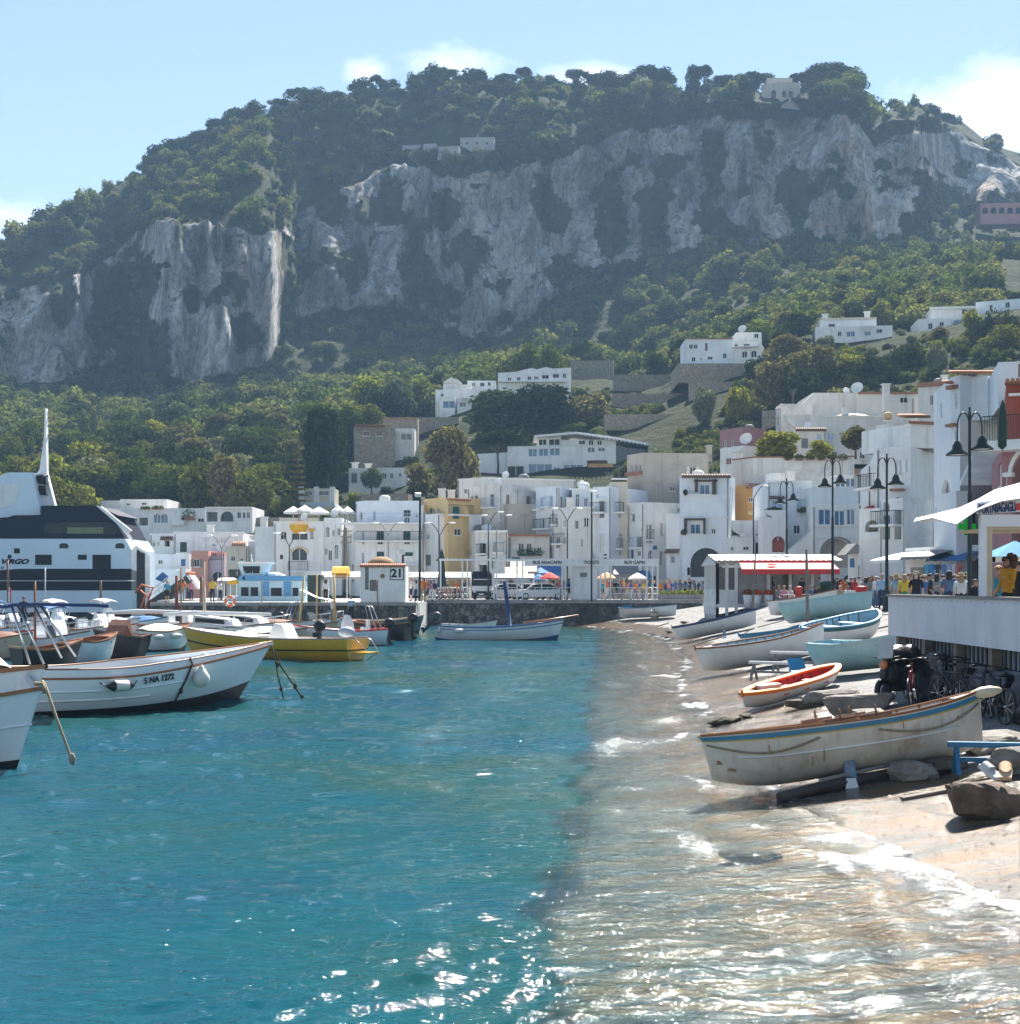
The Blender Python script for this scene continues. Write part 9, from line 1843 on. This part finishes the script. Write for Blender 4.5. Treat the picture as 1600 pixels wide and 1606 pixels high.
for i,(X,Y,sz,l) in enumerate(((9.35,32.2,(.9,1.9,1.15),'added black lump deepening the shade under the deck beside the red bicycle'),(9.45,28.9,(.8,2.4,1.0),'long added black lump deepening the shade behind the row of bicycles'),(9.5,26.4,(.8,1.8,1.1),'added black lump deepening the shade under the deck near the blue bundle'))):
    rock((X,Y,gp(X,Y)+sz[2]*.4),sz,70+i,MATS['black_cover'],l,'shade_lump',.5,0,'heap')  # black lumps added to deepen the shade under the deck
def slab(u0,v0,u1,v1,w,h,mat,lab,name='stone_slab'):
    a,b=ground_pt(u0,v0),ground_pt(u1,v1); d=b-a; c=(a+b)/2; return rock((c.x,c.y+w*.4,c.z+h*.35),(d.length,w,h),int(u0),mat,lab,name,.85,math.atan2(d.y,d.x),'slab')
slab(1262,1113,1352,1094,.55,.42,ROCKG,'long grey stone slab nearer the orange dinghy'); slab(1298,1134,1412,1108,.6,.5,ROCKG,'long grey stone slab in front of the scooter'); slab(1240,1117,1290,1106,.5,.3,ROCKB,'short broken brown slab at the end of the longer one'); slab(1345,1130,1400,1120,.6,.2,ROCKG,'flat pale slab between the biggest boat and the scooter')
for i,(u,v,c,l) in enumerate(((1467,1193,(.55,.45,.36),'rolled tan beach shoe on the low brown rock, left one'),(1487,1190,(.60,.50,.40),'rolled tan beach shoe on the low brown rock, right one'))):
    p=ground_pt(u,v); o=thing('shoe',l,'shoe',p); c0=Vector((p.x,p.y+.1,p.z+.24)); m=MB(); m.tube([c0+Vector((-.13,.04,.06)),c0,c0+Vector((.13,-.06,-.06))],[.075,.095,.085],10); m.build('upper',[M('shoe_tan%d'%i,c,.8,.2,6)],o); m=MB(); m.lathe([(.001,0),(.07,0),(.07,.012),(.001,.012)],10,Matrix.Translation(c0+Vector((.135,-.062,-.062)))@Matrix.Rotation(PI/2-.4,4,'Y')); m.build('opening',[BLACKP],o)
p=ground_pt(1556,1282); c0=Vector((p.x,p.y+.12,p.z+.50))
for i,(dx,rz,c,l) in enumerate(((-.0,.5,(.55,.57,.55),'grey white slipper lying on the angular brown block'),(.22,-.3,(.52,.36,.22),'tan slipper lying on the angular brown block'))):
    o=thing('slipper',l,'shoe',c0+Vector((dx,0,0))); T=Matrix.Translation(c0+Vector((dx,0,.06)))@Matrix.Rotation(rz,4,'Z')@Matrix.Rotation(.45,4,'X'); m=MB(); m.prism([T@Vector(q) for q in((-.07,-.17,0),(.07,-.17,0),(.085,.0,0),(.07,.16,0),(-.06,.16,0),(-.08,0,0))],T.to_3x3()@Vector((0,0,.05))); m.build('sole',[M('slip%d'%i,c,.8)],o); m=MB(); m.grid([[T@Vector((.08*math.cos(a),y_,.05+.07*math.sin(a))) for a in np.linspace(0,PI,7)] for y_ in(-.02,.12)],True); m.build('strap',[M('slip%d'%i,c)],o)
rr=random.Random(9)
for i,(u,v,L_,rz,l) in enumerate(((1200,1082,1.8,.5,'thin weathered board left behind the orange dinghy'),(1250,1075,1.5,.35,'thin grey board nearest the trestles'),(1110,1006,2.2,.4,'old plank beside the boat with the dark blue rim'),(1225,975,2.6,.2,'long slipway plank under the upper turquoise boat'),(1150,1040,1.6,.6,'dark plank at the water edge below the brown rimmed boat'),(1340,1010,2.4,.3,'plank on the pale upper slip near the scooter'),(1385,985,2.6,.25,'long plank on the pale slip below the deck corner'),(1075,985,1.2,.1,'driftwood stick by the far shore'),(1040,980,1.0,.5,'dark driftwood piece near the far boats'),(1500,1240,1.7,.16,'flat board on the slip behind the angular block'))):
    p=ground_pt(u,v,.03); o=thing('plank',l,'plank',p); m=MB(); m.obox(p,(L_,.14,.04),rz,0,-math.atan2(gp(p.x+.5,p.y)-gp(p.x-.5,p.y),1.0)); m.build('board',[WOODG if i%2 else M('plank_dark',(.07,.05,.035),.9,.4,4)],o)
for i,(u,v,s) in enumerate(((1052,992,.35),(1065,985,.5),(1083,990,.4),(1096,982,.5),(1048,1000,.3),(1120,978,.6),(1075,978,.4),(1105,996,.35))): rk(u,v,(s*1.6,s,s*.5),40+i,ROCKB,['brown stone at the far shoreline by the dark blue rimmed boat'][0])['group']='brown stones scattered on the far shore'
q=[];rngp=np.random.default_rng(2)
m=MB()
for i in range(900):
    Y=float(rngp.uniform(14,30)); xw=float(np.interp(Y,YW,XWv)); X=xw+rngp.uniform(.2,4.5); z=gp(X,Y); s=rngp.uniform(.008,.028); a=rngp.uniform(0,6.28)
    m.add([(X+s*math.cos(a),Y+s*math.sin(a),z),(X-s*math.sin(a),Y+s*math.cos(a),z),(X-s*math.cos(a),Y-s*math.sin(a),z),(X+s*math.sin(a),Y-s*math.cos(a),z),(X,Y,z+s*.7)],[(0,1,4),(1,2,4),(2,3,4),(3,0,4)])
tag(m.build('pebbles',[ROCKB],fix=False),'small pebbles and weed scraps strewn on the slip',None,kind='stuff')
# ---------------------------------------------------------------- sky, sun, air, camera
SUN_EL=math.radians(49); SUN_AZ=math.radians(18)     # azimuth clockwise from +Y (ahead of the camera) towards +X
w=bpy.data.worlds.new("World"); sc.world=w; w.use_nodes=True
nt=w.node_tree; N=nt.nodes; L=nt.links; N.clear()
out=N.new('ShaderNodeOutputWorld'); bg=N.new('ShaderNodeBackground'); bg.inputs[1].default_value=.058
sky=N.new('ShaderNodeTexSky'); sky.sky_type='NISHITA'; sky.sun_disc=False; sky.sun_elevation=SUN_EL; sky.sun_rotation=SUN_AZ
sky.air_density=1.0; sky.dust_density=.0; sky.ozone_density=2.2
tc=N.new('ShaderNodeTexCoord')
# thin clouds: masks in sky directions (x to the right, z up)
mp=N.new('ShaderNodeMapping'); mp.inputs['Scale'].default_value=(1,1,1.6); L.new(tc.outputs['Generated'],mp.inputs[0])
cn=noisen(N,L,15,9,.62,mp.outputs[0],dist=.3)
def blob(cx,cz,rx,rz):
    sp=N.new('ShaderNodeSeparateXYZ'); L.new(tc.outputs['Generated'],sp.inputs[0])
    # project on the plane y=1
    dx=mk(N,'ShaderNodeMath',operation='DIVIDE'); L.new(sp.outputs[0],dx.inputs[0]); L.new(sp.outputs[1],dx.inputs[1])
    dz=mk(N,'ShaderNodeMath',operation='DIVIDE'); L.new(sp.outputs[2],dz.inputs[0]); L.new(sp.outputs[1],dz.inputs[1])
    def nrm(s,c,r):
        a=mk(N,'ShaderNodeMath',operation='SUBTRACT'); L.new(s,a.inputs[0]); a.inputs[1].default_value=c
        d=mk(N,'ShaderNodeMath',operation='DIVIDE'); L.new(a.outputs[0],d.inputs[0]); d.inputs[1].default_value=r
        q=mk(N,'ShaderNodeMath',operation='POWER'); L.new(d.outputs[0],q.inputs[0]); q.inputs[1].default_value=2
        return q.outputs[0]
    ad=mk(N,'ShaderNodeMath',operation='ADD'); L.new(nrm(dx.outputs[0],cx,rx),ad.inputs[0]); L.new(nrm(dz.outputs[0],cz,rz),ad.inputs[1])
    ng=mk(N,'ShaderNodeMath',operation='MULTIPLY'); L.new(ad.outputs[0],ng.inputs[0]); ng.inputs[1].default_value=-1
    ex=mk(N,'ShaderNodeMath',operation='EXPONENT'); L.new(ng.outputs[0],ex.inputs[0])
    return ex.outputs[0]
tot=None
for (u,v,ru,rv) in ((720,100,85,40),(30,345,95,55),(1480,210,170,70),(1640,150,130,80),(940,120,90,30),(570,115,40,26)):
    bl=blob((u-800)/F,(VH-v)/F,ru/F,rv/F)
    if tot is None: tot=bl
    else:
        a=mk(N,'ShaderNodeMath',operation='ADD'); L.new(tot,a.inputs[0]); L.new(bl,a.inputs[1]); tot=a.outputs[0]
a=mk(N,'ShaderNodeMath',operation='MULTIPLY_ADD'); L.new(tot,a.inputs[0]); a.inputs[1].default_value=.46; L.new(cn,a.inputs[2])
cr=ramp(N,[(.70,0),(1.08,.75)]); L.new(a.outputs[0],cr.inputs[0])
hs=mk(N,'ShaderNodeHueSaturation',i_Saturation=.86,i_Value=1.0); L.new(sky.outputs[0],hs.inputs['Color'])
cl=mixc(N,L,cr.outputs[0],hs.outputs[0],(9,9.3,9.6))
L.new(cl,bg.inputs[0]); L.new(bg.outputs[0],out.inputs[0])
sd=bpy.data.lights.new('sun','SUN'); sd.energy=5.0; sd.angle=math.radians(.53); sd.color=(1,.95,.87)
so=bpy.data.objects.new('sun',sd); COL.objects.link(so)
d=Vector((math.sin(SUN_AZ)*math.cos(SUN_EL),math.cos(SUN_AZ)*math.cos(SUN_EL),math.sin(SUN_EL)))
so.rotation_euler=d.to_track_quat('Z','Y').to_euler()
# the air: one closed box of even density
hz=MB(); hz.box(-900,-60,-6,1000,1250,420)
hm=bpy.data.materials.new('air'); hm.use_nodes=True; hm.node_tree.nodes.clear()
ho=hm.node_tree.nodes.new('ShaderNodeOutputMaterial'); pv=hm.node_tree.nodes.new('ShaderNodeVolumePrincipled')
pv.inputs['Color'].default_value=(.45,.70,1,1); pv.inputs['Density'].default_value=HAZE; pv.inputs['Anisotropy'].default_value=.0
hm.node_tree.links.new(pv.outputs[0],ho.inputs['Volume'])
tag(hz.build('haze',[hm]),'thin bluish sea haze softening the far cliffs',None,kind='stuff')
cd=bpy.data.cameras.new('camera'); cam=bpy.data.objects.new('camera',cd); COL.objects.link(cam)
cam.location=(0,0,CH); cam.rotation_euler=(PI/2,0,0)
cd.sensor_fit='HORIZONTAL'; cd.sensor_width=36; cd.lens=36*F/1600; cd.shift_y=(VH-803)/1600
cd.clip_start=.5; cd.clip_end=6000
sc.camera=cam
sc.render.engine='CYCLES'; cy=sc.cycles
cy.use_denoising=True
try: cy.denoiser='OPENIMAGEDENOISE'
except Exception: pass
cy.max_bounces=6; cy.diffuse_bounces=4; cy.glossy_bounces=3; cy.transmission_bounces=3; cy.transparent_max_bounces=8; cy.volume_bounces=1
cy.use_adaptive_sampling=True; cy.adaptive_threshold=.015
cy.caustics_reflective=False; cy.caustics_refractive=False
cy.sample_clamp_indirect=6; cy.sample_clamp_direct=0
vs_=sc.view_settings; vs_.view_transform='Standard'; vs_.look='None'; vs_.exposure=EXPO; vs_.gamma=1
sc.render.film_transparent=False
